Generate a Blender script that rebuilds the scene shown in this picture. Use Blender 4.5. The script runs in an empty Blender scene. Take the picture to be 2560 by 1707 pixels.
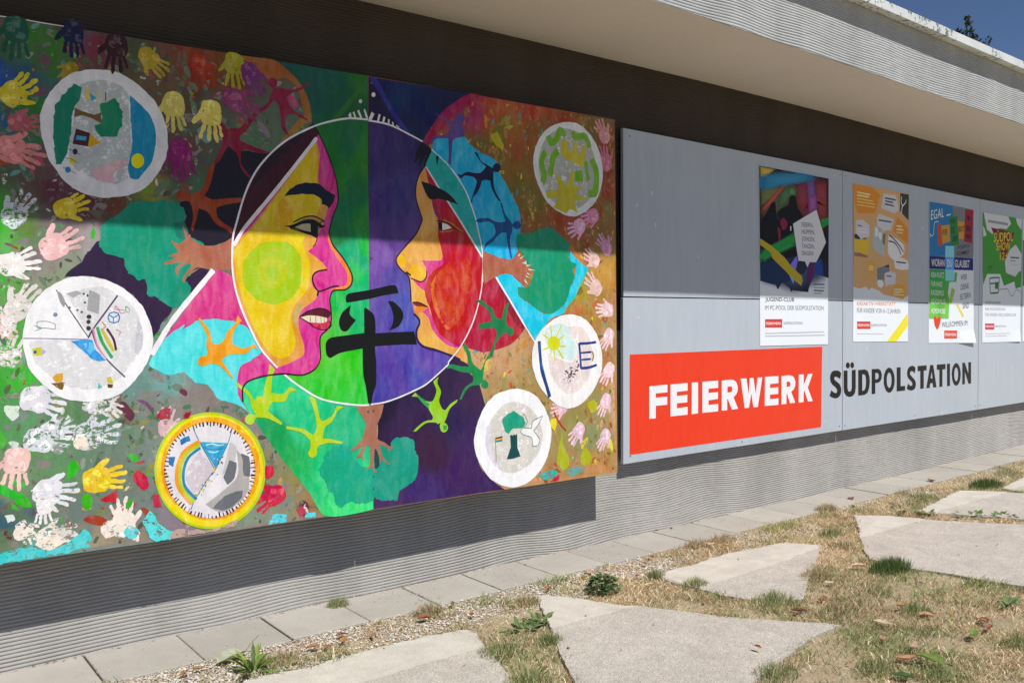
import bpy, bmesh, math, random
import numpy as np
from mathutils import Vector, Matrix, noise
from mathutils.geometry import delaunay_2d_cdt

S = bpy.context.scene
COL = S.collection
R = math.radians
rnd = random.Random(7)

# ------------------------------------------------------------ camera, sky, sun, exposure
CAM_R=[0.75734, -0.653005, -0.004553];CAM_U=[0.019097, 0.015178, 0.999702];CAM_F=[0.652742, 0.757201, -0.023965];CAM_LENS=33.9537
EYE = 1.325
cam_d = bpy.data.cameras.new('camera'); cam = bpy.data.objects.new('camera', cam_d); COL.objects.link(cam)
cam_d.sensor_width = 36; cam_d.lens = CAM_LENS; cam_d.clip_start = .05; cam_d.clip_end = 600
cam.matrix_world = Matrix(((CAM_R[0], CAM_U[0], -CAM_F[0], 0), (CAM_R[1], CAM_U[1], -CAM_F[1], 0),
                           (CAM_R[2], CAM_U[2], -CAM_F[2], EYE), (0, 0, 0, 1)))
S.camera = cam
SUN_EL = 59.5                                    # the sun stands square to the wall, high behind the camera
SKY_STRENGTH = .09
w = bpy.data.worlds.new('World'); S.world = w; w.use_nodes = True
wn = w.node_tree.nodes; wl = w.node_tree.links
sky = wn.new('ShaderNodeTexSky'); sky.sky_type = 'NISHITA'; sky.sun_disc = False
sky.sun_elevation = R(SUN_EL); sky.sun_rotation = R(180); sky.altitude = 2500
sky.air_density = .6; sky.dust_density = .1; sky.ozone_density = 3.5
wl.new(sky.outputs[0], wn['Background'].inputs[0]); wn['Background'].inputs[1].default_value = SKY_STRENGTH
sun_d = bpy.data.lights.new('sun', 'SUN'); sun_d.energy = 4.9; sun_d.angle = R(.55); sun_d.color = (1, .97, .925)
sun = bpy.data.objects.new('sun', sun_d); COL.objects.link(sun)
d = Vector((.012, math.cos(R(SUN_EL)), -math.sin(R(SUN_EL))))
sun.rotation_euler = d.to_track_quat('-Z', 'Y').to_euler(); sun.location = (3, -8, 14)
S.view_settings.view_transform = 'Standard'; S.view_settings.look = 'None'
S.view_settings.exposure = .15; S.view_settings.gamma = 1; S.view_settings.use_curve_mapping = False

# ------------------------------------------------------------ helpers
def lin(c): return c / 12.92 if c <= .04045 else ((c + .055) / 1.055) ** 2.4
PAINT_GAIN = .91; SHADE_LIFT = 1.95
def hexcol(h):
    k = PAINT_GAIN
    if h[0] == '~': k *= SHADE_LIFT; h = h[1:]
    return tuple(min(.86, k * lin(int(h[i:i + 2], 16) / 255)) for i in (0, 2, 4))
def link(name, me, parent=None):
    o = bpy.data.objects.new(name, me); COL.objects.link(o)
    if parent: o.parent = parent
    return o
def tag(o, label=None, cat=None, group=None, kind=None):
    for k, v in (('label', label), ('category', cat), ('group', group), ('kind', kind)):
        if v: o[k] = v
    return o
def empty(name, loc, label=None, cat=None, group=None):
    o = link(name, None); o.location = loc; o.empty_display_size = .1
    return tag(o, label, cat, group)
def obj(name, verts, faces, mats, parent=None, cols=None, smooth=False, midx=None):
    """one mesh object; verts are world coordinates, brought into the parent's space"""
    off = Vector(parent_origin(parent)) if parent else Vector((0, 0, 0))
    me = bpy.data.meshes.new(name)
    V = np.array(verts, dtype=np.float64).reshape(-1, 3) - np.array(off)
    me.from_pydata(V.tolist() if len(V) < 200000 else V, [], faces)
    for m in (mats if isinstance(mats, (list, tuple)) else [mats]): me.materials.append(m)
    if cols is not None:
        a = me.color_attributes.new('Col', 'FLOAT_COLOR', 'POINT')
        a.data.foreach_set('color', np.array(cols, dtype=np.float32).reshape(-1))
    if smooth: me.polygons.foreach_set('use_smooth', [True] * len(me.polygons))
    if midx is not None: me.polygons.foreach_set('material_index', midx)
    me.update()
    return link(name, me, parent)
def parent_origin(p):
    loc = Vector((0, 0, 0))
    while p: loc += p.location; p = p.parent
    return loc
class MB:
    def __init__(s): s.v = []; s.f = []; s.c = []; s.m = []
    def add(s, v, f, c=None, m=0):
        n = len(s.v); s.v += [tuple(x) for x in v]; s.f += [tuple(i + n for i in q) for q in f]; s.m += [m] * len(f)
        if c is not None: s.c += [c] * len(v) if isinstance(c[0], (int, float)) else list(c)
    def box(s, a, b, m=0):
        (x0, y0, z0), (x1, y1, z1) = a, b
        s.add([(x0,y0,z0),(x1,y0,z0),(x1,y1,z0),(x0,y1,z0),(x0,y0,z1),(x1,y0,z1),(x1,y1,z1),(x0,y1,z1)],
              [(0,3,2,1),(4,5,6,7),(0,1,5,4),(1,2,6,5),(2,3,7,6),(3,0,4,7)], m=m)
    def prism(s, pts, y0, y1):                   # polygon of (x, z) in a wall plane, from y0 (front) to y1
        n = len(pts)
        s.add([(x, y0, z) for x, z in pts] + [(x, y1, z) for x, z in pts],
              [tuple(range(n)), tuple(range(2 * n - 1, n - 1, -1))] + [(i, i + n, (i + 1) % n + n, (i + 1) % n) for i in range(n)])
    def build(s, name, mats, parent=None, smooth=False):
        return obj(name, s.v, s.f, mats, parent, s.c if s.c else None, smooth, s.m if any(s.m) else None)
def fix_normals(o):
    bm = bmesh.new(); bm.from_mesh(o.data); bmesh.ops.recalc_face_normals(bm, faces=bm.faces); bm.to_mesh(o.data); bm.free()
def bevel(o, w_, seg=2):
    m = o.modifiers.new('bevel', 'BEVEL'); m.width = w_; m.segments = seg; m.limit_method = 'ANGLE'; m.angle_limit = R(40)

# ------------------------------------------------------------ materials
def mat(name):
    m = bpy.data.materials.new(name); m.use_nodes = True
    nt = m.node_tree; return m, nt, nt.nodes['Principled BSDF'], nt.nodes['Material Output']
def N(nt, t, **kw):
    n = nt.nodes.new('ShaderNode' + t)
    for k, v in kw.items():
        if k in n.inputs: n.inputs[k].default_value = v
        else: setattr(n, k, v)
    return n
def coords(nt, scale=(1, 1, 1)):
    g = N(nt, 'NewGeometry'); mp = N(nt, 'Mapping'); mp.inputs['Scale'].default_value = scale
    nt.links.new(g.outputs['Position'], mp.inputs[0]); return mp.outputs[0]
def nz(nt, vec, scale, detail=4, rough=.6, dist=0):
    n = N(nt, 'TexNoise'); n.inputs['Scale'].default_value = scale; n.inputs['Detail'].default_value = detail
    n.inputs['Roughness'].default_value = rough; n.inputs['Distortion'].default_value = dist
    nt.links.new(vec, n.inputs['Vector']); return n.outputs['Fac']
def ramp(nt, fac, stops):
    r = N(nt, 'ValToRGB'); e = r.color_ramp.elements
    while len(e) < len(stops): e.new(.5)
    for el, (p_, c) in zip(e, stops): el.position = p_; el.color = (*c, 1) if len(c) == 3 else c
    nt.links.new(fac, r.inputs[0]); return r.outputs[0]
def mix(nt, fac, a, b, mode='MIX'):
    n = N(nt, 'Mix', data_type='RGBA', blend_type=mode)
    for i, v in ((0, fac), (6, a), (7, b)):
        if hasattr(v, 'default_value') or hasattr(v, 'is_linked'): nt.links.new(v, n.inputs[i])
        else: n.inputs[i].default_value = v if i == 0 else (*v, 1)
    return n.outputs[2]
def math_(nt, op, a, b=None, c=None):
    n = N(nt, 'Math', operation=op)
    for i, v in enumerate((a, b, c)):
        if v is None: continue
        if hasattr(v, 'is_linked'): nt.links.new(v, n.inputs[i])
        else: n.inputs[i].default_value = v
    return n.outputs[0]
def bump(nt, bs, h, strength, dist):
    b = N(nt, 'Bump'); b.inputs['Strength'].default_value = strength; b.inputs['Distance'].default_value = dist
    nt.links.new(h, b.inputs['Height']); nt.links.new(b.outputs[0], bs.inputs['Normal'])
def gray(nt, fac, a, b): return ramp(nt, fac, [(.3, (a,) * 3), (.7, (b,) * 3)])

def simple(name, c, rough=.6, var=.12, scale=20, metallic=0, spec=.4, bmp=0):
    m, nt, bs, _ = mat(name); v = coords(nt); f = nz(nt, v, scale)
    nt.links.new(ramp(nt, f, [(.3, tuple(x * (1 - var) for x in c)), (.7, tuple(min(1, x * (1 + var)) for x in c))]), bs.inputs['Base Color'])
    bs.inputs['Roughness'].default_value = rough; bs.inputs['Metallic'].default_value = metallic
    bs.inputs['Specular IOR Level'].default_value = spec
    if bmp: bump(nt, bs, nz(nt, v, scale * 8), .5, bmp)
    return m

def paint_material(name, rough, spec, bumpy, dry=True, var=.17):
    """paint whose hue sits in the mesh's colour attribute; alpha < 1 marks dry brushwork that lets the coat below show"""
    m, nt, bs, out = mat(name)
    at = N(nt, 'Attribute', attribute_name='Col')
    v = coords(nt); vs = coords(nt, (1, 1, .35)); vt = coords(nt, (.4, 1, 1.2))
    n1 = nz(nt, vs, 26, 5, .65, .6); n2 = nz(nt, vt, 90, 3, .6, .3); n3 = nz(nt, v, 6, 3)
    k = math_(nt, 'ADD', math_(nt, 'MULTIPLY', n1, .55), math_(nt, 'ADD', math_(nt, 'MULTIPLY', n2, .25), math_(nt, 'MULTIPLY', n3, .2)))
    hs = N(nt, 'HueSaturation'); nt.links.new(at.outputs['Color'], hs.inputs['Color'])
    nt.links.new(math_(nt, 'MULTIPLY_ADD', k, var * 6, 1 - var * 3), hs.inputs['Value'])
    nt.links.new(math_(nt, 'MULTIPLY_ADD', n3, .37 * var, .5 - .185 * var), hs.inputs['Hue'])
    nt.links.new(math_(nt, 'MULTIPLY_ADD', n1, -3.1 * var, 1 + 1.5 * var), hs.inputs['Saturation'])
    nt.links.new(hs.outputs[0], bs.inputs['Base Color'])
    bs.inputs['Roughness'].default_value = rough; bs.inputs['Specular IOR Level'].default_value = spec
    bump(nt, bs, n2, .35, bumpy)
    if dry:
        nd = math_(nt, 'ADD', math_(nt, 'MULTIPLY', nz(nt, v, 34, 6, .72, .8), .7), math_(nt, 'MULTIPLY', nz(nt, vt, 160, 3, .7), .3))
        cut = math_(nt, 'GREATER_THAN', math_(nt, 'ADD', nd, math_(nt, 'MULTIPLY_ADD', at.outputs['Alpha'], .31, -.31)), .27)
        full = math_(nt, 'GREATER_THAN', at.outputs['Alpha'], .99)
        nt.links.new(math_(nt, 'MAXIMUM', cut, full), bs.inputs['Alpha'])
    return m
M_PAINT = paint_material('mural_paint', .5, .3, .002)
M_PRINT = paint_material('poster_print', .5, .15, .0001, dry=False, var=.02)
def m_soft():
    m, nt, bs, out = mat('poster_print_soft'); at = N(nt, 'Attribute', attribute_name='Col')
    nt.links.new(at.outputs['Color'], bs.inputs['Base Color']); nt.links.new(at.outputs['Alpha'], bs.inputs['Alpha']); bs.inputs['Roughness'].default_value = .42
    return m
M_SOFT = m_soft()
M_FILM = paint_material('sign_film', .38, .35, .0001, dry=False, var=.012)

def m_plaster(name, base):
    m, nt, bs, _ = mat(name); v = coords(nt)
    f = nz(nt, v, 1.3, 5, .6); g = nz(nt, coords(nt, (1, 1, 3)), 160, 3, .7); s_ = nz(nt, coords(nt, (1.2, 1, .25)), 3.2, 4)
    c = ramp(nt, f, [(.25, tuple(x * .9 for x in base)), (.75, tuple(x * 1.08 for x in base))])
    c = mix(nt, .35, c, ramp(nt, g, [(.3, tuple(x * .7 for x in base)), (.7, tuple(x * 1.25 for x in base))]))
    c = mix(nt, .4, c, ramp(nt, s_, [(.32, tuple(x * .66 for x in base)), (.68, tuple(x * 1.12 for x in base))]))
    nt.links.new(c, bs.inputs['Base Color']); bs.inputs['Roughness'].default_value = .92; bs.inputs['Specular IOR Level'].default_value = .15
    bump(nt, bs, g, .8, .005); return m
M_PLASTER = m_plaster('combed_grey_plaster', (.415, .40, .37))
M_PLASTER_LIGHT = m_plaster('combed_light_plaster', (.47, .485, .48))
M_PLASTER_DARK = m_plaster('combed_dark_band', (.074, .062, .053))
def m_soffit():
    m, nt, bs, _ = mat('beige_soffit_paint'); v = coords(nt)
    c = ramp(nt, nz(nt, v, 1.1, 6, .6), [(.25, (.64, .605, .555)), (.5, (.70, .66, .61)), (.75, (.74, .70, .645))])
    c = mix(nt, .3, c, ramp(nt, nz(nt, v, 40, 4), [(.3, (.60, .565, .52)), (.7, (.75, .71, .65))]))
    nt.links.new(c, bs.inputs['Base Color']); bs.inputs['Roughness'].default_value = .85
    bump(nt, bs, nz(nt, v, 120, 3), .3, .002); return m
M_SOFFIT = m_soffit()
def m_panel():
    m, nt, bs, _ = mat('grey_board_sheet'); v = coords(nt); st = coords(nt, (5, 1, .5))
    c = ramp(nt, nz(nt, v, 1.6, 4), [(.3, (.41, .46, .52)), (.7, (.46, .505, .56))])
    c = mix(nt, .35, c, ramp(nt, nz(nt, st, 5, 5, .7), [(.35, (.36, .415, .475)), (.7, (.48, .525, .58))]))
    sp = N(nt, 'TexVoronoi'); sp.inputs['Scale'].default_value = 9; nt.links.new(coords(nt, (1, 1, .45)), sp.inputs['Vector'])
    spot = math_(nt, 'MULTIPLY', math_(nt, 'LESS_THAN', sp.outputs['Distance'], .075), math_(nt, 'GREATER_THAN', nz(nt, v, 30, 3), .5))
    c = mix(nt, math_(nt, 'MULTIPLY', spot, .55), c, (.74, .76, .78))
    nt.links.new(c, bs.inputs['Base Color']); bs.inputs['Roughness'].default_value = .36; bs.inputs['Specular IOR Level'].default_value = .35
    return m
M_PANEL = m_panel()
M_DARK = simple('dark_batten_timber', (.035, .03, .026), .8)
M_PLY = simple('plywood_edge', (.42, .30, .17), .8, .25, 60)
M_PAPER = simple('poster_paper', (.76, .81, .86), .42, .015, 4, spec=.35)
M_SCREW = simple('weathered_screw', (.20, .17, .15), .5, .2, 80, metallic=.6)
M_STEEL = simple('screw_steel', (.5, .5, .5), .35, metallic=1)
def m_flash():
    m, nt, bs, _ = mat('zinc_roof_edge'); v = coords(nt)
    sp = nz(nt, v, 28, 6, .75); c = ramp(nt, nz(nt, v, 3, 3), [(.3, (.62, .66, .64)), (.7, (.74, .77, .76))])
    msk = math_(nt, 'MULTIPLY', math_(nt, 'GREATER_THAN', sp, .55), math_(nt, 'GREATER_THAN', nz(nt, v, 2.2, 2), .47))
    c = mix(nt, math_(nt, 'MULTIPLY', msk, .85), c, (.10, .10, .055))
    nt.links.new(c, bs.inputs['Base Color']); bs.inputs['Roughness'].default_value = .45; return m
M_FLASH = m_flash()
M_ROOF = simple('roof_gravel', (.3, .29, .27), .9, .3, 60)
def m_paving():
    m, nt, bs, _ = mat('concrete_paving'); v = coords(nt)
    oi = N(nt, 'ObjectInfo')
    c = ramp(nt, nz(nt, v, 3.2, 6, .65), [(.25, (.305, .275, .235)), (.5, (.355, .325, .285)), (.75, (.41, .38, .335))])
    c = mix(nt, .35, c, ramp(nt, nz(nt, v, 190, 3, .7), [(.25, (.19, .18, .16)), (.7, (.43, .405, .37))]))
    stn = ramp(nt, nz(nt, v, 9, 5, .7), [(.55, (0, 0, 0)), (.72, (1, 1, 1))])
    c = mix(nt, math_(nt, 'MULTIPLY', stn, .35), c, (.25, .215, .165))
    hs = N(nt, 'HueSaturation'); nt.links.new(c, hs.inputs['Color']); nt.links.new(math_(nt, 'MULTIPLY_ADD', oi.outputs['Random'], .16, .92), hs.inputs['Value'])
    nt.links.new(hs.outputs[0], bs.inputs['Base Color']); bs.inputs['Roughness'].default_value = .88
    bump(nt, bs, nz(nt, v, 190, 3, .7), .5, .0025); return m
M_PAVING = m_paving()
def m_concrete(name, lo, hi, agg, bd, sc=260):
    m, nt, bs, _ = mat(name); v = coords(nt)
    c = ramp(nt, nz(nt, v, 2.6, 6, .65), [(.25, lo), (.75, hi)])
    vo = N(nt, 'TexVoronoi'); vo.inputs['Scale'].default_value = sc; nt.links.new(v, vo.inputs['Vector'])
    sep = N(nt, 'SeparateColor'); nt.links.new(vo.outputs['Color'], sep.inputs[0])
    c = mix(nt, agg, c, ramp(nt, sep.outputs[0], [(0, tuple(x * .42 for x in lo)), (.5, lo), (.85, hi), (1, (.68, .66, .63))]))
    c = mix(nt, .3, c, ramp(nt, nz(nt, v, 14, 5, .7), [(.3, tuple(x * .78 for x in lo)), (.7, tuple(x * 1.1 for x in hi))]))
    nt.links.new(c, bs.inputs['Base Color']); bs.inputs['Roughness'].default_value = .9
    stn = ramp(nt, nz(nt, v, 4.5, 6, .72, .5), [(.42, (0, 0, 0)), (.7, (1, 1, 1))])
    c = mix(nt, math_(nt, 'MULTIPLY', stn, .45), c, tuple(x * .62 for x in lo))
    nt.links.new(c, bs.inputs['Base Color'])
    h = math_(nt, 'ADD', vo.outputs['Distance'], nz(nt, v, 90, 4, .7)); bump(nt, bs, h, .7, bd); return m
M_STONE = m_concrete('exposed_aggregate_concrete', (.43, .385, .335), (.53, .485, .43), .6, .005, 170)
M_BAND = m_concrete('smooth_concrete_margin', (.475, .435, .38), (.56, .52, .46), .3, .002)
def m_soil():
    m, nt, bs, _ = mat('dry_thatch_soil'); v = coords(nt)
    c = ramp(nt, nz(nt, v, 5, 6, .7), [(.25, (.27, .20, .125)), (.5, (.40, .31, .20)), (.75, (.52, .43, .29))])
    c = mix(nt, .5, c, ramp(nt, nz(nt, coords(nt, (1, .4, 1)), 130, 4, .75), [(.3, (.20, .15, .09)), (.7, (.56, .46, .30))]))
    gm = ramp(nt, nz(nt, v, 1.6, 4), [(.48, (0, 0, 0)), (.66, (1, 1, 1))])
    c = mix(nt, math_(nt, 'MULTIPLY', gm, .35), c, (.14, .16, .06))
    nt.links.new(c, bs.inputs['Base Color']); bs.inputs['Roughness'].default_value = .95
    bump(nt, bs, nz(nt, v, 110, 5, .75), .8, .012); return m
M_SOIL = m_soil()
def m_vcol(name, rough=.7, trans=0., spec=.25):
    m, nt, bs, out = mat(name); at = N(nt, 'Attribute', attribute_name='Col')
    v = coords(nt); hs = N(nt, 'HueSaturation'); nt.links.new(at.outputs['Color'], hs.inputs['Color'])
    nt.links.new(math_(nt, 'MULTIPLY_ADD', nz(nt, v, 60, 3), .6, .7), hs.inputs['Value'])
    nt.links.new(hs.outputs[0], bs.inputs['Base Color'])
    bs.inputs['Roughness'].default_value = rough; bs.inputs['Specular IOR Level'].default_value = spec
    if trans:
        t = N(nt, 'BsdfTranslucent'); nt.links.new(hs.outputs[0], t.inputs[0]); mx = N(nt, 'MixShader'); mx.inputs[0].default_value = trans
        nt.links.new(bs.outputs[0], mx.inputs[1]); nt.links.new(t.outputs[0], mx.inputs[2]); nt.links.new(mx.outputs[0], out.inputs[0])
    return m
M_GRASS = m_vcol('grass_blade', .7, .25)
M_LEAF = m_vcol('leaf_tissue', .6, .25)
M_PEBBLE = m_vcol('pebble', .8)
M_BARK = simple('bark', (.10, .075, .05), .9, .3, 30)

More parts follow.
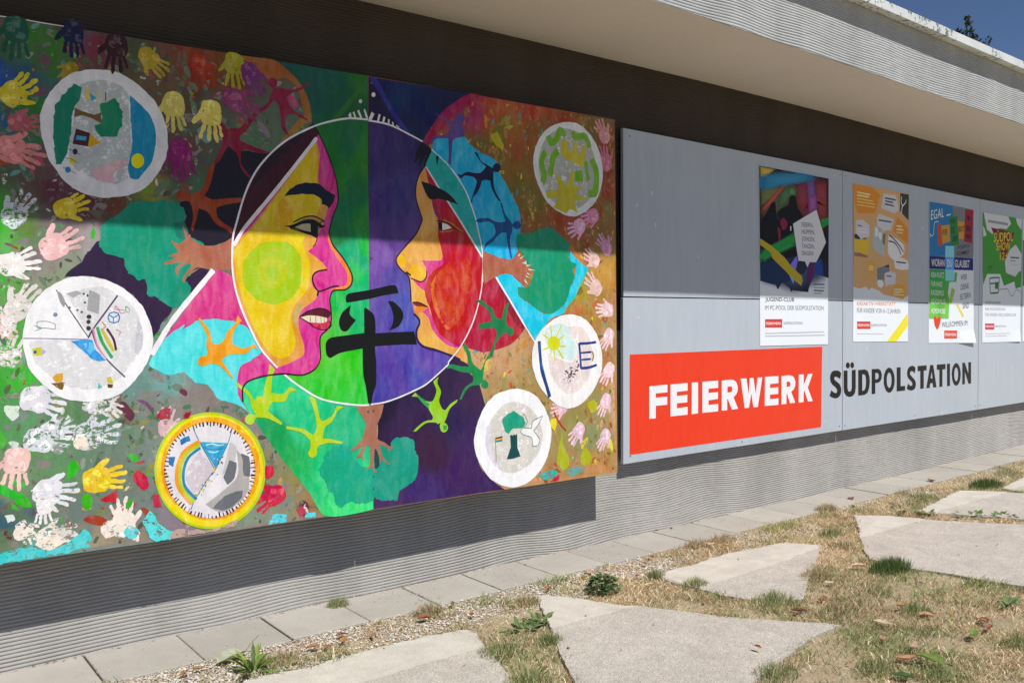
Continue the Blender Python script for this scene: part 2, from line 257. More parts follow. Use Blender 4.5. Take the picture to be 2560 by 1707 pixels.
# ------------------------------------------------------------ data measured on the site (wall plane: x, z in mm; ground: x, y in m)
PAINTING=[
["painted_background",0,[["F",[[904,2377,"~4a4038"],[1050,2333,"~2a5a1c"],[951,2059,"~1c5a1a"],[1190,2343,"~5a1a30"],[1148,2395,"~40404a"],[1293,2362,"~38402c"],[1504,1958,"~4a2830"],[1556,2202,"~40301c"],[1591,2327,"~6a2a10"],[1709,2322,"~5a3018"],[1777,2217,"~44423a"],[882,2197,"~0a3a7a"],[879,2035,"~1a4a60"],[889,2262,"~304a30"],[1476,2269,"~50402c"],[1538,2073,"~4a3a2c"],[1638,2133,"~424438"],[1704,1946,"~3c4438"],[1812,2156,"~485444"],[1846,2077,"~445844"],[1568,1837,"~34503a"],[947,1786,"~48402f"],[1042,1809,"~4a2030"],[1171,1754,"~45202c"],[1255,1781,"~50281c"],[1315,1816,"~4a5a28"],[909,1854,"~3a4434"],[1002,1878,"~4c3838"],[1361,1820,"~6a6a20"],[906,1669,"~30801c"],[881,1724,"~2c7a1c"],[945,1672,"~486028"],[1067,1679,"~4a4040"],[905,1619,"5cb040"],[944,1585,"8a7a80"],[1012,1617,"807078"],[1064,1473,"8a9a78"],[889,1427,"6a9a50"],[875,1327,"4aa030"],[886,1241,"58b040"],[1038,1531,"908a80"],[1165,1610,"a09a98"],[1093,1563,"8a9080"],[884,1099,"40a838"],[937,1096,"38b828"],[909,997,"55985a"],[989,1006,"6a8a68"],[1056,943,"5f8a5c"],[1199,947,"5f8660"],[1273,942,"6a8a70"],[1350,999,"80857c"],[1429,1073,"6fa09a"],[1320,1078,"6a9088"],[1270,711,"6f8070"],[1011,667,"6a8064"],[1122,593,"70807a"],[1344,594,"75817c"],[889,553,"708060"],[864,614,"3a6070"],[1469,529,"8a7d88"],[1557,986,"8a8078"],[1692,945,"8a7c7a"],[1832,885,"8a8680"],[1941,722,"8a8862"],[1939,549,"8a8a70"],[1792,501,"82907c"],[2093,512,"9a7a4a"],[1508,1005,"8a8480"],[1138,741,"6c8470"],[1393,776,"7a8a80"],[1068,764,"609060"],[866,757,"7a8a6a"],[945,777,"6a8c64"],[2017,662,"92884e"],[927,475,"58a8a0"],[1192,461,"a09078"],[1312,489,"8c8070"]],{"g":28,"n":45},[682,2399,879,2400,1093,2403,1779,2418,2394,2431,2400,1448,2406,448,1583,451,848,460,650,461]]]],
["DABS_L",0,[]],
["green_field",0,[["F",[[2218,2421,"~0f4438"],[2383,2407,"~1a5418"],[2249,2273,"~0f4434"],[2103,2292,"~0f4038"],[2151,2159,"~0c4a2c"],[2314,2260,"~12462c"],[2077,1062,"2cd488"],[1894,990,"2cd48c"],[2014,927,"28c886"],[2267,818,"20b878"],[2074,834,"24c47c"],[1881,871,"0ca058"],[1916,825,"0ca058"],[1981,731,"0cac60"],[2048,657,"18b868"],[2135,637,"2cd488"],[2263,449,"38e080"],[2398,460,"3ce47e"],[2072,615,"20c078"],[1813,967,"30d890"]],{"g":25.0},[1937,2421,2000,2388,2048,2350,2084,2300,2102,2253,2108,2187,2145,2136,2188,2052,2226,1954,2238,1870,2231,1830,2211,1777,2191,1725,2191,1713,2210,1652,2268,1586,2304,1524,2300,1472,2195,1442,2188,1397,2197,1346,2187,1278,2142,1245,2141,1154,2115,1110,2052,1085,1967,1088,1860,1082,1791,1064,1774,1043,1773,995,1807,930,1892,805,1993,674,2072,576,2165,450,2410,449,2392,1018,2395,1661,2395,1783,2398,2431]],["p","~1a5616",{},[2151,2143,2262,2270,2390,2426,2398,2398,2281,2255,2170,2142]],["F",[[2280,2118,"~0a5030"],[2380,2072,"~1a6014"],[2257,1832,"~0a5a34"],[2384,1783,"~1a6a1a"],[2317,1893,"~0a5430"],[2202,2081,"~0f5820"],[2239,1915,"~146418"],[2243,1682,"~0a5830"],[2275,1621,"10b078"],[2375,1602,"14a878"],[2327,1531,"28c458"],[2240,1414,"18c058"],[2360,1450,"20b870"],[2207,1312,"38c040"],[2339,1334,"12b868"],[2173,1199,"50c820"],[2270,1139,"3acc2c"],[2336,1021,"30c838"],[2204,1027,"3cc830"],[2389,1625,"30c030"]],{"g":22.0},[2126,2167,2203,2200,2301,2225,2396,2233,2395,1783,2395,1661,2391,930,2321,936,2203,960,2126,980,2052,1024,2003,1059,1966,1088,2052,1083,2115,1110,2141,1154,2142,1245,2187,1278,2197,1346,2188,1397,2195,1442,2300,1472,2304,1524,2268,1586,2210,1652,2191,1713,2191,1725,2211,1777,2231,1830,2238,1870,2226,1954,2188,2052,2145,2136]]]],
["painted_hair",0,[["s","~7a4a1c",{},[1776,2417,1853,2421,1937,2422,2000,2388,2048,2350,2084,2300,2102,2253,2108,2187,2089,2177,2074,2205,2065,2248,2053,2296,2029,2336,1981,2356,1910,2328,1864,2358,1818,2388]],["s","~7e5420",{},[2108,2187,2064,2168,2015,2121,1966,2073,1957,2081,2003,2138,2052,2191,2083,2206]]]],
["dark_paint_field",0,[["s","~130f1b",{"r":4.0},[1697,2020,1727,2038,1797,2026,1871,2026,1909,2033,1859,1958,1824,1912,1789,1835,1771,1786,1748,1700,1738,1667,1692,1639,1648,1627,1595,1629,1558,1663,1538,1703,1528,1728,1516,1793,1565,1801,1613,1831,1635,1864,1652,1917,1672,1976]],["s","2e1c3e",{"r":5.0},[1209,1623,1165,1578,1134,1543,1105,1514,1078,1485,1168,1488,1237,1474,1299,1446,1351,1393,1380,1328,1401,1254,1471,1353,1596,1469,1647,1525,1588,1536,1546,1505,1514,1473,1551,1558,1537,1664,1311,1657]]]],
["painted_neck",0,[["s","d8408c",{},[1395,1181,1470,1280,1559,1399,1582,1439,1655,1527,1734,1504,1745,1452,1772,1373,1805,1287,1743,1315,1688,1325,1639,1328,1585,1321,1543,1300,1512,1283,1532,1307,1470,1268,1428,1228]],["s","54dfe2",{"r":3.0},[1398,1181,1428,1228,1470,1268,1532,1307,1517,1283,1543,1300,1585,1321,1639,1328,1688,1325,1743,1315,1805,1285,1862,1190,1815,1154,1769,1128,1755,1092,1751,1034,1773,974,1807,933,1739,976,1668,1001,1625,1056,1572,1074,1525,1117,1551,1118,1467,1108,1417,1128,1387,1149]]]],
["painted_tree",0,[]],
["crown",1,[["s","0e9678",{"r":7.0},[1214,1652,1217,1676,1226,1693,1279,1728,1293,1753,1332,1776,1411,1792,1497,1788,1528,1765,1543,1735,1532,1704,1547,1659,1594,1646,1615,1622,1609,1580,1582,1538,1550,1496,1529,1473,1555,1457,1555,1417,1528,1393,1486,1378,1456,1390,1431,1408,1392,1423,1386,1453,1377,1477,1348,1486,1314,1505,1300,1534,1291,1566,1262,1572,1239,1570,1215,1580,1210,1613]],["s","0c9072",{"r":6.0},[1509,1478,1545,1479,1557,1454,1545,1423,1513,1387,1482,1367,1472,1417]],["s","~0a5a4c",{"r":4.0},[1496,1710,1528,1717,1545,1678,1537,1642,1501,1655]]]],
["trunk",1,[["s","b06e52",{},[1524,1709,1543,1674,1562,1640,1532,1677,1558,1656,1595,1630,1648,1625,1692,1637,1738,1665,1732,1533,1663,1526,1591,1536,1567,1526,1546,1507,1525,1484,1597,1534,1561,1517,1529,1472,1523,1486,1545,1527,1556,1548,1530,1544,1509,1520,1506,1489,1494,1525,1525,1554,1499,1551,1453,1542,1449,1550,1495,1568,1484,1575,1463,1576,1492,1587,1510,1596,1490,1621,1479,1641,1510,1627,1537,1648]],["s","0e9678",{"r":2.0},[1515,1517,1551,1553,1562,1543,1530,1507,1514,1499]]]],
["painted_figure",0,[["s","~681024",{},[1664,2104,1676,2124,1703,2127,1717,2106,1725,2104,1736,2113,1775,2118,1816,2166,1839,2190,1857,2182,1827,2146,1804,2109,1778,2087,1775,2066,1826,2050,1872,2039,1909,2032,1871,2023,1803,2031,1779,2019,1780,1966,1807,1937,1821,1914,1801,1923,1774,1960,1763,2006,1724,2038,1702,2005,1680,1966,1657,1951,1680,2003,1694,2046,1703,2083,1676,2088]]]],
["painted_figure",0,[["s","~7a2a10",{},[1503,1820,1514,1838,1540,1842,1558,1827,1576,1833,1613,1854,1627,1899,1647,1953,1666,1962,1652,1902,1636,1854,1618,1827,1651,1813,1722,1824,1779,1830,1783,1813,1702,1794,1669,1779,1674,1743,1698,1721,1737,1700,1731,1676,1715,1693,1666,1716,1631,1761,1594,1773,1585,1732,1569,1679,1561,1690,1570,1731,1567,1772,1557,1796,1529,1800,1508,1803]]]],
["painted_figure",0,[["s","~6a1030",{},[1904,2330,1919,2347,1942,2344,1946,2323,1933,2305,1954,2311,1999,2309,2054,2327,2098,2356,2102,2350,2053,2312,2014,2295,1993,2276,2005,2240,2040,2217,2089,2195,2089,2184,2046,2201,2016,2207,1987,2193,1985,2144,2004,2108,1990,2115,1964,2142,1960,2190,1950,2237,1930,2256,1903,2220,1859,2188,1850,2198,1903,2241,1918,2281,1930,2299,1910,2312]],["s","~8a3058",{},[1989,2273,2011,2289,2047,2256,2040,2239,2016,2241]]]],
["painted_face",0,[["s","d93f92",{},[2114,2180,2145,2136,2188,2052,2226,1954,2237,1870,2230,1830,2208,1777,2193,1725,2190,1713,2207,1658,2265,1592,2304,1524,2303,1484,2273,1458,2208,1451,2190,1414,2196,1346,2190,1295,2142,1247,2140,1155,2115,1108,2052,1084,1955,1092,1860,1084,1797,1066,1774,1038,1774,985,1756,1007,1751,1050,1755,1102,1769,1134,1815,1154,1865,1187,1816,1277,1772,1373,1745,1462,1734,1552,1739,1631,1759,1717,2088,2096]],["s","e2a244",{},[1736,1623,1845,1740,2129,2109,2147,2047,2142,1991,2139,1929,2164,1836,2186,1832,2173,1775,2131,1685,2124,1654,2083,1621,2120,1598,2158,1571,2180,1544,2120,1535,2100,1502,2109,1463,2131,1447,2120,1413,2055,1368,2037,1334,2035,1302,2045,1257,2060,1213,2058,1171,2016,1147,1931,1120,1896,1156,1862,1195,1816,1277,1772,1373,1745,1462,1734,1552]],["s","e6c60e",{"g":30.0},[1744,1612,1845,1729,2127,2098,2137,2018,2133,1923,2148,1829,2084,1702,2059,1662,2074,1613,2092,1574,2088,1491,2072,1446,2013,1379,2001,1335,2009,1285,2020,1241,2017,1202,1992,1170,1944,1159,1897,1184,1851,1249,1817,1314,1784,1399,1757,1484,1746,1552]],["s","e8a816",{"d":1},[1964,1848,1999,1818,2011,1759,1986,1703,1927,1732,1939,1809]],["s","aacb18",{"r":4.0},[1786,1564,1820,1613,1873,1648,1938,1659,2003,1645,2046,1600,2054,1534,2038,1462,1995,1412,1923,1390,1858,1400,1807,1437,1779,1500]],["s","bccc14",{"r":3.0},[1848,1550,1890,1584,1949,1580,1984,1538,1971,1483,1917,1455,1865,1475]],["s","a4cc1c",{"r":3.0},[1877,1546,1925,1558,1948,1526,1930,1487,1889,1497]],["s","c8a85c",{},[2022,1374,2043,1401,2055,1374,2033,1329,2036,1285,2021,1296,2006,1335]]]],
["painted_hair",1,[["p","~300c18",{},[2114,2181,2142,2135,1770,1670,1742,1639,1735,1628,1739,1667,1754,1722,1795,1851,1847,1951,1918,2034,1996,2099,2064,2140]],["s","~1c0c18",{"d":1},[1918,2034,1996,2099,2064,2140,2114,2177,2107,2154,1965,2017,1870,1921,1824,1880]],["w","f0eef2",15.7,[2133,2119,2025,1985,1916,1853,1787,1702,1742,1629]]]],
["eyebrow",1,[["s","~0b1024",{"r":2.0},[1973,1852,1994,1878,2037,1906,2086,1919,2142,1917,2180,1894,2220,1874,2213,1845,2192,1816,2178,1826,2155,1830,2153,1852,2123,1869,2061,1868,2012,1859]]]],
["eye",1,[["s","~8a6a30",{},[2004,1737,2060,1770,2116,1780,2166,1762,2141,1745,2109,1761,2060,1755]],["w","~0a0a0c",5.2,[2014,1742,2060,1766,2116,1775,2169,1755]],["s","~0a0a0c",{},[1969,1724,2010,1732,2060,1754,2109,1761,2147,1745,2169,1730,2142,1723,2137,1694,2127,1681,2084,1697,2022,1716]],["s","~8c866a",{},[2022,1722,2059,1738,2097,1742,2099,1706,2059,1712]],["s","~706a54",{},[2135,1733,2142,1728,2138,1700,2133,1697]],["w","~0a0a0c",5.2,[1998,1718,2059,1703,2134,1687]],["w","~0a0a0c",4.4,[2141,1745,2166,1760]],["w","~0a0a0c",4.4,[2144,1733,2172,1737]],["w","~0a0a0c",4.4,[2131,1688,2121,1654,2108,1642]]]],
["nose",1,[["s","f08a20",{},[2188,1708,2204,1658,2249,1603,2295,1541,2299,1490,2267,1460,2208,1455,2176,1448,2208,1462,2267,1475,2282,1501,2274,1541,2235,1591,2200,1635,2183,1679]],["w","101010",7.1,[2239,1472,2208,1470,2169,1456,2134,1448,2110,1480,2107,1514,2132,1535,2180,1544]],["w","101010",8.8,[2134,1449,2128,1427]]]],
["mouth",1,[["s","5a0c20",{},[2040,1335,2080,1362,2137,1374,2175,1366,2199,1349,2174,1326,2130,1337,2080,1339]],["s","e8dcb8",{},[2043,1332,2080,1341,2130,1339,2175,1330,2173,1309,2130,1309,2080,1314]],["s","c81838",{},[2077,1313,2130,1305,2162,1310,2184,1318,2198,1299,2180,1284,2148,1279,2108,1291]],["s","d83858",{},[2098,1306,2136,1301,2117,1291]],["w","201010",4.3,[2040,1334,2080,1312,2111,1290,2148,1278,2184,1284,2198,1300,2184,1318]],["w","201010",4.3,[2040,1335,2080,1360,2137,1373,2175,1366,2199,1349]],["w","6a5a50",2.6,[2092,1339,2093,1314]],["w","6a5a50",2.6,[2119,1338,2120,1309]],["w","6a5a50",2.7,[2145,1336,2146,1309]],["w","6a5a50",2.6,[2160,1332,2162,1309]]]],
["outline",1,[["w","0f0c10",5.9,[2117,2176,2145,2136,2188,2052,2226,1954,2238,1870,2231,1830,2208,1777,2193,1725,2189,1708,2207,1657,2266,1591,2305,1524,2303,1484,2273,1458,2208,1451,2191,1414,2197,1346,2190,1295,2142,1247,2141,1154,2115,1108,2052,1083,1955,1092,1860,1084,1797,1066,1774,1038,1775,983]]]],
["painted_figure",0,[["s","eea020",{},[1582,1158,1594,1177,1618,1178,1624,1191,1619,1222,1621,1263,1586,1328,1592,1333,1633,1279,1643,1232,1670,1225,1698,1247,1710,1278,1743,1309,1754,1344,1773,1320,1749,1296,1733,1262,1732,1225,1781,1205,1827,1223,1845,1196,1821,1207,1787,1182,1725,1182,1689,1168,1686,1152,1713,1115,1738,1079,1724,1084,1691,1121,1656,1146,1623,1143,1602,1136,1586,1143]]]],
["painted_figure",0,[["s","b4d41c",{},[1783,913,1801,931,1825,924,1832,923,1813,957,1802,1000,1762,1039,1739,1061,1752,1063,1802,1022,1825,984,1842,1002,1865,999,1873,1045,1890,1096,1896,1136,1921,1111,1909,1087,1902,1014,1960,1007,1991,1034,2026,1015,1990,1010,1966,973,1906,971,1888,936,1954,881,1947,873,1893,902,1858,911,1829,912,1823,892,1806,883,1786,894]],["s","c8d42c",{},[1836,993,1865,999,1871,975,1847,971]]]],
["painted_figure",0,[["s","b8d418",{},[2075,741,2085,757,2085,794,2043,832,1972,854,1971,865,2050,847,2101,816,2119,847,2107,921,2084,979,2092,987,2115,971,2133,891,2145,874,2196,894,2222,936,2254,931,2223,913,2196,870,2158,844,2149,797,2188,792,2250,773,2245,764,2182,775,2130,768,2118,751,2119,732,2101,716,2081,724]]]],
["right_background",0,[["F",[[3003,2390,"~7a2040"],[3292,2245,"~7a4418"],[3158,2351,"~8a3a1c"],[3184,2273,"~5a5a14"],[3105,2163,"~5a4a18"],[3404,2415,"~8a3a18"],[3319,2083,"~6a4a14"],[3604,1917,"~7a3c16"],[3978,2213,"~6a3016"],[3977,1854,"~6a5020"],[3432,2304,"~6a4418"],[3666,2397,"~743018"],[3851,2399,"~5a4a20"],[3430,1947,"~5a5018"],[3373,1817,"~6a4018"],[3346,2024,"~5a4c14"],[4043,2062,"~7a3a1c"],[3755,1775,"~743a18"],[4009,1720,"~705428"],[3976,1584,"c8963c"],[3879,1402,"b08a40"],[3723,1533,"a89a30"],[3754,1621,"c08048"],[3662,1379,"c07040"],[4008,1176,"b08a58"],[4041,1358,"b88a58"],[3910,1044,"b07a48"],[3149,990,"b08a60"],[3257,943,"a08a50"],[3124,1073,"c89a68"],[3204,1111,"c89c70"],[3598,557,"a08a50"],[3844,644,"8a9060"],[3909,819,"9a9058"],[3688,482,"b08050"],[3908,481,"c88a58"],[3393,407,"d09060"],[4023,857,"d0a078"],[3973,565,"b08a50"],[3538,455,"c08858"],[3720,743,"989050"],[3540,799,"a89058"],[3782,871,"a09050"],[3453,976,"a88850"],[3046,1116,"d0a070"]],{"g":28,"n":45},[2400,2431,3127,2438,4034,2445,4042,1449,4050,441,3141,444,2413,448,2406,1448]]]],
["DABS_R",0,[]],
["navy_field",0,[["F",[[2439,2278,"~150c30"],[2413,2368,"~150c30"],[2581,2393,"~0a1c48"],[2697,2313,"~081440"],[2818,2404,"~0c1038"],[2637,2233,"~0a1638"],[2494,2239,"~150c2c"],[2552,2332,"~0b2048"]],{"g":28.0},[2402,2428,2995,2438,2943,2411,2880,2373,2805,2309,2756,2248,2702,2173,2637,2193,2511,2225,2400,2229]],["s","~24276c",{},[2405,2429,2446,2426,2534,2301,2628,2203,2579,2216,2534,2263,2468,2348,2424,2399]]]],
["purple_field",0,[["F",[[2466,2142,"~2a1e50"],[2577,1964,"~32285c"],[2521,2054,"~2e2050"],[2435,1858,"~30245c"],[2636,2113,"~281c4c"],[2490,1698,"~3a2a60"],[2461,1631,"7c54a8"],[2433,1583,"7650a8"],[2516,1500,"5c48a0"],[2447,1376,"6a50a8"],[2486,1310,"5a48a8"],[2584,1406,"5050b0"],[2629,1285,"5858b8"],[2513,1143,"5a44a0"],[2687,1104,"6048a8"],[2570,1166,"5048a8"],[2569,1059,"5a44a0"],[2455,993,"4c40a0"],[2501,1086,"5038a0"],[2657,1080,"4c50b0"]],{"g":24.0},[2400,2229,2511,2223,2637,2189,2714,2163,2737,2124,2725,2065,2683,2012,2660,1952,2659,1904,2675,1852,2697,1796,2699,1796,2660,1726,2603,1670,2551,1615,2546,1587,2574,1554,2614,1526,2625,1454,2633,1406,2650,1343,2677,1319,2681,1304,2660,1270,2665,1221,2700,1192,2784,1169,2871,1140,2864,1119,2716,1013,2627,979,2545,954,2471,938,2404,933,2396,1170,2399,1637,2398,1902]]]],
["painted_face",0,[["s","e6aa50",{},[2716,2054,2684,2015,2662,1959,2659,1906,2675,1852,2697,1800,2699,1796,2658,1723,2601,1668,2551,1615,2547,1587,2574,1554,2609,1531,2621,1502,2629,1406,2648,1391,2646,1362,2665,1348,2681,1319,2671,1289,2663,1260,2671,1216,2700,1193,2784,1170,2871,1142,2965,1098,2972,1160,3064,1173,3066,1409,3061,1630,2939,1781,2914,1814,2790,1958]],["s","f0c020",{},[2551,1606,2574,1626,2597,1607,2597,1574,2568,1563]],["s","f0b828",{},[2602,1540,2644,1580,2691,1572,2714,1534,2684,1509,2643,1517]],["s","d84090",{},[2691,1602,2751,1604,2806,1608,2816,1640,2804,1674,2825,1655,2837,1596,2787,1570,2745,1544,2726,1505,2714,1455,2725,1397,2749,1333,2797,1264,2859,1218,2928,1182,2859,1189,2797,1226,2749,1276,2726,1333,2689,1358,2731,1380,2719,1407,2708,1455,2678,1474,2634,1515,2690,1503,2716,1534,2712,1573]],["s","c01c34",{},[2713,2051,2754,2004,2794,1958,2864,1890,2917,1814,2926,1800,2996,1713,3061,1629,3068,1512,3046,1430,3000,1307,2925,1184,2859,1210,2791,1256,2752,1328,2734,1382,2714,1426,2708,1465,2723,1509,2751,1549,2818,1593,2804,1674,2789,1723,2789,1802,2768,1834,2753,1882,2745,1935,2730,1987]],["s","cc3424",{"d":1,"r":3.0},[2744,1466,2787,1545,2849,1597,2865,1657,2919,1654,2989,1602,2975,1459,2955,1383,2904,1308,2847,1268,2798,1333,2762,1397]],["s","d86828",{"d":1},[2744,1485,2775,1535,2762,1456,2786,1382,2810,1318,2859,1278,2834,1273,2786,1333,2756,1397]],["s","~6a1c48",{},[2745,1935,2771,1868,2808,1822,2783,1815,2762,1858]]]],
["painted_hair",1,[["s","2cb4ae",{},[2752,2133,2792,2116,2841,2081,2878,2045,2966,1943,3026,1817,3026,1786,3062,1642,3058,1635,2996,1713,2926,1800,2917,1814,2839,1898,2794,1958,2754,2004,2716,2054]],["w","f0eef2",7.6,[2716,2054,2794,1958,2842,1903]],["w","f0eef2",8.7,[2842,1903,2917,1814,2996,1716,3062,1632]],["p","~0c0c12",{},[2690,2164,2723,2156,2677,2084,2649,2059,2665,2116]],["p","~0c0c12",{},[2717,2156,2740,2147,2701,2077,2676,2048,2686,2095]],["p","~0c0c12",{},[2731,2148,2757,2135,2714,2056,2704,2053]],["p","~0c0c12",{},[2808,2187,2828,2188,2799,2116,2785,2060,2778,2099]],["p","~0c0c12",{},[2840,2186,2855,2187,2850,2112,2836,2068,2832,2110]],["p","~0c0c12",{},[2884,2201,2909,2203,2877,2120,2859,2086,2869,2139]],["p","~0c0c12",{},[2915,2210,2941,2211,2903,2132,2884,2083,2892,2141]]]],
["eyebrow",1,[["s","~0b0d11",{"r":1.0},[2691,1979,2724,1975,2790,1958,2864,1927,2915,1883,2845,1898,2790,1904,2741,1898,2712,1932]]]],
["eye",1,[["s","~b4b4ac",{},[2814,1789,2845,1783,2871,1768,2844,1760,2812,1753]],["s","~0a0a12",{},[2788,1791,2812,1791,2815,1753,2794,1758]],["w","~1a0a12",5.8,[2780,1797,2838,1792,2885,1769,2944,1750]],["w","~8a6a30",4.8,[2798,1744,2851,1750,2879,1757]],["w","~7a6a20",5.8,[2820,1804,2876,1787,2913,1764,2942,1753]]]],
["mouth",1,[["s","7a2a30",{},[2635,1402,2672,1403,2725,1380,2686,1383,2654,1386]],["s","e88a30",{},[2652,1381,2683,1384,2726,1379,2689,1360,2660,1349,2646,1361]],["w","201010",5.7,[2635,1402,2672,1403,2726,1380]]]],
["outline",1,[["w","101010",8.5,[2601,1546,2627,1530]],["w","301018",5.4,[2718,1556,2716,1521,2690,1501,2655,1508,2625,1517]],["w","180c20",6.1,[2720,2059,2684,2016,2661,1957,2659,1904,2675,1852,2696,1800,2696,1796,2660,1728,2599,1667,2549,1614,2546,1587,2574,1554,2611,1529,2622,1497,2628,1406]],["w","28184c",11.4,[2642,1349,2670,1325,2676,1304,2657,1265,2665,1219,2700,1191,2784,1169,2871,1141,2921,1121]]]],
["painted_symbol",0,[["s","0c0d10",{},[2272,1408,2274,1431,2288,1441,2399,1458,2510,1481,2543,1479,2557,1446,2482,1435,2398,1418,2296,1401,2277,1400]],["s","0c0d10",{},[2299,1388,2292,1346,2324,1320,2298,1293,2273,1270,2247,1276,2236,1312,2253,1354]],["s","0c0d10",{},[2497,1406,2522,1407,2555,1385,2579,1358,2581,1329,2555,1290,2503,1272,2521,1300,2526,1338,2515,1376]],["s","0c0d10",{},[2167,1199,2172,1227,2199,1244,2369,1261,2424,1259,2641,1264,2659,1202,2570,1204,2424,1199,2358,1191,2241,1174,2191,1153,2173,1165]],["s","0c0d10",{},[2367,1367,2373,1378,2395,1364,2421,1341,2428,1287,2424,1200,2430,1122,2429,1027,2412,981,2402,933,2386,940,2373,1016,2361,1068,2357,1166,2359,1194,2367,1264]]]],
["painted_line",0,[["w","f0eef2",21.3,[1653,1527,1609,1475,1560,1418,1513,1362,1478,1318,1439,1258,1397,1188]]]],
["painted_line",0,[["w","f0f0f2",3.1,[871,2398,945,2402,1017,2402,1094,2404]]]],
["circle_line",0,[["w","f0eef2",8.4,[2396,2232,2301,2226,2203,2200,2114,2165,1996,2098,1918,2033,1847,1950,1795,1850,1754,1722,1739,1667,1734,1552,1745,1462,1772,1373,1816,1277,1862,1195,1933,1118]],["w","f0eef2",7.9,[1964,1089,2003,1058,2052,1024,2126,980,2203,956,2321,935,2389,930]],["w","f0eef2",8.4,[2398,2229,2511,2224,2637,2189,2701,2168]],["w","f0eef2",6.9,[2752,2137,2841,2081,2903,2023,2966,1943,3024,1816,3031,1786,3065,1645,3061,1512,3046,1430,3000,1307,2928,1195,2846,1113,2846,1102,2716,1013,2627,979,2545,954,2471,938,2399,933]],["w","e8ece8",9.0,[2296,2243,2303,2227]],["w","e8ece8",8.1,[2303,2251,2306,2228]],["w","e8ece8",9.9,[2320,2257,2330,2232]],["w","e8ece8",10.8,[2344,2268,2361,2235]],["w","e8ece8",10.9,[2377,2277,2393,2235]],["w","e8ece8",16.4,[2424,2267,2406,2231]],["w","e8ece8",10.1,[2460,2265,2450,2231]],["w","e8ece8",10.1,[2486,2257,2478,2229]],["w","e8ece8",9.2,[2510,2249,2508,2226]],["w","e8ece8",7.4,[2530,2239,2535,2221]],["w","e8ece8",5.6,[2550,2227,2567,2218]],["s","e8ece8",{},[2438,2352,2436,2345,2431,2340,2424,2339,2418,2342,2416,2349,2418,2355,2424,2360,2431,2361,2436,2358]],["s","d8e0dc",{},[2367,2311,2365,2306,2361,2302,2355,2301,2350,2304,2349,2309,2351,2315,2355,2319,2361,2319,2365,2317]]]],
["magenta_arc",0,[["s","~7a1038",{"d":1,"r":3.0},[2703,2174,2756,2247,2805,2308,2880,2373,2992,2437,3060,2441,2975,2376,2911,2333,2855,2285,2805,2230,2756,2185,2738,2154]]]],
["cyan_field",0,[["s","1cb8e4",{"r":3.0},[2759,2142,2774,2192,2823,2198,2942,2227,2996,2184,3065,2152,3124,2151,3066,2146,3152,2127,3179,2063,3220,2014,3274,1940,3315,1864,3315,1769,3294,1705,3297,1672,3259,1631,3197,1632,3136,1645,3072,1663,3068,1666,3032,1786,2966,1943,2903,2023,2841,2081]]]],
["painted_figure",0,[["s","~46346c",{},[2898,2309,2911,2328,2943,2332,2957,2311,2946,2291,2936,2281,2950,2248,2947,2220,2886,2199,2875,2139,2869,2074,2852,2081,2855,2137,2853,2201,2817,2197,2774,2187,2744,2164,2756,2195,2774,2207,2842,2216,2859,2239,2856,2275,2824,2286,2781,2308,2772,2314,2818,2300,2873,2285,2897,2292]]]],
["painted_figure",0,[["s","~0e1030",{},[3015,2151,3034,2151,3059,2112,3099,2097,3132,2084,3139,2100,3159,2113,3183,2105,3187,2089,3176,2070,3152,2066,3138,2069,3139,2002,3161,1952,3186,1924,3181,1917,3151,1944,3124,1988,3117,2018,3091,2021,3065,2015,3052,1984,3032,1952,3004,1925,3000,1891,2992,1908,3011,1956,3031,2008,3013,2026,2955,2030,2929,2013,2912,2028,2910,2038,2929,2030,2968,2050,3013,2049,3052,2053,3078,2074,3091,2089,3059,2105]]]],
["painted_figure",0,[["s","~0c3a6c",{},[3181,1917,3193,1912,3213,1863,3247,1828,3265,1807,3277,1822,3302,1829,3323,1809,3312,1790,3287,1786,3265,1799,3261,1771,3247,1734,3253,1677,3260,1634,3252,1629,3238,1676,3227,1717,3223,1763,3194,1762,3163,1744,3129,1712,3089,1689,3079,1663,3075,1684,3089,1706,3136,1738,3150,1765,3135,1800,3103,1813,3050,1805,3021,1809,3037,1823,3103,1830,3143,1818,3184,1814,3217,1821,3197,1867]]]],
["crimson_field",0,[["s","b41c3c",{},[3068,1506,3140,1534,3181,1499,3148,1532,3209,1454,3281,1366,3349,1279,3319,1243,3249,1192,3126,1162,3046,1155,3058,1158,2967,1178,2927,1194,3000,1307,3050,1440]],["s","8c1438",{"d":1},[3162,1506,3209,1454,3281,1366,3348,1280,3305,1275,3236,1360]]]],
["painted_tree",0,[]],
["crown",1,[["s","109870",{"r":8.0},[3293,1752,3337,1766,3401,1774,3437,1793,3511,1807,3585,1785,3631,1748,3675,1733,3670,1689,3677,1688,3670,1643,3724,1618,3701,1583,3708,1539,3677,1488,3646,1416,3614,1394,3583,1366,3494,1346,3435,1366,3392,1393,3349,1414,3306,1440,3291,1482,3342,1483,3378,1499,3407,1575,3357,1621,3322,1663,3294,1698]]]],
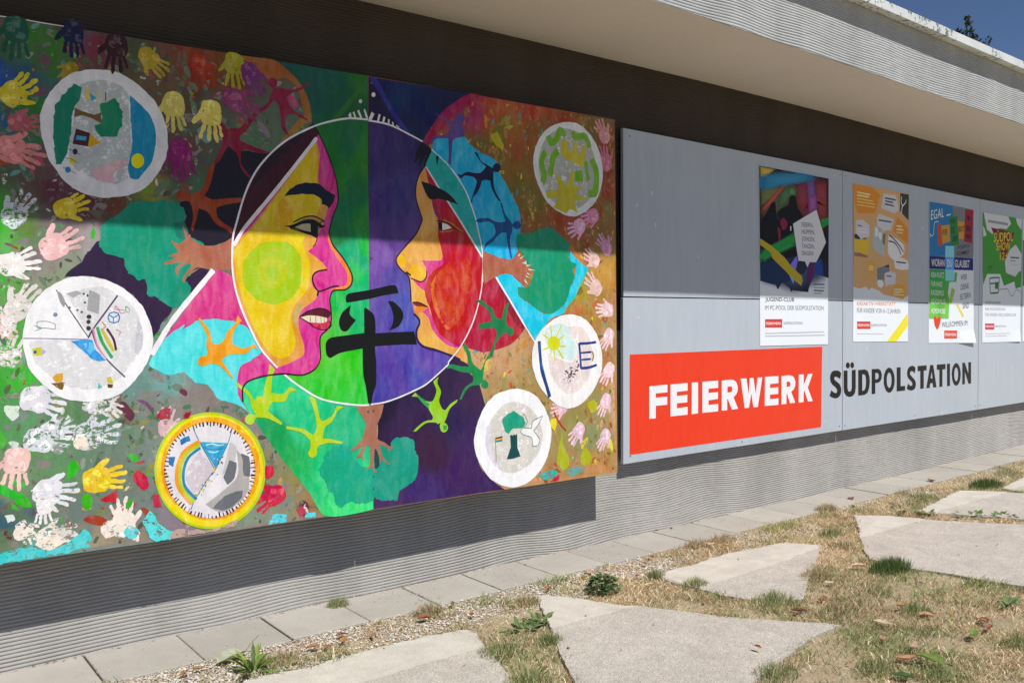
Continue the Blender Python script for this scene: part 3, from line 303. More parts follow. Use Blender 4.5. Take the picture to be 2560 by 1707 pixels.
["trunk",1,[["s","b06450",{},[3068,1660,3121,1650,3082,1661,3136,1644,3197,1630,3259,1631,3309,1665,3339,1642,3361,1611,3380,1590,3372,1558,3349,1520,3342,1487,3307,1518,3258,1546,3203,1552,3148,1535,3075,1498,3075,1506,3064,1563]],["p","c4e4cc",{},[3318,1662,3308,1646,3299,1649]],["p","c4e4cc",{},[3350,1653,3318,1632,3311,1636]],["p","c4e4cc",{},[3357,1624,3361,1606,3329,1611]],["p","c4e4cc",{},[3357,1603,3393,1604,3360,1594]],["p","c4e4cc",{},[3371,1585,3425,1576,3378,1575]],["p","c4e4cc",{},[3365,1564,3392,1548,3364,1555]],["p","c4e4cc",{},[3353,1549,3387,1534,3357,1539]],["p","c4e4cc",{},[3346,1533,3372,1499,3346,1515]]]],
["cyan_wedge",0,[["s","1ccae8",{"r":2.0},[3147,1535,3203,1552,3258,1546,3342,1487,3296,1486,3306,1440,3392,1393,3494,1346,3583,1366,3646,1416,3677,1488,3708,1539,3723,1618,3678,1638,3675,1688,3739,1640,3819,1597,3770,1529,3707,1439,3652,1394,3625,1350,3538,1325,3464,1263,3420,1207]],["w","3cc8b0",11.0,[3814,1592,3762,1524,3707,1439,3652,1391,3625,1352]],["w","f2f0f4",10.1,[3150,1535,3250,1410,3355,1275,3416,1200]]]],
["purple_field",0,[["F",[[2567,842,"321a48"],[2744,681,"38183c"],[2868,820,"2a1c4c"],[2965,966,"3a2048"],[2682,491,"3a2468"],[2507,464,"44285e"],[2930,562,"3c1e58"],[2465,907,"1a1030"],[2808,1024,"2c1a40"],[2996,709,"3a2058"]],{"g":30.0},[2399,932,2471,938,2545,954,2627,979,2716,1013,2864,1121,2871,1137,2966,1098,2979,1052,3030,1014,3076,888,3078,888,3031,757,3030,603,3122,500,3205,445,3126,447,2413,450,2419,665,2437,833]]]],
["painted_tree",0,[]],
["crown",1,[["s","0aa882",{"r":8.0},[2155,714,2191,750,2233,759,2286,742,2296,709,2359,647,2408,624,2409,500,2351,484,2284,497,2237,486,2205,514,2186,551,2161,600,2132,643]],["s","119a80",{"r":7.0},[2408,760,2442,757,2486,734,2509,727,2532,761,2590,767,2638,745,2640,701,2661,669,2663,630,2647,568,2594,530,2560,515,2542,474,2484,476,2439,486,2412,500]],["s","0c4848",{"r":3.0},[2414,731,2441,710,2446,662,2435,634,2416,636]]]],
["trunk",1,[["s","a8705a",{},[2318,927,2399,928,2470,930,2455,879,2432,833,2434,772,2475,750,2504,728,2522,732,2499,708,2480,730,2444,746,2454,708,2466,679,2504,650,2490,649,2455,677,2444,652,2441,691,2420,739,2414,684,2414,641,2430,620,2417,618,2403,642,2363,632,2391,658,2393,738,2377,749,2354,708,2359,674,2347,695,2315,697,2327,707,2359,749,2332,738,2301,727,2286,733,2343,770,2360,802,2367,852,2344,891]]]],
["painted_figure",0,[["s","98cc28",{},[2791,806,2797,820,2781,814,2769,822,2709,824,2650,789,2634,790,2661,811,2703,833,2746,837,2752,849,2726,890,2720,910,2662,952,2627,956,2647,973,2669,957,2709,931,2747,927,2765,952,2772,981,2754,1021,2786,1043,2778,1014,2799,970,2788,926,2808,885,2824,878,2857,907,2902,927,2896,914,2851,882,2832,841,2818,820,2837,805,2840,785,2821,771,2800,778]],["s","3ca83c",{},[2809,805,2834,803,2834,785,2815,779]],["s","30a048",{},[2650,968,2680,949,2733,914,2721,895,2674,937]]]],
["painted_figure",0,[["s","1a8a4a",{},[3057,1005,3034,992,2978,987,2947,958,2921,922,2914,928,2946,981,2998,1010,2993,1050,2921,1063,2858,1083,2836,1080,2839,1093,2864,1102,2927,1089,2974,1087,2966,1118,2961,1145,2938,1185,2951,1205,2981,1155,2998,1103,3051,1065,3077,1111,3111,1161,3102,1135,3129,1132,3085,1113,3072,1082,3091,1114,3074,1084,3067,1048,3063,1018,3083,1011,3100,993,3090,974,3066,974,3050,990]]]],
["painted_figure",0,[["s","1c7c48",{},[3018,1416,3054,1417,3094,1391,3122,1380,3147,1335,3186,1319,3202,1371,3221,1402,3239,1403,3224,1350,3219,1308,3236,1281,3262,1275,3270,1256,3260,1239,3239,1236,3218,1253,3175,1230,3148,1199,3134,1158,3127,1133,3105,1135,3112,1158,3134,1204,3153,1241,3145,1276,3086,1274,3040,1272,3034,1298,3113,1309,3119,1324,3100,1364,3048,1398]]]],
["handprint",0,[["h","~0a4030",[931,2332],-92.0,163,"l"]]],
["handprint",0,[["h","~0c0f30",[1126,2363],-88.0,148,"l"]]],
["handprint",0,[["h","~8a7a20",[1423,2329],-35.0,140,"l"]]],
["handprint",0,[["h","~a89a20",[933,2151],45.0,156,"l"]]],
["handprint",0,[["h","~8a4048",[956,2032],0.0,122,"r"]]],
["handprint",0,[["h","~a86060",[933,1924],-12.0,178,"r"]]],
["handprint",0,[["h","~a09448",[1502,2146],-85.0,166,"l"]]],
["handprint",0,[["h","~6a1450",[1530,1963],-80.0,174,"l"]]],
["handprint",0,[["h","~7a6a14",[1106,2233],-120.0,102,"l"]]],
["handprint",0,[["h","~7a2c08",[1619,2324],-60.0,144,"r"]]],
["handprint",0,[["h","~7a7410",[1756,2351],-88.0,156,"l"]]],
["handprint",0,[["h","~5a2458",[1832,2321],-70.0,158,"r"]]],
["handprint",0,[["h","~6a2c50",[1782,2209],-30.0,183,"r"]]],
["handprint",0,[["h","~b0a050",[1654,2129],-88.0,178,"l"]]],
["handprint",0,[["h","~a0a4ac",[934,1719],48.0,151,"d"]]],
["handprint",0,[["h","~b09a18",[1108,1750],28.0,141,"l"]]],
["handprint",0,[["h","e8b8b8",[1071,1607],28.0,170,"r"]]],
["handprint",0,[["h","f0ece8",[927,1536],18.0,158,"l"]]],
["handprint",0,[["h","e0d8d4",[942,1390],48.0,158,"r"]]],
["handprint",0,[["h","e4dcd8",[902,1216],60.0,135,"d"]]],
["handprint",0,[["h","e8e6ee",[1001,1026],-18.0,172,"r"]]],
["handprint",0,[["h","dfe4ea",[1016,885],-8.0,175,"d"]]],
["handprint",0,[["h","dfe4ea",[1192,894],8.0,190,"d"]]],
["handprint",0,[["h","eec0bc",[908,793],-95.0,170,"l"]]],
["handprint",0,[["h","e8e8f0",[1039,689],-15.0,172,"r"]]],
["handprint",0,[["h","f0c828",[1217,721],2.0,179,"r"]]],
["handprint",0,[["h","e4e2e8",[1202,999],-12.0,137,"d"]]],
["handprint",0,[["h","e0b8bc",[1450,923],88.0,126,"l"]]],
["handprint",0,[["h","d02848",[1890,560],205.0,163,"l"]]],
["handprint",0,[["h","~a87478",[3930,2366],128.0,160,"l"]]],
["handprint",0,[["h","~9a5c68",[3950,2221],112.0,161,"l"]]],
["handprint",0,[["h","~b0708c",[3831,1887],195.0,150,"r"]]],
["handprint",0,[["h","~b4849c",[3724,1819],200.0,153,"r"]]],
["handprint",0,[["h","~a07090",[3944,1735],140.0,149,"l"]]],
["handprint",0,[["h","e8c0b8",[3842,1661],150.0,147,"r"]]],
["handprint",0,[["h","e4c0b8",[3858,1514],140.0,160,"r"]]],
["handprint",0,[["h","f4ccd0",[3947,1367],180.0,149,"l"]]],
["handprint",0,[["h","f2ccd0",[3963,1206],228.0,145,"r"]]],
["handprint",0,[["h","f2ccd0",[3963,1010],230.0,150,"r"]]],
["handprint",0,[["h","eec8d4",[3938,834],235.0,151,"r"]]],
["handprint",0,[["h","eac4d4",[3720,691],222.0,151,"r"]]],
["handprint",0,[["h","eec8d4",[3934,639],232.0,146,"r"]]],
["handprint",0,[["h","eec0cc",[3590,839],188.0,134,"r"]]],
["handprint",0,[["h","f0e8dc",[1277,567],95.0,162,"l"]]],
["handprint",0,[["h","eeeae8",[995,629],-92.0,110,"r"]]],
["handprint",0,[["h","f2e8e0",[936,559],-60.0,102,"d"]]],
["handprint",0,[["h","f2e4d8",[1041,533],8.0,148,"d"]]],
["handprint",0,[["h","f0c0bc",[874,1303],-60.0,99,"r"]]],
["handprint",0,[["h","e4e0dc",[887,1326],80.0,121,"d"]]],
["handprint",0,[["h","d8d4d0",[1230,997],-40.0,122,"d"]]],
["handprint",0,[["h","dfe4ea",[1056,928],20.0,126,"d"]]],
["painted_circle",0,[["s","eef0f4",{"r":1.6},[1197,2263,1272,2267,1343,2242,1416,2184,1455,2120,1472,2042,1464,1966,1427,1893,1377,1834,1304,1801,1232,1788,1154,1796,1092,1833,1040,1899,1013,1974,1004,2051,1015,2103,1044,2163,1097,2222,1142,2248]],["s","c2cccc",{"d":1,"r":4.0},[1151,2207,1257,2229,1319,2190,1326,2064,1330,1967,1314,1868,1266,1844,1191,1857,1128,1884,1102,1928,1112,2037,1132,2134]],["s","10886c",{"r":4.0},[1124,2202,1151,2188,1137,2135,1118,2085,1112,2014,1093,1941,1075,1897,1057,1895,1050,1983,1049,2048,1056,2105,1083,2148]],["s","~0c7090",{"r":2.0},[1326,2186,1367,2157,1410,2109,1425,2047,1413,1956,1383,1904,1353,1870,1324,1868,1316,1917,1333,2001,1329,2089]],["s","~c4b408",{},[1377,1941,1376,1932,1372,1924,1367,1917,1360,1913,1352,1910,1345,1911,1338,1914,1333,1920,1330,1928,1329,1936,1330,1945,1333,1954,1339,1960,1346,1965,1353,1967,1361,1967,1368,1964,1373,1958,1376,1950]],["s","~0c6844",{"r":6.0},[1214,2136,1261,2162,1289,2151,1298,2109,1293,2060,1283,2030,1222,2017,1199,2048,1222,2080,1218,2108]],["p","~5a4424",{},[1125,2112,1149,2102,1195,2094,1218,2106,1220,2065,1185,2080,1149,2087,1122,2076]],["p","~3a1820",{},[1128,2035,1178,2024,1170,1973,1115,1977]],["p","~3484a0",{},[1130,2010,1166,2009,1162,1994,1126,1994]],["p","~a8821c",{},[1178,2023,1217,1991,1169,1970]],["p","~b09a20",{},[1169,2189,1182,2188,1178,2169,1175,2145,1163,2145]],["p","~1880a0",{},[1178,2174,1204,2158,1184,2143]],["W","~a89a3a",3.0,[1203,2180,1238,2185,1236,2149,1203,2146]],["w","~4a3a30",3.8,[1237,2187,1236,2151]],["s","~101830",{},[1133,1950,1131,1943,1126,1939,1121,1938,1116,1942,1115,1948,1117,1955,1121,1960,1127,1960,1131,1957]],["s","~a8a020",{},[1126,1916,1124,1908,1118,1903,1110,1902,1105,1906,1103,1913,1105,1921,1111,1926,1118,1927,1124,1923]],["s","~1c70a0",{},[1108,1881,1106,1874,1101,1869,1094,1868,1089,1872,1087,1879,1089,1886,1094,1891,1101,1892,1106,1888]],["w","~303040",2.2,[1098,1958,1116,1951,1142,1940]],["w","~303040",2.2,[1088,1922,1111,1920,1133,1908]],["w","~303040",2.2,[1079,1888,1101,1881,1123,1869]],["s","~b08a90",{"d":1},[1183,1884,1220,1902,1258,1925,1315,1936,1315,1921,1267,1907,1315,1902,1267,1888,1266,1854,1219,1845,1191,1857]]]],
["painted_circle",0,[["s","f2f2f4",{"r":1.6},[1140,1489,1214,1481,1284,1451,1351,1393,1387,1328,1403,1253,1388,1179,1367,1138,1323,1085,1279,1045,1207,1023,1134,1022,1062,1041,1002,1091,955,1153,939,1211,935,1271,950,1344,985,1409,1033,1451,1086,1480]],["s","dcdcde",{"d":1,"r":4.0},[1195,1454,1260,1431,1331,1373,1360,1284,1354,1210,1304,1137,1255,1090,1162,1066,1072,1089,985,1159,957,1233,961,1252,1092,1254,1160,1258,1112,1372,1085,1419]],["s","c8c8d0",{"d":1},[1345,1329,1364,1284,1359,1215,1329,1176,1335,1250]],["w","9a90b0",4.3,[936,1261,1008,1259,1160,1253]],["w","5a5a60",4.4,[1050,1437,1085,1381,1160,1262]],["w","4a4060",6.1,[1270,1419,1226,1358,1174,1286,1160,1258]],["w","504860",5.2,[1174,1286,1192,1228,1233,1169,1294,1106]],["p","a4a6aa",{},[1167,1439,1206,1421,1199,1348,1157,1363]],["p","aaacb0",{},[1083,1424,1122,1435,1140,1425,1108,1409]],["s","9a9c9e",{},[1052,1433,1068,1424,1081,1391,1076,1372,1063,1391]],["s","3a3a3c",{},[1173,1338,1172,1333,1167,1330,1161,1330,1157,1333,1155,1338,1157,1343,1162,1346,1167,1346,1172,1343]],["s","3a3a3c",{},[1170,1319,1168,1314,1164,1311,1160,1311,1156,1314,1154,1319,1156,1324,1160,1327,1165,1327,1169,1324]],["s","3a3a3c",{},[1171,1295,1169,1289,1164,1286,1159,1286,1155,1290,1153,1295,1155,1300,1159,1304,1165,1303,1169,1300]],["s","4a4a4c",{},[1151,1423,1150,1421,1148,1419,1145,1419,1143,1421,1142,1423,1143,1426,1145,1427,1148,1427,1150,1426]],["s","4a4a4c",{},[1164,1418,1163,1414,1161,1412,1159,1412,1157,1414,1156,1418,1157,1421,1159,1423,1161,1423,1163,1421]],["s","4a4a4c",{},[1155,1391,1154,1389,1152,1387,1149,1387,1147,1389,1146,1391,1147,1394,1149,1395,1152,1395,1154,1394]],["s","4a4a4c",{},[1143,1356,1142,1353,1140,1351,1137,1351,1135,1353,1134,1356,1135,1358,1137,1360,1140,1360,1142,1358]],["s","4a4a4c",{},[1127,1363,1126,1360,1124,1359,1121,1359,1119,1360,1119,1363,1120,1365,1122,1367,1124,1367,1126,1365]],["s","4a4a4c",{},[1100,1372,1099,1370,1097,1368,1095,1368,1093,1370,1092,1372,1093,1375,1095,1376,1097,1376,1099,1375]],["w","e090b0",6.1,[1178,1296,1192,1233,1224,1179]],["w","2ca860",12.0,[1193,1300,1211,1242,1247,1181]],["w","c8c020",12.2,[1209,1293,1234,1242,1252,1207]],["w","5a1838",9.1,[1228,1293,1253,1251,1261,1210]],["w","c86878",4.5,[1212,1319,1225,1300,1211,1291]],["s","2c9ce0",{"r":3.0},[1095,1250,1174,1250,1185,1214,1224,1168,1173,1181,1136,1215]],["s","60c8f0",{"d":1},[1141,1239,1173,1241,1185,1214,1164,1195]],["W","2a78b8",4.6,[1233,1335,1240,1351,1254,1356,1271,1351,1277,1335,1271,1319,1254,1314,1239,1319]],["w","2a78b8",3.8,[1254,1334,1235,1346]],["w","2a78b8",3.8,[1254,1334,1273,1346]],["w","2a78b8",3.8,[1253,1334,1253,1314]],["W","d07898",3.8,[1262,1380,1276,1365,1293,1363,1295,1353,1281,1351,1274,1363,1259,1368]],["W","50b080",3.9,[1300,1378,1314,1368,1312,1353,1300,1358]],["w","d08090",3.8,[1261,1290,1280,1280,1272,1265]],["p","c8c828",{},[966,1224,996,1229,998,1198,968,1197]],["p","304878",{},[970,1216,980,1216,980,1206,971,1205]],["p","c0a8d0",{},[998,1224,1013,1211,998,1199]],["W","8a9090",2.9,[983,1320,1014,1322,1045,1311,1044,1292,1013,1297,983,1298]],["w","60b0a0",2.9,[973,1307,1000,1297,974,1286]],["s","7890a8",{},[1054,1346,1052,1341,1048,1338,1043,1338,1039,1341,1038,1346,1040,1351,1044,1354,1048,1354,1052,1351]],["s","d8a020",{},[1032,1113,1046,1129,1069,1130,1067,1102,1045,1097]],["s","7a6018",{"d":1,"r":3.0},[1028,1099,1076,1097,1068,1069,1045,1079]],["s","d0c010",{},[1225,1107,1242,1110,1249,1084,1228,1089]],["s","5c4a18",{},[1227,1083,1248,1081,1246,1067,1229,1068]],["s","60c8c0",{},[1194,1091,1208,1071,1192,1065]]]],
["painted_circle",0,[["s","b4d020",{},[1874,684,1861,609,1824,544,1768,497,1700,472,1626,471,1554,493,1490,536,1442,594,1411,662,1401,735,1413,805,1445,866,1495,914,1559,942,1632,949,1705,932,1773,893,1828,834,1863,762]],["s","f0dc10",{"r":1.0},[1862,685,1849,613,1814,551,1761,506,1695,482,1625,481,1556,502,1495,543,1448,599,1419,664,1410,733,1421,800,1452,859,1500,904,1561,932,1630,938,1701,922,1766,884,1818,828,1851,759]],["s","f0a41c",{"d":1,"r":2.0},[1848,695,1836,629,1804,572,1754,531,1693,508,1628,507,1564,526,1507,564,1464,615,1436,675,1428,739,1438,801,1467,856,1512,898,1569,923,1633,929,1698,914,1758,879,1807,827,1838,764]],["s","e4e0e4",{"r":1.0},[1823,691,1813,630,1784,578,1739,540,1684,519,1625,518,1567,535,1515,570,1476,617,1451,673,1443,732,1452,789,1478,839,1519,878,1571,901,1629,906,1689,892,1743,860,1786,812,1814,754]],["w","4a2030",7.5,[1814,688,1827,687]],["w","4a2030",7.8,[1805,673,1826,669]],["w","4a2030",4.8,[1807,662,1824,657]],["w","4a2030",4.9,[1800,648,1820,641]],["w","6a1828",3.5,[1804,630,1815,625]],["w","6a1828",3.3,[1787,618,1807,606]],["w","4a2030",7.1,[1791,603,1801,596]],["w","4a2030",4.2,[1771,593,1789,578]],["w","4a2030",3.6,[1766,578,1778,566]],["w","6a1828",4.3,[1752,572,1767,555]],["w","4a2030",4.0,[1744,565,1758,548]],["w","4a2030",6.0,[1737,550,1745,539]],["w","301820",7.2,[1717,551,1729,530]],["w","6a1828",5.2,[1707,542,1716,524]],["w","4a2030",8.0,[1695,539,1703,520]],["w","6a1828",4.6,[1681,533,1686,516]],["w","4a2030",6.6,[1664,537,1669,513]],["w","4a2030",6.8,[1651,523,1653,512]],["w","301820",5.4,[1634,524,1635,513]],["w","6a1828",3.1,[1620,535,1619,515]],["w","301820",2.6,[1605,530,1604,518]],["w","301820",5.3,[1591,544,1587,523]],["w","301820",7.7,[1581,547,1575,528]],["w","301820",4.2,[1566,552,1559,535]],["w","301820",8.0,[1549,556,1543,544]],["w","6a1828",2.6,[1544,569,1533,551]],["w","301820",5.0,[1527,577,1517,564]],["w","4a2030",7.0,[1520,589,1506,573]],["w","4a2030",5.9,[1509,598,1495,585]],["w","6a1828",4.5,[1498,612,1483,600]],["w","4a2030",4.9,[1489,619,1476,610]],["w","6a1828",7.8,[1474,634,1464,629]],["w","301820",4.0,[1474,649,1458,642]],["w","6a1828",7.0,[1471,662,1453,656]],["w","6a1828",7.2,[1466,676,1447,672]],["w","301820",2.8,[1459,688,1444,686]],["w","4a2030",6.7,[1457,706,1441,705]],["w","301820",7.0,[1452,718,1439,718]],["w","301820",7.8,[1448,733,1439,734]],["w","4a2030",5.0,[1459,746,1440,750]],["w","301820",5.0,[1460,763,1443,768]],["w","301820",4.3,[1460,778,1447,783]],["w","6a1828",4.4,[1463,792,1451,797]],["w","6a1828",7.9,[1467,807,1458,812]],["w","4a2030",3.5,[1478,817,1465,826]],["w","301820",6.3,[1481,829,1472,836]],["w","4a2030",5.9,[1492,841,1482,850]],["w","6a1828",4.1,[1504,850,1493,862]],["w","301820",6.4,[1510,861,1503,870]],["w","6a1828",5.9,[1524,860,1512,878]],["w","4a2030",5.9,[1532,875,1526,886]],["w","4a2030",3.4,[1546,878,1539,893]],["w","4a2030",5.2,[1565,880,1558,901]],["w","301820",4.6,[1575,888,1570,905]],["w","4a2030",6.5,[1589,893,1586,908]],["w","301820",7.3,[1603,891,1600,910]],["w","301820",7.9,[1620,896,1619,910]],["w","301820",5.5,[1632,890,1633,909]],["w","301820",7.2,[1646,892,1648,908]],["w","301820",5.1,[1662,892,1664,904]],["w","6a1828",8.1,[1674,883,1678,900]],["w","301820",7.3,[1693,878,1699,892]],["w","301820",5.8,[1704,869,1712,885]],["w","6a1828",4.9,[1716,858,1726,876]],["w","6a1828",8.1,[1733,852,1742,865]],["w","4a2030",6.0,[1746,849,1752,857]],["w","6a1828",3.9,[1757,838,1764,845]],["w","301820",5.4,[1767,827,1775,834]],["w","4a2030",6.4,[1773,809,1787,818]],["w","4a2030",7.1,[1781,791,1799,800]],["w","301820",3.9,[1785,776,1806,785]],["w","6a1828",4.1,[1790,764,1812,771]],["w","301820",5.4,[1808,755,1817,757]],["w","4a2030",2.6,[1807,733,1823,735]],["w","301820",6.2,[1805,723,1825,724]],["w","301820",4.6,[1803,704,1827,703]],["s","d0c4cc",{"d":1},[1525,703,1584,790,1648,716,1593,644,1561,617]],["s","b0aca8",{},[1608,575,1690,627,1747,679,1743,786,1787,728,1797,631,1763,571,1673,535]],["s","c8c4c4",{},[1715,820,1743,797,1731,734,1680,686]],["s","6a6e74",{"r":3.0},[1711,744,1742,733,1731,665,1702,647,1686,675]],["s","6a6e74",{"r":3.0},[1765,765,1802,751,1805,666,1775,675]],["s","6a6e74",{"r":3.0},[1639,555,1701,605,1769,613,1763,581,1695,541]],["s","28a0d4",{},[1585,832,1705,816,1653,716]],["w","d0f0f8",4.1,[1611,816,1638,819,1665,810,1690,812]],["w","1878b0",4.1,[1608,804,1643,795,1687,796]],["w","d0f0f8",4.1,[1622,789,1649,783,1665,787]],["w","2a78a0",3.2,[1561,885,1585,832,1650,711,1704,811,1724,870]],["w","2a78a0",3.3,[1650,711,1626,687,1560,596,1547,562]],["w","f0a830",21.1,[1587,830,1525,799,1496,736,1500,659,1552,587]],["w","b8d428",11.5,[1588,820,1532,789,1505,727,1509,658,1560,592]],["w","1c88b0",11.5,[1589,807,1540,775,1518,721,1523,659,1570,601]],["s","1878b8",{"r":2.0},[1505,847,1539,862,1548,840,1510,825]],["s","1878b8",{"r":2.0},[1462,780,1485,783,1475,741,1460,754]],["p","3a2a28",{},[1613,668,1611,666,1609,667,1608,669,1611,670]],["p","3a2a28",{},[1637,667,1635,665,1633,666,1633,669,1635,669]],["p","5090b0",{},[1599,655,1597,652,1592,654,1592,658,1596,659]],["p","5090b0",{},[1644,699,1642,696,1639,697,1639,701,1642,702]],["p","e8c828",{},[1602,636,1599,633,1595,635,1595,639,1599,640]],["p","5090b0",{},[1685,735,1683,732,1679,733,1679,737,1683,738]],["p","d8c040",{},[1615,661,1613,659,1609,660,1609,663,1613,664]],["p","d8c040",{},[1604,638,1603,636,1599,637,1599,640,1602,641]],["p","2a8a50",{},[1612,649,1610,646,1605,647,1605,652,1610,653]],["p","e8c828",{},[1689,766,1687,763,1684,765,1684,768,1687,769]],["p","e8c828",{},[1574,619,1572,615,1567,617,1567,621,1572,623]],["p","204060",{},[1641,696,1638,693,1633,695,1633,699,1638,700]],["p","2a8a50",{},[1615,672,1614,670,1611,671,1611,674,1614,674]],["p","3a2a28",{},[1672,755,1671,753,1668,754,1668,756,1671,757]],["p","3a2a28",{},[1612,654,1611,652,1608,653,1608,655,1611,656]],["p","d8c040",{},[1600,631,1599,629,1596,630,1596,633,1599,633]],["p","e8c828",{},[1649,706,1646,702,1641,704,1641,709,1646,710]],["p","d8c040",{},[1632,663,1630,661,1626,662,1626,666,1630,666]],["p","2a8a50",{},[1648,702,1646,700,1644,701,1644,703,1646,704]],["p","204060",{},[1609,666,1607,664,1605,665,1605,668,1607,668]],["p","204060",{},[1653,718,1652,716,1650,717,1650,719,1652,719]],["p","d8c040",{},[1676,765,1675,763,1673,764,1673,766,1675,767]],["p","e8c828",{},[1651,714,1648,711,1643,713,1643,717,1648,719]],["p","e8c828",{},[1622,651,1621,650,1619,650,1619,652,1621,653]],["p","e8c828",{},[1568,621,1565,618,1561,619,1561,623,1565,624]],["p","d8c040",{},[1568,637,1567,636,1565,637,1565,639,1567,640]],["p","5090b0",{},[1669,735,1666,732,1661,734,1661,738,1666,740]],["p","5090b0",{},[1661,729,1659,725,1654,727,1654,732,1659,733]],["p","e8c828",{},[1650,758,1648,756,1645,757,1645,760,1648,761]],["p","e8c828",{},[1626,705,1624,703,1621,704,1621,707,1624,708]],["p","3a2a28",{},[1685,760,1683,757,1679,759,1679,762,1683,763]],["p","d8c040",{},[1623,675,1621,673,1618,674,1618,677,1621,678]],["p","5090b0",{},[1581,622,1580,620,1577,621,1577,623,1579,624]],["p","e8c828",{},[1669,746,1666,743,1662,745,1662,749,1666,751]],["p","5090b0",{},[1663,692,1660,688,1656,690,1656,694,1660,695]],["p","204060",{},[1670,744,1667,741,1662,743,1662,747,1667,748]],["p","2a8a50",{},[1668,735,1667,732,1663,733,1663,737,1666,737]],["p","5090b0",{},[1593,615,1592,613,1589,614,1589,617,1592,618]],["p","d8c040",{},[1674,744,1672,741,1667,742,1667,746,1672,747]],["p","204060",{},[1682,739,1679,735,1674,737,1674,742,1679,743]],["p","5090b0",{},[1629,670,1628,669,1626,669,1626,671,1628,672]],["p","e8c828",{},[1658,725,1657,723,1654,724,1654,726,1657,727]],["p","e8c828",{},[1606,678,1605,676,1603,677,1602,679,1604,679]],["p","2a8a50",{},[1655,726,1654,725,1652,726,1652,728,1654,728]],["p","e8c828",{},[1566,620,1564,618,1562,619,1562,621,1564,622]],["p","5090b0",{},[1672,748,1670,746,1667,747,1667,750,1670,751]],["p","204060",{},[1679,739,1678,738,1676,739,1676,741,1678,741]],["p","e8c828",{},[1589,645,1586,642,1581,644,1581,648,1586,649]],["p","e8c828",{},[1664,752,1662,749,1658,751,1658,754,1662,755]],["p","e8c828",{},[1588,633,1586,630,1581,632,1581,637,1585,638]],["p","d8c040",{},[1643,700,1642,699,1640,700,1640,702,1642,702]],["p","e8c828",{},[1649,725,1647,722,1643,723,1643,727,1646,728]],["p","2a8a50",{},[1626,673,1624,671,1621,672,1621,676,1624,676]],["p","2a8a50",{},[1569,618,1567,615,1564,617,1564,620,1567,621]],["p","e8c828",{},[1614,668,1613,666,1610,667,1610,669,1613,670]],["p","5090b0",{},[1653,736,1651,732,1645,734,1645,739,1650,740]],["p","e8c828",{},[1684,736,1683,735,1681,735,1681,737,1683,738]],["p","2a8a50",{},[1622,668,1621,666,1619,667,1619,669,1621,670]],["p","5090b0",{},[1668,748,1665,745,1661,747,1660,751,1665,752]],["p","5090b0",{},[1585,625,1583,624,1581,625,1581,627,1583,627]]]],
["painted_circle",0,[["s","e8ecee",{"r":1.6},[3657,2383,3742,2385,3821,2347,3885,2287,3925,2201,3935,2122,3916,2041,3875,1970,3803,1914,3708,1878,3601,1894,3511,1942,3453,2013,3417,2096,3412,2170,3440,2248,3498,2319,3573,2361]],["s","b8bab2",{"d":1},[3649,2348,3757,2334,3836,2276,3876,2185,3884,2084,3835,1989,3740,1926,3647,1919,3541,1955,3482,2021,3453,2099,3454,2174,3483,2253,3558,2321]],["w","~5a8a14",40.3,[3517,2294,3535,2259,3573,2274,3603,2332,3630,2324,3629,2302]],["w","~5a8a14",34.6,[3699,2338,3718,2307,3789,2324,3820,2291,3828,2264]],["w","~5a8a14",36.0,[3498,2211,3468,2154,3475,2123,3490,2081,3475,2042]],["w","~5a8a14",38.5,[3591,2221,3553,2185,3546,2140,3527,2084]],["w","~5a8a14",41.8,[3844,2204,3880,2145,3884,2084,3868,2020,3819,2010]],["w","~5a8a14",28.6,[3800,2188,3808,2133,3820,2083]],["s","~5a8a14",{},[3717,2124,3772,2135,3780,2074,3717,2069]],["s","~9a9014",{},[3618,2279,3656,2286,3663,2229,3694,2230,3706,2286,3733,2281,3733,2220,3765,2229,3773,2269,3803,2278,3784,2153,3694,2172,3614,2202]],["s","~969214",{"r":2.0},[3497,1995,3602,2015,3557,2109,3663,2036,3686,2121,3717,2119,3701,2040,3764,2045,3717,1997,3819,1982,3709,1957,3740,1898,3678,1916,3647,1892,3556,1918,3594,1968,3511,1964]]]],
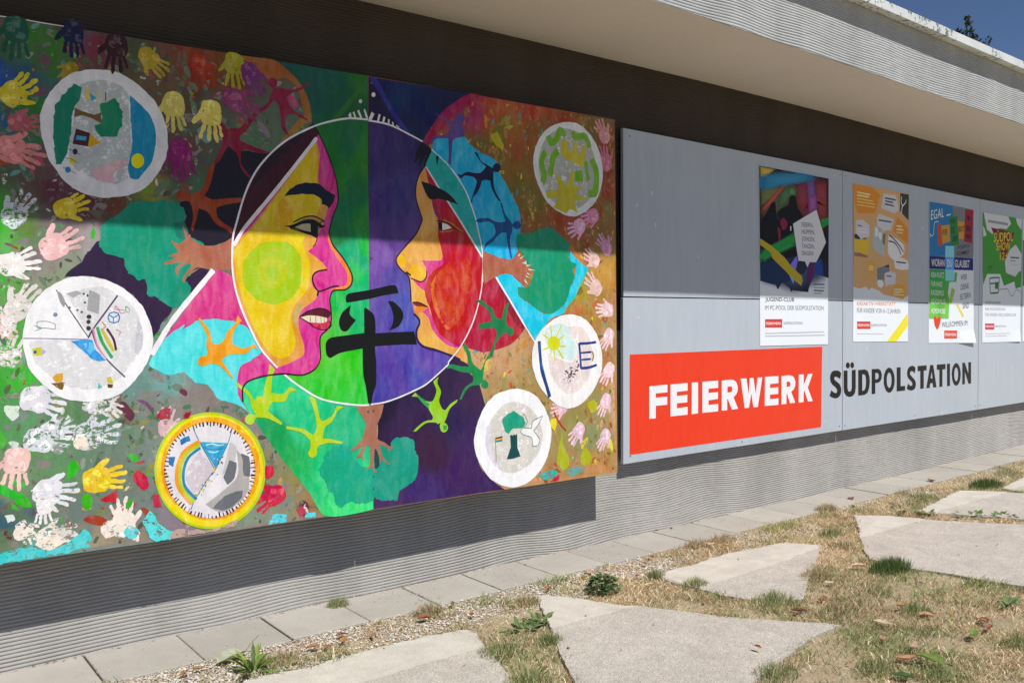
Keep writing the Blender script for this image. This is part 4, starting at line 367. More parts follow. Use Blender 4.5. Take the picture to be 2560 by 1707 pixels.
["painted_circle",0,[["s","f4f3f2",{"r":1.6},[3691,1344,3785,1321,3857,1264,3905,1189,3926,1103,3915,1017,3864,934,3799,875,3727,840,3650,834,3573,860,3491,920,3433,988,3401,1070,3396,1135,3412,1194,3464,1263,3538,1311,3614,1339]],["s","e8d8d4",{"d":1},[3659,1277,3769,1271,3832,1191,3848,1088,3815,993,3728,924,3642,917,3566,976,3522,1055,3507,1143,3582,1108,3689,1082,3737,1159,3690,1227]],["s","d0ecea",{"d":1},[3493,1263,3583,1295,3652,1278,3690,1221,3729,1148,3689,1093,3597,1118,3507,1164]],["s","d6da20",{},[3599,1190,3597,1178,3590,1167,3580,1159,3567,1154,3552,1152,3538,1155,3525,1160,3515,1169,3508,1180,3506,1192,3508,1204,3515,1214,3525,1222,3538,1228,3553,1229,3567,1227,3580,1221,3590,1213,3597,1202]],["w","d6da20",8.6,[3538,1218,3530,1290]],["w","d6da20",8.6,[3568,1223,3613,1289]],["w","d6da20",8.6,[3583,1204,3632,1233]],["w","d6da20",10.8,[3590,1174,3643,1172]],["w","d6da20",10.8,[3579,1163,3624,1104]],["w","d6da20",8.6,[3552,1158,3563,1092]],["w","d6da20",8.6,[3522,1170,3470,1157]],["w","d6da20",8.6,[3523,1211,3475,1239]],["w","d6da20",8.6,[3537,1164,3530,1131]],["w","1c4484",21.2,[3447,1204,3452,1139,3466,1046,3499,963,3520,902]],["w","3a84c0",8.6,[3463,1090,3492,1002,3529,907]],["w","1c3c88",15.4,[3743,1187,3751,1125,3758,1047]],["w","1c3c88",15.4,[3743,1184,3808,1185,3877,1190]],["w","1c3c88",11.0,[3756,1133,3840,1136]],["w","1c3c88",11.0,[3762,1095,3836,1097]],["w","1c3c88",15.4,[3756,1049,3816,1050,3882,1063]],["w","b08030",11.1,[3844,1139,3856,1116,3846,1085]],["p","4a2848",{},[3704,1020,3700,1015,3692,1017,3692,1022,3700,1024]],["p","4a2848",{},[3717,1061,3715,1058,3711,1059,3711,1062,3715,1063]],["p","4a2848",{},[3742,1059,3738,1055,3731,1057,3731,1062,3738,1064]],["p","4a2848",{},[3740,1037,3736,1034,3729,1035,3729,1040,3735,1041]],["p","4a2848",{},[3747,1070,3744,1066,3739,1068,3738,1072,3744,1073]],["p","4a2848",{},[3681,1004,3679,1002,3674,1003,3674,1006,3678,1007]],["p","4a2848",{},[3682,1025,3680,1023,3676,1024,3676,1026,3679,1027]],["p","4a2848",{},[3692,1038,3690,1036,3686,1037,3686,1040,3690,1041]],["p","4a2848",{},[3698,1005,3695,1002,3688,1004,3688,1008,3694,1009]],["p","4a2848",{},[3655,1000,3652,997,3646,998,3646,1002,3651,1003]],["p","4a2848",{},[3636,993,3632,990,3626,991,3626,995,3632,997]],["p","4a2848",{},[3689,1012,3684,1007,3675,1009,3675,1015,3684,1017]],["p","4a2848",{},[3706,1004,3702,1000,3696,1002,3696,1006,3702,1007]],["p","4a2848",{},[3741,1070,3737,1066,3731,1068,3730,1073,3737,1074]],["p","4a2848",{},[3701,1037,3698,1034,3694,1035,3693,1038,3698,1039]],["p","4a2848",{},[3718,1032,3715,1028,3709,1030,3709,1034,3714,1035]],["p","4a2848",{},[3667,995,3664,993,3659,994,3659,997,3664,999]],["p","4a2848",{},[3669,1011,3665,1007,3658,1009,3658,1014,3665,1015]],["p","4a2848",{},[3719,1016,3716,1012,3709,1014,3709,1018,3715,1020]],["p","4a2848",{},[3743,1066,3739,1061,3731,1063,3731,1069,3738,1070]],["p","4a2848",{},[3665,974,3662,971,3657,972,3657,976,3662,977]],["p","4a2848",{},[3691,1026,3686,1021,3678,1023,3678,1029,3686,1031]],["p","4a2848",{},[3723,1036,3719,1033,3712,1034,3712,1039,3719,1041]],["p","4a2848",{},[3707,1050,3705,1048,3701,1049,3701,1051,3705,1052]],["p","4a2848",{},[3693,1035,3689,1031,3681,1033,3681,1038,3688,1040]],["p","4a2848",{},[3734,1037,3729,1033,3720,1035,3720,1041,3728,1043]],["p","4a2848",{},[3663,1027,3658,1022,3650,1024,3650,1030,3658,1032]],["p","4a2848",{},[3679,1051,3676,1048,3669,1049,3669,1054,3675,1055]],["p","4a2848",{},[3717,1044,3714,1041,3708,1043,3708,1046,3713,1048]],["p","4a2848",{},[3682,1041,3679,1038,3673,1039,3673,1043,3678,1044]],["p","4a2848",{},[3647,974,3645,972,3641,973,3641,976,3645,977]],["p","4a2848",{},[3647,1037,3643,1032,3634,1034,3634,1040,3642,1042]],["p","4a2848",{},[3689,1030,3685,1026,3678,1028,3678,1033,3684,1034]],["p","4a2848",{},[3679,1059,3676,1056,3671,1057,3671,1061,3676,1062]],["p","4a2848",{},[3630,995,3628,993,3625,994,3625,997,3628,998]],["p","4a2848",{},[3712,1019,3708,1014,3699,1017,3699,1023,3707,1025]],["p","4a2848",{},[3640,1005,3637,1003,3633,1004,3633,1007,3637,1007]],["p","4a2848",{},[3644,1020,3641,1017,3636,1019,3636,1022,3641,1024]],["p","4a2848",{},[3659,987,3657,984,3651,985,3651,989,3656,990]],["p","4a2848",{},[3687,1022,3683,1018,3676,1019,3676,1024,3683,1026]],["p","4a2848",{},[3668,1002,3664,998,3657,1000,3657,1004,3663,1006]],["p","4a2848",{},[3682,1015,3679,1012,3673,1014,3673,1018,3679,1019]],["p","4a2848",{},[3655,1040,3652,1037,3647,1039,3647,1042,3652,1043]],["p","4a2848",{},[3672,1070,3669,1067,3665,1069,3665,1072,3669,1073]],["p","4a2848",{},[3757,1060,3753,1056,3746,1058,3746,1063,3752,1064]],["p","4a2848",{},[3731,1040,3727,1036,3720,1038,3720,1043,3727,1045]],["p","4a2848",{},[3671,1017,3668,1013,3661,1015,3661,1019,3667,1021]],["p","4a2848",{},[3678,1004,3673,999,3665,1001,3665,1007,3673,1009]],["p","4a2848",{},[3688,1019,3684,1015,3677,1017,3677,1022,3684,1024]],["p","4a2848",{},[3651,1001,3648,998,3644,999,3643,1002,3648,1003]],["p","4a2848",{},[3734,1055,3730,1051,3723,1053,3723,1058,3730,1059]],["p","4a2848",{},[3733,1086,3729,1081,3721,1083,3720,1089,3728,1091]],["p","4a2848",{},[3656,1033,3651,1028,3642,1030,3642,1036,3651,1038]],["p","4a2848",{},[3684,1018,3681,1016,3677,1017,3677,1020,3681,1021]],["p","4a2848",{},[3739,1056,3736,1053,3730,1054,3729,1058,3736,1060]],["p","4a2848",{},[3672,1018,3669,1015,3663,1017,3663,1021,3669,1022]],["p","4a2848",{},[3678,1019,3674,1015,3667,1017,3667,1021,3673,1023]],["p","4a2848",{},[3694,1053,3689,1048,3680,1050,3680,1056,3689,1058]],["p","4a2848",{},[3681,982,3677,978,3669,980,3669,985,3676,987]],["p","4a2848",{},[3724,1035,3721,1032,3715,1034,3715,1038,3721,1039]]]],
["painted_circle",0,[["s","f4f4f6",{"r":1.6},[3284,960,3376,939,3448,892,3501,818,3530,739,3528,662,3498,577,3439,507,3359,462,3274,448,3190,466,3102,517,3043,591,3011,656,3003,718,3025,799,3071,878,3132,931,3207,953]],["s","d8d4ca",{"d":1},[3276,891,3361,865,3433,801,3469,711,3447,626,3374,557,3274,525,3191,539,3116,604,3077,681,3091,773,3145,842,3207,885]],["s","dcd6e4",{"d":1},[3084,774,3118,792,3110,699,3137,613,3184,550,3123,588,3083,670]],["s","18a080",{"r":5.0},[3262,843,3297,832,3332,802,3350,774,3325,750,3261,753,3233,730,3199,759,3192,807,3220,826]],["p","0c4c4c",{},[3240,722,3289,723,3290,656,3311,606,3260,598,3217,599,3245,660]],["w","d8e0dc",4.2,[3254,750,3258,718]],["w","d8e0dc",4.2,[3275,748,3275,719]],["s","f0f2f2",{},[3311,735,3332,752,3389,745,3398,782,3470,806,3442,768,3405,732,3449,680,3434,653,3396,651,3390,696,3332,717]],["W","404444",3.2,[3311,735,3332,752,3389,745,3398,782,3470,806,3442,768,3405,732,3449,680,3434,653,3396,651,3390,696,3332,717]],["w","404444",3.2,[3339,754,3361,784,3336,826,3325,816]],["p","5a2010",{},[3144,718,3189,722,3188,713,3144,709]],["p","e8b020",{},[3144,710,3188,714,3188,703,3144,701]],["p","2080a0",{},[3144,702,3188,705,3188,695,3145,693]],["w","505050",3.1,[3141,717,3144,654,3146,591]]]],
["paint_patch",0,[["s","4ccfd2",{"d":1,"r":6.0},[845,499,933,506,1001,488,1054,489,1090,516,1127,541,1156,521,1158,476,1089,464,975,463,873,462,844,463]]]],
["paint_patch",0,[["s","58dcd8",{"d":1,"r":6.0},[1357,541,1380,579,1405,549,1429,510,1480,477,1487,462,1393,459]]]],
["paint_patch",0,[["s","50d8e8",{"d":1,"r":5.0},[1882,452,1912,491,1972,486,1967,455]]]],
["paint_patch",0,[["s","50d8ec",{"d":1,"r":4.0},[2055,456,2071,478,2110,474,2109,455]]]],
["paint_patch",0,[["s","c0a49a",{"d":1,"r":5.0},[1480,489,1543,482,1634,469,1733,494,1750,497,1733,468,1634,459,1501,458,1459,456]]]],
["paint_patch",0,[["s","f2e6d4",{"d":1,"r":4.0},[1102,868,1109,887,1132,889,1154,873,1154,853,1131,846,1109,853]]]],
["paint_patch",0,[["s","f4e8dc",{"d":1,"r":5.0},[1194,540,1205,557,1248,566,1248,595,1263,623,1292,599,1301,573,1325,555,1329,520,1344,493,1339,469,1314,477,1286,506,1247,502,1214,498,1196,520]]]],
["paint_patch",0,[["s","60d8dc",{"d":1,"r":4.0},[1281,507,1296,530,1325,525,1337,499,1324,476,1300,484]]]],
["paint_patch",0,[["s","f4e8dc",{"d":1,"r":5.0},[893,560,909,586,934,584,959,574,967,547,946,543,925,535,904,536]]]],
["paint_patch",0,[["s","f2e4d4",{"d":1,"r":5.0},[963,508,976,525,1028,531,1063,530,1090,512,1045,495,1010,486]]]],
["paint_patch",0,[["s","e4dcd4",{"d":1,"r":4.0},[1015,551,1037,562,1082,553,1108,533,1104,519,1055,536]]]],
["paint_patch",0,[["s","dcecdc",{"d":1,"r":6.0},[869,1020,894,1023,924,1017,919,980,902,972,877,988]]]],
["paint_patch",0,[["s","d0dcd0",{"d":1,"r":6.0},[880,887,901,894,917,884,909,871,888,873]]]],
["paint_patch",0,[["s","e0e8e0",{"d":1,"r":6.0},[867,628,888,634,901,610,875,609]]]],
["paint_patch",0,[["s","3cb828",{"r":3.0},[1085,793,1108,806,1122,775,1108,748,1081,732,1078,761]]]],
["paint_patch",0,[["s","3cb828",{"r":3.0},[1129,669,1152,677,1170,640,1151,610,1133,630]]]],
["paint_patch",0,[["s","40b430",{"r":3.0},[1299,806,1324,813,1345,781,1323,773]]]],
["paint_patch",0,[["s","48a830",{"r":3.0},[1295,629,1321,638,1311,601,1289,599]]]],
["paint_patch",0,[["s","38b828",{"d":1,"r":5.0},[849,749,902,715,952,672,952,649,914,659,877,700,848,713]]]],
["paint_patch",0,[["s","3cb428",{"d":1,"r":4.0},[852,944,872,911,863,875,851,867]]]],
["paint_patch",0,[["s","c8283c",{"r":4.0},[1315,720,1338,747,1368,719,1379,678,1358,658,1327,692]]]],
["paint_patch",0,[["s","c4283c",{"r":3.0},[1393,636,1416,641,1431,589,1400,594]]]],
["paint_patch",0,[["s","c02840",{"r":4.0},[1195,646,1259,675,1259,627,1202,639]]]],
["paint_patch",0,[["s","b02c40",{"d":1,"r":3.0},[1412,946,1430,970,1467,972,1466,932,1430,934]]]],
["paint_patch",0,[["s","a83048",{"d":1,"r":3.0},[1522,948,1554,956,1548,931,1522,928]]]],
["paint_patch",0,[["s","d02440",{"r":3.0},[1871,704,1903,708,1913,672,1885,647,1870,652]]]],
["paint_patch",0,[["s","b83050",{"d":1,"r":3.0},[2015,499,2040,513,2061,488,2036,458]]]],
["paint_patch",0,[["s","7a4a70",{"d":1,"r":3.0},[1339,1015,1366,1014,1395,982,1400,964]]]],
["paint_patch",0,[["s","~8e8a14",{"r":3.0},[3119,2247,3167,2271,3187,2239,3208,2206,3201,2183,3159,2200,3126,2227]]]],
["paint_patch",0,[["s","~86801a",{"r":2.0},[3214,2300,3256,2318,3273,2312,3249,2294]]]],
["paint_patch",0,[["s","~8a8414",{"d":1,"r":3.0},[3172,2077,3210,2081,3210,2060,3182,2063]]]],
["paint_patch",0,[["s","~8a8a18",{"d":1,"r":3.0},[3387,1901,3416,1871,3401,1843]]]],
["paint_patch",0,[["s","aeb41c",{"r":3.0},[3573,570,3612,711,3627,620,3661,567,3657,517,3619,499,3581,536]]]],
["paint_patch",0,[["s","aeb41c",{"r":3.0},[3755,569,3791,611,3835,567,3823,511,3767,516]]]],
["paint_patch",0,[["s","b8b420",{"r":3.0},[3800,849,3849,868,3885,849,3881,809,3832,795]]]],
["paint_patch",0,[["s","3cb8b8",{"d":1,"r":4.0},[3439,491,3490,507,3573,504,3565,477,3490,461]]]],
["paint_patch",0,[["s","60a8a0",{"d":1,"r":4.0},[3638,491,3688,508,3767,506,3767,477,3688,463]]]],
["paint_patch",0,[["s","e8d818",{"r":2.0},[3525,783,3563,786,3574,763,3559,720,3529,745]]]],
["paint_patch",0,[["s","c83050",{"r":3.0},[3516,449,3596,482,3588,452]]]],
["paint_patch",0,[["w","c02c3c",8.6,[3552,820,3597,756,3643,714]]]],
["handprint",0,[["h","~2a0a14",[1282,2339],-90.0,160,"l"]]]]
SCREWS=[[2385,903],[2413,906],[2376,2401],[2413,2401],[3995,2417],[4012,470],[1293,2377],[1266,480],[1850,2394],[1846,476],[3159,2412],[3173,465],[904,1630],[2408,1607]]
OUTL=[[682,2399],[879,2400],[1093,2403],[1779,2418],[2394,2431],[2400,1448],[2406,448],[1583,451],[848,460],[650,461]]
OUTR=[[2400,2431],[3127,2438],[4034,2445],[4042,1449],[4050,441],[3141,444],[2413,448],[2406,1448]]
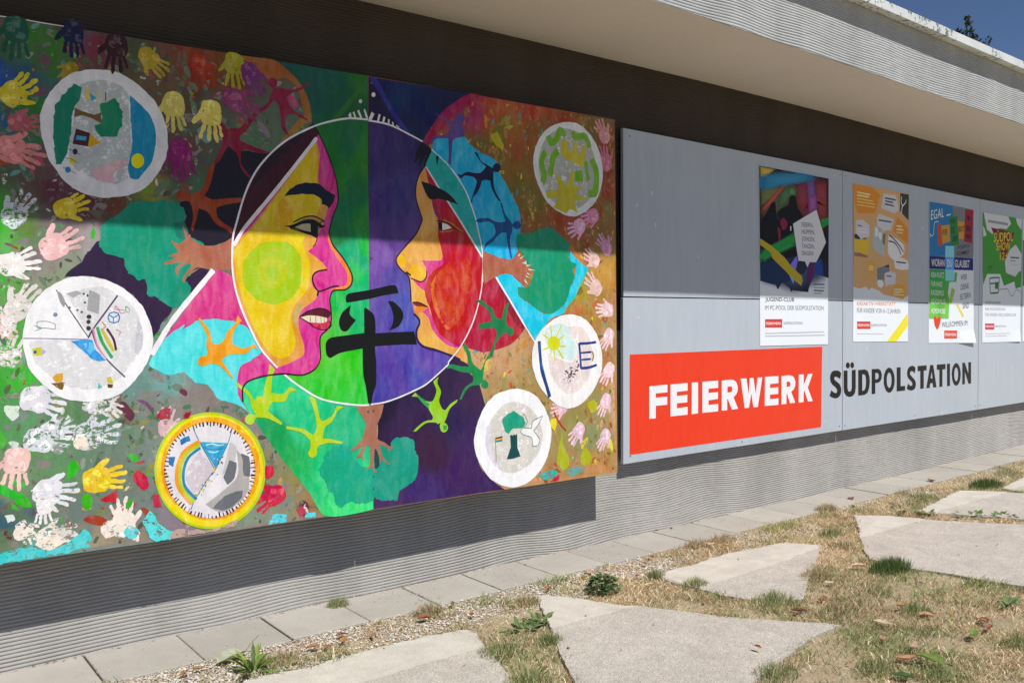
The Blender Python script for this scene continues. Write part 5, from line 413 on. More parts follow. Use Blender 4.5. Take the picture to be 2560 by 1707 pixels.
POSTERS=[["dark nightclub photo poster for a youth club with a white speech bubble",[[5588,2356],[6457,2345],[6456,1122],[5602,1128]],[["p","08070c",{},[5588,2355,6457,2345,6462,1612,6282,1637,6202,1544,6191,1504,6116,1507,5992,1514,5973,1501,5953,1531,5863,1568,5809,1516,5785,1547,5601,1573]],["s","~3a300a",{"b":1},[5591,2353,5891,2354,6034,2268,5986,2120,5830,2020,5633,1964,5592,2005]],["s","7a0a0c",{"b":1},[5938,2340,6433,2331,6443,2013,6265,1956,6067,1990,5986,2165]],["s","~0c1a40",{"b":1},[5604,1717,5922,1712,6202,1699,6404,1746,6446,1621,6046,1515,5818,1546,5604,1575]],["s","~8a7a14",{"b":1},[5591,2353,5692,2350,5767,2346,5692,2300,5632,2281,5593,2277]],["s","~4a4a10",{"b":1},[5593,2195,5768,2232,5860,2235,5783,2167,5633,2094,5594,2074]],["s","d04418",{"b":1},[5938,2269,5860,2244,5730,2145,5633,2077,5602,2049,5602,2036,5655,2057,5745,2116,5829,2188,5907,2244]],["s","~2a4a1c",{"b":1},[5829,2180,5891,2229,5986,2251,6058,2230,6050,2188,5939,2161,5876,2103,5807,2080]],["s","~3a5a2c",{"b":1},[5931,2215,5986,2242,6034,2219,6018,2190,5954,2181]],["s","~5a0408",{"b":1},[6058,2288,6163,2321,6189,2199,6181,2088,6124,2057,6058,2107,6042,2188]],["s","9a0c0c",{"b":1},[6271,2330,6433,2331,6439,2069,6349,2039,6298,2106]],["s","~7a1408",{"b":1},[6123,2121,6180,2171,6280,2202,6374,2186,6425,2133,6365,2157,6264,2177,6172,2143,6132,2090]],["p","~22447a",{},[6155,2343,6250,2341,6259,2311,6163,2302]],["s","7a48a0",{"b":1},[6155,2324,6254,2331,6280,2243,6301,2171,6289,2103,6193,2071,6180,2198]],["s","a850a0",{"b":1},[6189,2199,6289,2202,6297,2161,6289,2103,6197,2076]],["p","1a86c4",{},[5593,2269,5938,2326,6049,2351,6246,2349,6213,2327,6082,2309,5783,2242,5593,2200]],["s","1a90c0",{"b":1},[5588,2286,5938,2345,6263,2362,6229,2308,5783,2224,5588,2178]],["s","22a848",{"b":1},[5589,1770,5800,1845,6019,1928,6027,1834,5815,1766,5590,1692]],["s","~050506",{},[5946,2162,5970,2182,6010,2187,6034,2173,6046,2115,6091,2073,6115,2048,6091,2010,5987,1985,5892,1997,5830,2007,5799,2053,5876,2094,5943,2117]],["s","~050506",{},[5730,2110,5776,2127,5784,2079,5799,2018,5815,1975,5815,1886,5634,1859,5611,1962,5648,2017,5708,2082]],["s","~5a1428",{},[5830,1993,5876,2019,5924,1990,5908,1945,5861,1937]],["s","~5a1428",{},[5803,1952,5838,1936,5842,1870,5819,1855]],["p","~c8a0a0",{},[5959,1965,5973,1966,5973,1935,5962,1934]],["p","22a044",{},[5595,1753,5785,1823,6011,1901,6015,1856,5815,1788,5595,1718]],["p","22a044",{},[6353,2035,6456,2063,6456,2009,6375,1975]],["p","~0a1c38",{},[5604,1688,5818,1725,6044,1759,6054,1727,6045,1629,5923,1569,5863,1570,5809,1518,5785,1549,5604,1575]],["p","~10182c",{},[6045,1733,6146,1724,6178,1683,6123,1631,6045,1633]],["p","~3a1040",{},[6210,1722,6266,1721,6266,1634,6202,1557,6170,1619]],["p","~0c2a66",{},[6290,1722,6363,1754,6388,1624,6282,1638]],["p","~5850a0",{},[5945,1682,6037,1759,6054,1720,6022,1645]],["p","~4a78a8",{},[5923,1651,5968,1644,6014,1602,5999,1558]],["p","c8b424",{},[5598,1862,5731,1818,5893,1742,5968,1687,6107,1617,6119,1587,6100,1549,6014,1584,5893,1653,5741,1733,5724,1771,5598,1818]],["p","e8ebf0",{},[5993,1985,6293,2105,6423,1875,6308,1740,6290,1722,6210,1722,6178,1683,6146,1724,6056,1727,6060,1731]],["p","d84038",{},[5659,1311,5864,1311,5863,1251,5659,1253]],["p","b4b8c0",{},[5659,1216,6399,1218,6399,1210,5659,1209]],["p","b4b8c0",{},[5659,1197,6412,1194,6412,1186,5659,1190]],["p","6a7078",{},[6262,1566,6405,1569,6405,1559,6262,1556]],["p","9aa0a8",{},[6263,1543,6405,1544,6405,1536,6263,1535]],["p","6a7078",{},[6263,1523,6397,1521,6397,1511,6263,1513]],["p","9aa0a8",{},[6263,1500,6373,1500,6373,1493,6263,1493]]],[["t","23262b",0,34,[6104,1970,6252,1974],"FEIERN,"],["t","23262b",0,34,[6104,1920,6273,1924],"HÜPFEN,"],["t","23262b",0,34,[6104,1870,6274,1873],"JOHLEN,"],["t","23262b",0,33,[6104,1818,6270,1821],"TANZEN,"],["t","23262b",0,33,[6105,1768,6257,1770],"SINGEN!"],["t","16181c",1,30,[5662,1434,6011,1435],"JUGEND-CLUB"],["t","50565e",0,32,[5658,1375,6394,1375],"IM PC-POOL DER SÜDPOLSTATION"],["t","f4f4f6",1,19,[5671,1273,5853,1272],"FEIERWERK"],["t","30343a",0,19,[5880,1273,6117,1272],"SÜDPOLSTATION"]]],["orange workshop poster with white speech bubbles and a yellow diagonal ribbon at its lower corner",[[6814,2343],[7668,2330],[7668,1119],[6810,1133]],[["p","e6b87c",{},[6805,2342,7674,2330,7667,1499,7578,1468,7422,1485,7278,1499,7199,1529,7078,1553,7044,1531,7002,1557,6893,1542,6815,1555]],["p","~98621a",{},[6806,2340,7082,2337,7209,2288,7130,2137,6864,2117,6819,2206]],["p","~c8a878",{},[6859,2284,7054,2279,7055,2268,6859,2274]],["p","~c8a878",{},[6859,2261,7036,2260,7036,2249,6859,2250]],["p","~b89458",{},[6859,2235,7092,2230,7092,2223,6859,2228]],["p","~b89458",{},[6859,2211,7130,2209,7130,2202,6859,2205]],["p","~b89458",{},[6859,2186,7130,2185,7130,2178,6859,2180]],["p","e0e0ea",{},[7262,2302,7457,2301,7503,2218,7498,2182,7439,2153,7225,2183]],["p","~303038",{},[7281,2273,7452,2270,7453,2258,7281,2261]],["p","~303038",{},[7286,2249,7408,2246,7408,2234,7286,2238]],["p","~303038",{},[7282,2225,7423,2220,7423,2209,7282,2213]],["p","~222826",{},[7527,2326,7671,2324,7668,2113,7579,2153,7523,2180]],["w","~b0b8ae",9.7,[7549,2161,7563,2217,7619,2256,7623,2281]],["w","~b0b8ae",9.7,[7568,2222,7543,2255,7552,2301]],["p","e0e0ea",{},[6847,2063,6946,2074,7043,2037,7046,1947,6938,1931,6915,1916,6893,1939,6839,1964]],["p","~404048",{},[6865,2031,6933,2028,6933,2019,6865,2022]],["p","~b09a88",{},[6865,2004,6992,2005,6992,1997,6865,1997]],["p","~b0a8a8",{},[6865,1981,7020,1982,7020,1975,6865,1974]],["p","e0e0ea",{},[7196,2135,7427,2107,7373,2014,7284,2012,7265,1987,7226,2024,7159,2039,7159,2106]],["p","~404048",{},[7183,2093,7390,2089,7390,2076,7183,2080]],["p","~9090a0",{},[7188,2066,7283,2064,7283,2058,7188,2059]],["p","~9a621a",{},[7484,2132,7665,2044,7660,1917,7541,1962,7415,2010]],["p","~c8a880",{},[7469,2063,7560,2061,7560,2049,7470,2051]],["p","~c8a880",{},[7470,2036,7585,2035,7585,2023,7470,2024]],["p","~c8a880",{},[7470,2009,7570,2007,7570,2000,7470,2002]],["p","~20242c",{},[6816,1949,6848,1962,6911,1930,6902,1920,6830,1922]],["p","~20242c",{},[6933,1927,6997,1939,6993,1925]],["p","~9c8220",{},[6826,1921,6938,1915,7039,1923,7023,1797,6912,1817,6831,1819]],["p","~6a4a4a",{},[6822,1818,6912,1817,7023,1798,7017,1784,6822,1790]],["p","~7c8280",{},[7122,2047,7178,2031,7245,2005,7298,1989,7278,1797,7123,1845,7086,1891,7094,1987]],["s","~b4beb4",{},[7131,2028,7169,2020,7179,1963,7132,1951]],["s","~a8b4ae",{},[7188,1993,7236,1986,7227,1927,7189,1954]],["p","~4c5246",{},[7255,1982,7298,1989,7280,1891,7246,1909]],["s","~9ea2b0",{},[7342,1977,7481,1949,7592,1905,7594,1840,7522,1802,7443,1775,7334,1830]],["w","~20263a",11.2,[7352,1977,7441,1942,7531,1892,7587,1850]],["w","~2a2038",11.2,[7343,1928,7441,1918,7511,1871,7542,1828]],["p","~d0d0dc",{},[7442,1790,7562,1804,7654,1782,7675,1738,7670,1762,7671,1711,7557,1703,7451,1713,7433,1759]],["p","~303038",{},[7464,1772,7626,1769,7626,1757,7464,1761]],["p","~9090a0",{},[7465,1744,7557,1744,7557,1738,7465,1739]],["p","~9a741c",{},[7021,1749,7076,1758,7128,1731,7122,1664,7069,1653,7026,1683]],["p","~d0b080",{},[7038,1723,7106,1723,7107,1715,7038,1716]],["p","~d0b080",{},[7038,1709,7107,1709,7107,1702,7038,1702]],["p","~d0b080",{},[7038,1695,7107,1695,7107,1688,7038,1688]],["p","~50585e",{},[7163,1704,7349,1742,7359,1684,7277,1668,7273,1602,7234,1554,7171,1576]],["p","~181c1e",{},[7267,1722,7347,1742,7356,1720]],["s","~a0a8b0",{},[7172,1613,7251,1614,7269,1584,7234,1552,7173,1573]],["p","e0e0ea",{},[7294,1674,7375,1687,7470,1678,7453,1585,7331,1579,7304,1557,7284,1611]],["p","~404048",{},[7312,1654,7388,1653,7389,1643,7313,1644]],["p","~b0909a",{},[7313,1630,7438,1628,7439,1623,7313,1624]],["p","~987020",{},[7453,1583,7619,1581,7626,1517,7578,1467,7467,1479,7394,1500,7403,1541]],["p","~d8b888",{},[7435,1550,7573,1548,7573,1540,7435,1542]],["p","~d8b888",{},[7421,1531,7605,1531,7605,1525,7421,1526]],["p","~d8b888",{},[7421,1519,7531,1518,7531,1513,7421,1514]],["p","~d8b888",{},[7422,1504,7596,1503,7596,1497,7422,1498]],["p","f0e238",{},[7659,1351,7667,1250,7480,1122,7326,1125]],["p","d84840",{},[6866,1289,7067,1288,7068,1228,6867,1230]],["p","c0c4cc",{},[6863,1196,7268,1190,7268,1184,6863,1189]]],[["t","dc7c30",1,29,[6865,1413,7459,1413],"KREAKTIV-WERKSTATT"],["t","60646c",0,38,[6866,1357,7537,1350],"FÜR KINDER VON 6–12 JAHREN"],["t","f4f4f6",1,20,[6877,1251,7059,1249],"FEIERWERK"],["t","40444a",0,19,[7077,1249,7318,1247],"SÜDPOLSTATION"]]],["colourful tolerance poster with blue and green blocks, a red heart and a curled lower corner",[[8020,2298],[8864,2282],[8887,1085],[8025,1099]],[["p","~18527c",{},[8024,2296,8451,2291,8500,2204,8490,1889,8491,1849,8029,1833]],["p","~54565a",{},[8451,2291,8864,2284,8870,1904,8864,1847,8491,1841,8489,1973]],["p","~8a3410",{},[8170,2114,8232,2123,8263,1937,8189,1924]],["p","~8a661c",{},[8243,2104,8399,2123,8413,1978,8264,1948]],["p","~1c5a22",{},[8390,2191,8544,2207,8579,1954,8432,1941]],["p","~8a681c",{},[8548,2164,8689,2162,8684,2014,8578,2007]],["p","~6a0c20",{},[8697,2278,8862,2279,8838,1979,8676,1990]],["p","~3c0510",{},[8729,2227,8801,2219,8801,2178,8730,2186]],["p","~3c0510",{},[8723,2135,8809,2130,8810,2082,8724,2087]],["p","~3c0510",{},[8710,2059,8810,2055,8811,2017,8711,2021]],["w","~c0c8d0",6.8,[8043,1992,8043,2024,8075,2007,8100,2022,8122,2124,8196,2137]],["w","~a0a0d0",10.3,[8337,2198,8418,2213]],["p","~5c94b4",{},[8321,1934,8484,1941,8495,1637,8325,1634]],["p","~0f0f48",{},[8029,1834,8322,1841,8324,1731,8030,1727]],["p","~0f0f48",{},[8491,1842,8864,1846,8866,1738,8492,1732]],["p","~3c70a4",{},[8322,1839,8491,1842,8492,1732,8324,1731]],["F",[[8127,1695,"~1f7030"],[8129,1542,"~2a7a2c"],[8130,1466,"~3c8030"],[8105,1375,"78c854"],[8350,1318,"7ccc58"],[8225,1433,"60b048"]],{"g":12.0,"l":1},[8031,1725,8324,1729,8328,1633,8494,1636,8500,1708,8551,1709,8535,1627,8400,1624,8375,1531,8415,1432,8404,1440,8390,1303,8032,1304]],["p","~6a8a30",{},[8444,1575,8488,1567,8510,1551,8439,1432,8388,1441]],["p","e8d860",{},[8525,1427,8566,1434,8697,1323,8656,1316]],["s","e84828",{},[8112,1316,8139,1332,8178,1306,8224,1332,8246,1307,8218,1244,8182,1209,8137,1245]],["p","e05840",{},[8308,1203,8556,1200,8555,1127,8309,1131]]],[["t","~d8dce4",0,84,[8057,2143,8291,2182],"EGAL"],["t","~0c0a06",1,52,[8257,2023,8356,2033],"WER"],["t","~06140a",1,47,[8409,2130,8507,2141],"WEN"],["t","~06140a",1,59,[8430,2048,8502,2053],"DU"],["t","~06140a",1,47,[8445,1978,8564,1995],"LIEBST"],["t","~0c0a06",1,52,[8570,2068,8682,2080],"BIST"],["t","~202428",1,35,[8548,1912,8794,1944],"WOHER DU"],["t","~202428",1,38,[8539,1858,8791,1886],"KOMMST"],["t","~e8ecf0",1,66,[8068,1752,8307,1757],"WORAN"],["t","~b0c8e0",1,68,[8360,1755,8451,1758],"DU"],["t","~e8ecf0",1,69,[8504,1757,8792,1762],"GLAUBST"],["t","~b8d8c0",0,46,[8066,1658,8298,1658],"KEIN PLATZ"],["t","~b8d8c0",0,45,[8064,1582,8266,1580],"FÜR HASS"],["t","~b8d8c0",0,46,[8065,1507,8297,1503],"RASSISMUS"],["t","~b8d8c0",0,42,[8066,1432,8328,1432],"SEXISMUS"],["t","f0f4e8",0,44,[8069,1352,8325,1348],"HOMOPHOBIE"],["t","202022",0,51,[8618,1645,8741,1654],"WER"],["t","202022",0,52,[8619,1556,8778,1575],"DEINE"],["t","202022",0,52,[8617,1471,8812,1492],"ELTERN"],["t","202022",0,53,[8657,1391,8783,1399],"SIND"],["t","202022",0,49,[8264,1229,8755,1243],"WILLKOMMEN IM"],["t","f4f4f6",1,24,[8321,1157,8545,1153],"FEIERWERK"]]],["green and white radio show poster with yellow graffiti letters, furthest but one to the right",[[9064,2276],[9922,2269],[9901,1077],[9062,1082]],[["p","48a42c",{},[9060,2275,9921,2269,9921,1753,9913,1607,9789,1589,9754,1657,9524,1611,9436,1721,9153,1714,9073,1612,9064,1729]],["p","e4e8ec",{},[9074,2274,9606,2271,9673,2208,9569,2149,9410,2149,9256,2086,9144,2122]],["p","e4e8ec",{},[9779,2268,9921,2268,9913,2164,9821,2206]],["p","e4e8ec",{},[9062,2161,9139,2073,9070,2048]],["p","e4e8ec",{},[9784,2012,9918,1929,9913,1765,9854,1751,9776,1704,9576,1734,9562,1743,9539,1844,9646,1956]],["p","~606870",{},[9166,2213,9602,2209,9603,2185,9166,2189]],["p","~4a1010",{},[9232,2146,9752,2126,9521,1847]],["p","~303840",{},[9662,1892,9862,1894,9862,1880,9662,1878]],["p","~606870",{},[9663,1859,9787,1859,9787,1849,9663,1848]],["p","~808890",{},[9663,1824,9853,1826,9854,1816,9663,1815]],["p","~9098a0",{},[9664,1790,9798,1791,9799,1784,9664,1783]],["w","~0a2a08",7.4,[9183,1736,9178,1768,9219,1789,9275,1783]],["w","~0a2a08",6.0,[9206,1745,9219,1769,9257,1766]],["W","3c8434",13.0,[9205,1673,9278,1681,9420,1687,9411,1621,9396,1545,9228,1536,9217,1608]],["w","3c8434",13.0,[9206,1626,9268,1628,9405,1641]],["p","3c8434",{},[9321,1630,9405,1639,9390,1577,9327,1580]],["p","4a9030",{},[9228,1545,9396,1552,9391,1536,9226,1532]],["w","788090",6.0,[9385,1565,9460,1577,9546,1582,9612,1580,9656,1537,9707,1515,9740,1529,9778,1567,9846,1577,9903,1555]],["p","d04848",{},[9117,1258,9317,1256,9316,1199,9119,1201]],["p","c0c4cc",{},[9121,1165,9842,1161,9842,1154,9121,1158]],["p","b4b8c0",{},[9122,1142,9598,1141,9598,1135,9122,1136]]],[["t","~a8921e",1,93,[9294,2013,9714,2046],"SÜDPOL"],["t","~a8921e",1,81,[9347,1937,9656,1958],"SHOW"],["t","~a8801e",1,77,[9425,1853,9613,1866],"12+"],["t","4a8a48",1,26,[9117,1439,9452,1439],"SÜDPOLSHOW"],["t","80868e",0,27,[9118,1379,9555,1378],"EINE RADIOSENDUNG"],["t","80868e",0,29,[9119,1326,9800,1322],"FÜR KINDER UND JUGENDLICHE"],["t","f4f4f6",1,19,[9128,1222,9309,1220],"FEIERWERK"],["t","50545a",0,17,[9326,1222,9566,1220],"SÜDPOLSTATION"]]],["white and green poster cut off by the right edge of the photo",[[9946,2264],[10900,2254],[10863,1073],[9955,1076]],[["p","48a42c",{},[9950,2066,10904,2063,10870,1696,9956,1617]]],[]]]
BOARD={"top":[[4235,2443],[6658,2423],[9006,2391],[9977,2380]],"bot":[[4231,456],[6665,465],[8991,471],[10015,485]],"mid":[[4246,1448],[5467,1452],[6677,1447],[8878,1430],[9996,1426]],"logo":[[4287,1106],[6382,1106],[6370,513],[4285,507]],"fe":[["p","eef0f4",{},[4462,908,4631,910,4631,863,4521,862,4521,836,4629,835,4629,786,4521,786,4521,709,4462,710]],["p","eef0f4",{},[4661,910,4827,911,4827,863,4722,861,4722,835,4824,836,4824,789,4722,789,4722,758,4827,760,4827,711,4661,711]],["p","eef0f4",{},[4869,912,4932,911,4932,712,4867,711]],["p","eef0f4",{},[4976,912,5140,912,5140,865,5039,864,5039,836,5138,837,5138,792,5039,789,5039,758,5140,760,5140,711,4976,712]],["p","eef0f4",{},[5178,910,5272,913,5305,909,5333,895,5352,866,5350,832,5333,809,5305,794,5356,714,5289,712,5244,784,5236,784,5237,712,5178,712]],["p","eef0f4",{},[5384,914,5449,913,5476,801,5487,914,5528,913,5555,801,5575,913,5631,912,5579,712,5528,712,5505,810,5478,713,5430,713]],["p","eef0f4",{},[5662,914,5823,913,5823,863,5722,862,5722,834,5820,835,5821,788,5722,788,5723,756,5823,757,5823,711,5660,714]],["p","eef0f4",{},[5860,912,5954,913,5993,907,6018,891,6034,862,6030,833,6012,810,5980,795,6032,714,5968,713,5929,782,5921,782,5921,712,5861,712]],["p","eef0f4",{},[6076,913,6139,912,6139,835,6195,912,6256,913,6192,814,6257,712,6196,712,6149,794,6140,783,6137,711,6075,712]],["p","ec3c1a",{},[5239,867,5274,868,5288,861,5293,848,5287,834,5272,829,5239,829]],["p","ec3c1a",{},[5923,869,5952,869,5966,863,5972,850,5966,836,5952,832,5923,831]]],"sp":[["s","16120f",{},[6644,899,6631,857,6587,873,6554,877,6548,857,6580,840,6626,815,6646,779,6638,741,6602,718,6559,715,6517,724,6484,738,6509,778,6545,759,6580,753,6590,774,6566,797,6516,824,6492,859,6497,897,6529,920,6579,922,6615,917]],["s","16120f",{},[7806,894,7791,852,7754,871,7719,869,7711,847,7754,820,7798,792,7813,762,7799,728,7755,713,7703,716,7657,731,7680,772,7712,754,7746,752,7753,769,7728,791,7680,819,7662,853,7672,891,7710,912,7753,916,7779,910]],["p","16120f",{},[6680,917,6735,917,6736,782,6748,758,6769,753,6789,760,6798,783,6797,917,6854,918,6855,776,6843,737,6810,717,6762,713,6718,725,6688,753,6681,793]],["p","16120f",{},[7094,913,7149,912,7150,717,7095,716]],["p","16120f",{},[7489,912,7553,911,7554,756,7629,756,7629,718,7491,717]],["p","16120f",{},[7841,911,7998,912,7999,870,7948,869,7950,719,7889,717,7888,868,7841,867]],["p","16120f",{},[7995,718,8062,911,8117,911,8179,718,8120,717,8108,756,8064,756,8054,718]],["p","16120f",{},[8182,911,8343,911,8344,867,8286,866,8288,717,8232,716,8230,866,8183,866]],["p","16120f",{},[8370,911,8428,911,8430,717,8376,716]],["p","16120f",{},[8667,910,8717,910,8788,807,8786,911,8840,912,8843,718,8793,717,8718,828,8720,718,8669,717]],["p","b4bfcc",{},[8071,797,8087,853,8104,798]],["s","16120f",{},[6769,954,6763,941,6749,933,6730,934,6716,943,6710,957,6716,970,6730,978,6748,977,6763,968]],["s","16120f",{},[6830,954,6825,940,6811,932,6795,933,6781,942,6776,956,6781,969,6794,977,6811,977,6824,968]],["R","16120f",[7457,810,7454,784,7445,760,7431,739,7413,724,7392,715,7369,713,7346,718,7324,729,7306,746,7292,767,7283,792,7280,818,7283,844,7291,868,7305,888,7323,903,7344,913,7367,915,7390,911,7411,900,7430,883,7444,862,7453,837],[7407,812,7406,796,7402,782,7396,769,7388,760,7378,754,7368,752,7358,755,7349,762,7340,772,7334,785,7330,800,7329,816,7330,832,7333,846,7340,859,7348,868,7357,874,7367,876,7377,873,7387,867,7395,857,7401,844,7406,828]],["R","16120f",[8636,809,8633,783,8625,759,8611,739,8593,724,8572,715,8550,713,8527,717,8506,728,8488,745,8474,766,8465,790,8462,816,8465,841,8473,865,8486,885,8504,900,8525,909,8547,912,8570,908,8591,897,8609,880,8624,859,8633,835],[8586,811,8585,795,8582,780,8576,768,8568,758,8559,752,8549,751,8540,753,8530,760,8523,770,8516,783,8513,798,8511,814,8512,830,8516,844,8521,857,8529,866,8538,872,8548,874,8557,871,8567,865,8574,855,8581,842,8585,827]],["R","16120f",[6891,914,6993,915,7036,899,7061,854,7065,809,7056,766,7032,731,6987,717,6893,716],[6951,878,6978,879,6997,868,7007,844,7009,814,7005,784,6994,762,6976,751,6952,750]],["R","16120f",[7094,913,7196,912,7231,899,7252,866,7245,829,7221,808,7181,802,7095,802],[7149,881,7180,881,7196,874,7204,858,7200,841,7187,832,7171,830,7149,830]]]}
GROUND={"stones":[[[[1.491,3.257],[1.576,3.272],[1.641,3.275],[1.702,3.26],[1.766,3.25],[1.934,3.257],[2.174,3.258],[2.401,3.241],[2.496,3.217],[2.513,3.198],[2.505,3.143],[2.43,2.992],[2.34,2.782],[2.261,2.608],[2.211,2.509],[2.093,2.317],[1.323,2.983]],[[1.521,2.979],[1.765,2.99],[2.109,3.0],[2.433,2.981]]],[[[3.07,3.403],[3.109,3.355],[3.177,3.231],[3.253,3.027],[3.32,2.941],[3.413,2.741],[3.474,2.604],[3.608,2.406],[3.722,2.262],[3.748,2.205],[3.519,2.199],[3.264,2.134],[3.067,2.098],[2.852,2.05],[2.627,1.984],[2.241,2.189],[2.405,2.44],[2.506,2.588],[2.607,2.745],[2.757,2.947],[2.893,3.138]],[[2.762,2.981],[3.035,2.967],[3.313,2.95]]],[[[3.779,3.274],[4.021,3.261],[4.384,3.286],[4.85,3.235],[4.908,3.179],[4.985,3.055],[4.746,2.923],[4.5,2.799],[4.27,2.689],[3.964,2.515],[3.901,2.571],[3.772,2.712],[3.738,2.823],[3.748,3.01],[3.744,3.158]],[[3.778,2.946],[4.457,2.972],[4.878,3.0]]],[[[5.899,3.368],[6.053,3.174],[6.118,2.957],[6.273,2.691],[6.409,2.49],[6.499,2.335],[4.908,1.761],[4.962,1.926],[4.918,2.108],[4.922,2.289],[4.879,2.458],[4.891,2.59],[4.902,2.698],[5.038,2.81],[5.274,2.957],[5.586,3.156]],[[5.285,2.975],[5.67,2.978],[6.112,2.975]]],[[[6.277,3.127],[6.816,3.22],[7.284,3.293],[7.413,3.109],[7.506,2.918],[7.65,2.724],[6.655,2.368],[6.566,2.551],[6.522,2.713],[6.414,2.921]],[[6.312,3.035],[6.97,3.033],[7.464,3.014]]],[[[7.584,3.114],[8.23,3.2],[8.923,3.274],[8.84,3.056],[7.661,2.647],[7.547,2.934]],[[7.569,3.028],[8.151,3.049],[8.795,3.102]]]],"leaves":[[1.39,3.48,"b06030",0.028],[1.447,3.487,"b88050",0.028],[1.894,3.422,"b86a30",0.036],[2.059,3.485,"b05028",0.027],[2.019,3.402,"c08030",0.039],[2.153,3.39,"cc7850",0.032],[2.454,3.439,"a84a20",0.047],[2.635,3.339,"b04a28",0.029],[2.673,3.529,"b86a28",0.025],[1.942,3.389,"a86840",0.029],[1.762,3.318,"c89070",0.021],[4.585,3.973,"c08040",0.041],[4.699,3.925,"a07040",0.023],[3.171,3.42,"c86a20",0.032],[3.557,3.52,"e0a098",0.04],[3.455,3.457,"c07040",0.024],[3.675,3.292,"8a3018",0.024],[3.595,3.14,"d8cc90",0.035],[3.887,3.435,"b05a30",0.032],[4.017,3.494,"b87840",0.033],[4.495,3.454,"e0c0a0",0.031],[4.537,3.393,"c05830",0.031],[3.514,2.66,"c09070",0.019],[3.198,2.236,"a84818",0.026],[3.593,2.795,"b87050",0.022],[2.456,2.665,"d8a080",0.02],[5.709,3.318,"b06848",0.041],[4.678,2.639,"e8c0a8",0.06],[4.016,2.441,"c07858",0.038],[3.773,2.418,"7a3828",0.047],[4.178,2.149,"c87828",0.043],[4.14,2.014,"e09880",0.043],[3.877,2.076,"d8cdb0",0.06],[3.688,1.842,"d0a898",0.056],[3.536,1.798,"cc8068",0.068],[4.238,1.809,"b86850",0.043],[4.153,1.751,"b84830",0.039],[4.616,2.277,"b87060",0.025],[3.703,1.98,"c89880",0.031],[6.271,3.296,"c06850",0.031],[4.285,2.573,"d8ccb0",0.031],[6.201,3.531,"c8b060",0.062],[6.418,3.685,"a06848",0.058],[7.513,3.621,"a86a48",0.065],[4.496,3.466,"d8b890",0.039],[4.349,1.925,"c89080",0.023],[4.555,2.749,"c89880",0.033]],"plants":{"dandelion":[1.604,3.351],"clump":[3.377,3.244],"curl":[1.599,3.524],"bigleaf":[3.562,1.711],"darkleaf":[3.364,1.724],"midleaf":[4.026,1.757]},"tufts":[[2.272,3.874,0.11,1],[2.949,3.332,0.16,0],[2.712,3.078,0.14,2],[2.832,3.103,0.12,2],[2.668,2.873,0.14,1],[2.308,2.6,0.2,1],[4.789,2.522,0.34,3],[4.373,2.707,0.2,0],[5.935,3.592,0.2,0],[6.799,3.345,0.3,1],[6.265,3.2,0.3,2],[6.281,3.058,0.15,2],[6.45,2.858,0.3,2],[6.528,2.703,0.3,2],[7.625,3.244,0.4,3],[8.317,3.363,0.3,1],[3.058,2.055,0.22,1],[3.92,2.329,0.18,0],[3.794,2.563,0.3,1],[2.434,2.907,0.2,1],[1.738,3.387,0.16,0],[5.28,3.163,0.2,1],[3.776,3.003,0.16,1],[3.858,2.606,0.22,1],[3.753,3.244,0.12,1],[4.175,2.08,0.2,1],[3.488,1.646,0.25,1],[3.361,1.839,0.2,1],[4.595,1.85,0.14,2],[5.058,2.954,0.18,0],[5.942,3.588,0.22,0],[4.462,3.531,0.2,0],[4.668,3.507,0.2,0],[2.537,3.522,0.14,0],[4.096,1.598,0.2,1]]}

YM, YB, YW = 3.78, 3.90, 3.955                   # faces of the mural, the notice board and the house wall
def gz(x): return .0011 * (x - 4.2) ** 2 if -6 < x < 16 else .0011 * (11.8 ** 2 if x > 0 else 10.2 ** 2)

# ------------------------------------------------------------ ground
def ground():
    xs = np.unique(np.concatenate([np.linspace(-80, -6, 12), np.linspace(-6, 16, 89), np.linspace(16, 120, 14)]))
    ys = np.unique(np.concatenate([np.linspace(-80, -4, 12), np.linspace(-4, 4.4, 60), np.linspace(10, 120, 12)]))
    v = []; f = []
    for y in ys:
        for x in xs:
            h = noise.noise(Vector((x * 1.7, y * 1.7, 3))) * .008 + noise.noise(Vector((x * 6, y * 6, 9))) * .004 if -6 < x < 16 and -4 < y < 3.5 else 0
            v.append((x, y, gz(x) - .012 + h))
    n = len(xs)
    for j in range(len(ys) - 1):
        for i in range(n - 1): f.append((j * n + i, j * n + i + 1, (j + 1) * n + i + 1, (j + 1) * n + i))
    tag(obj('ground', v, f, M_SOIL, smooth=True), kind='structure')
ground()

strip = tag(link('pavement', None), kind='structure'); strip.location = (0, 3.77, 0)
def slab(i):
    x0 = 1.178 + .3745 * i; x1 = x0 + .3745; g = .003
    r = random.Random(i); dz = r.uniform(-.002, .003); sk = -.034
    ya, yb = 3.957, 3.588 + r.uniform(-.004, .004); za = gz(x0) + dz; zb = gz(x1) + dz + r.uniform(-.001, .001)
    if i % 5 == 3: g = .0045
    m = MB(); top = [(x0 + g, ya, za), (x1 - g, ya, zb), (x1 - g + sk, yb, zb), (x0 + g + sk, yb, za)]
    m.add(top + [(x, y, z - .06) for x, y, z in top], [(3,2,1,0)[::-1], (4,5,6,7)[::-1], (0,4,5,1), (1,5,6,2), (2,6,7,3), (3,7,4,0)])
    o = m.build('paving_slab', M_PAVING, strip); fix_normals(o); bevel(o, .003, 1)
for i in range(-8, 34): slab(i)

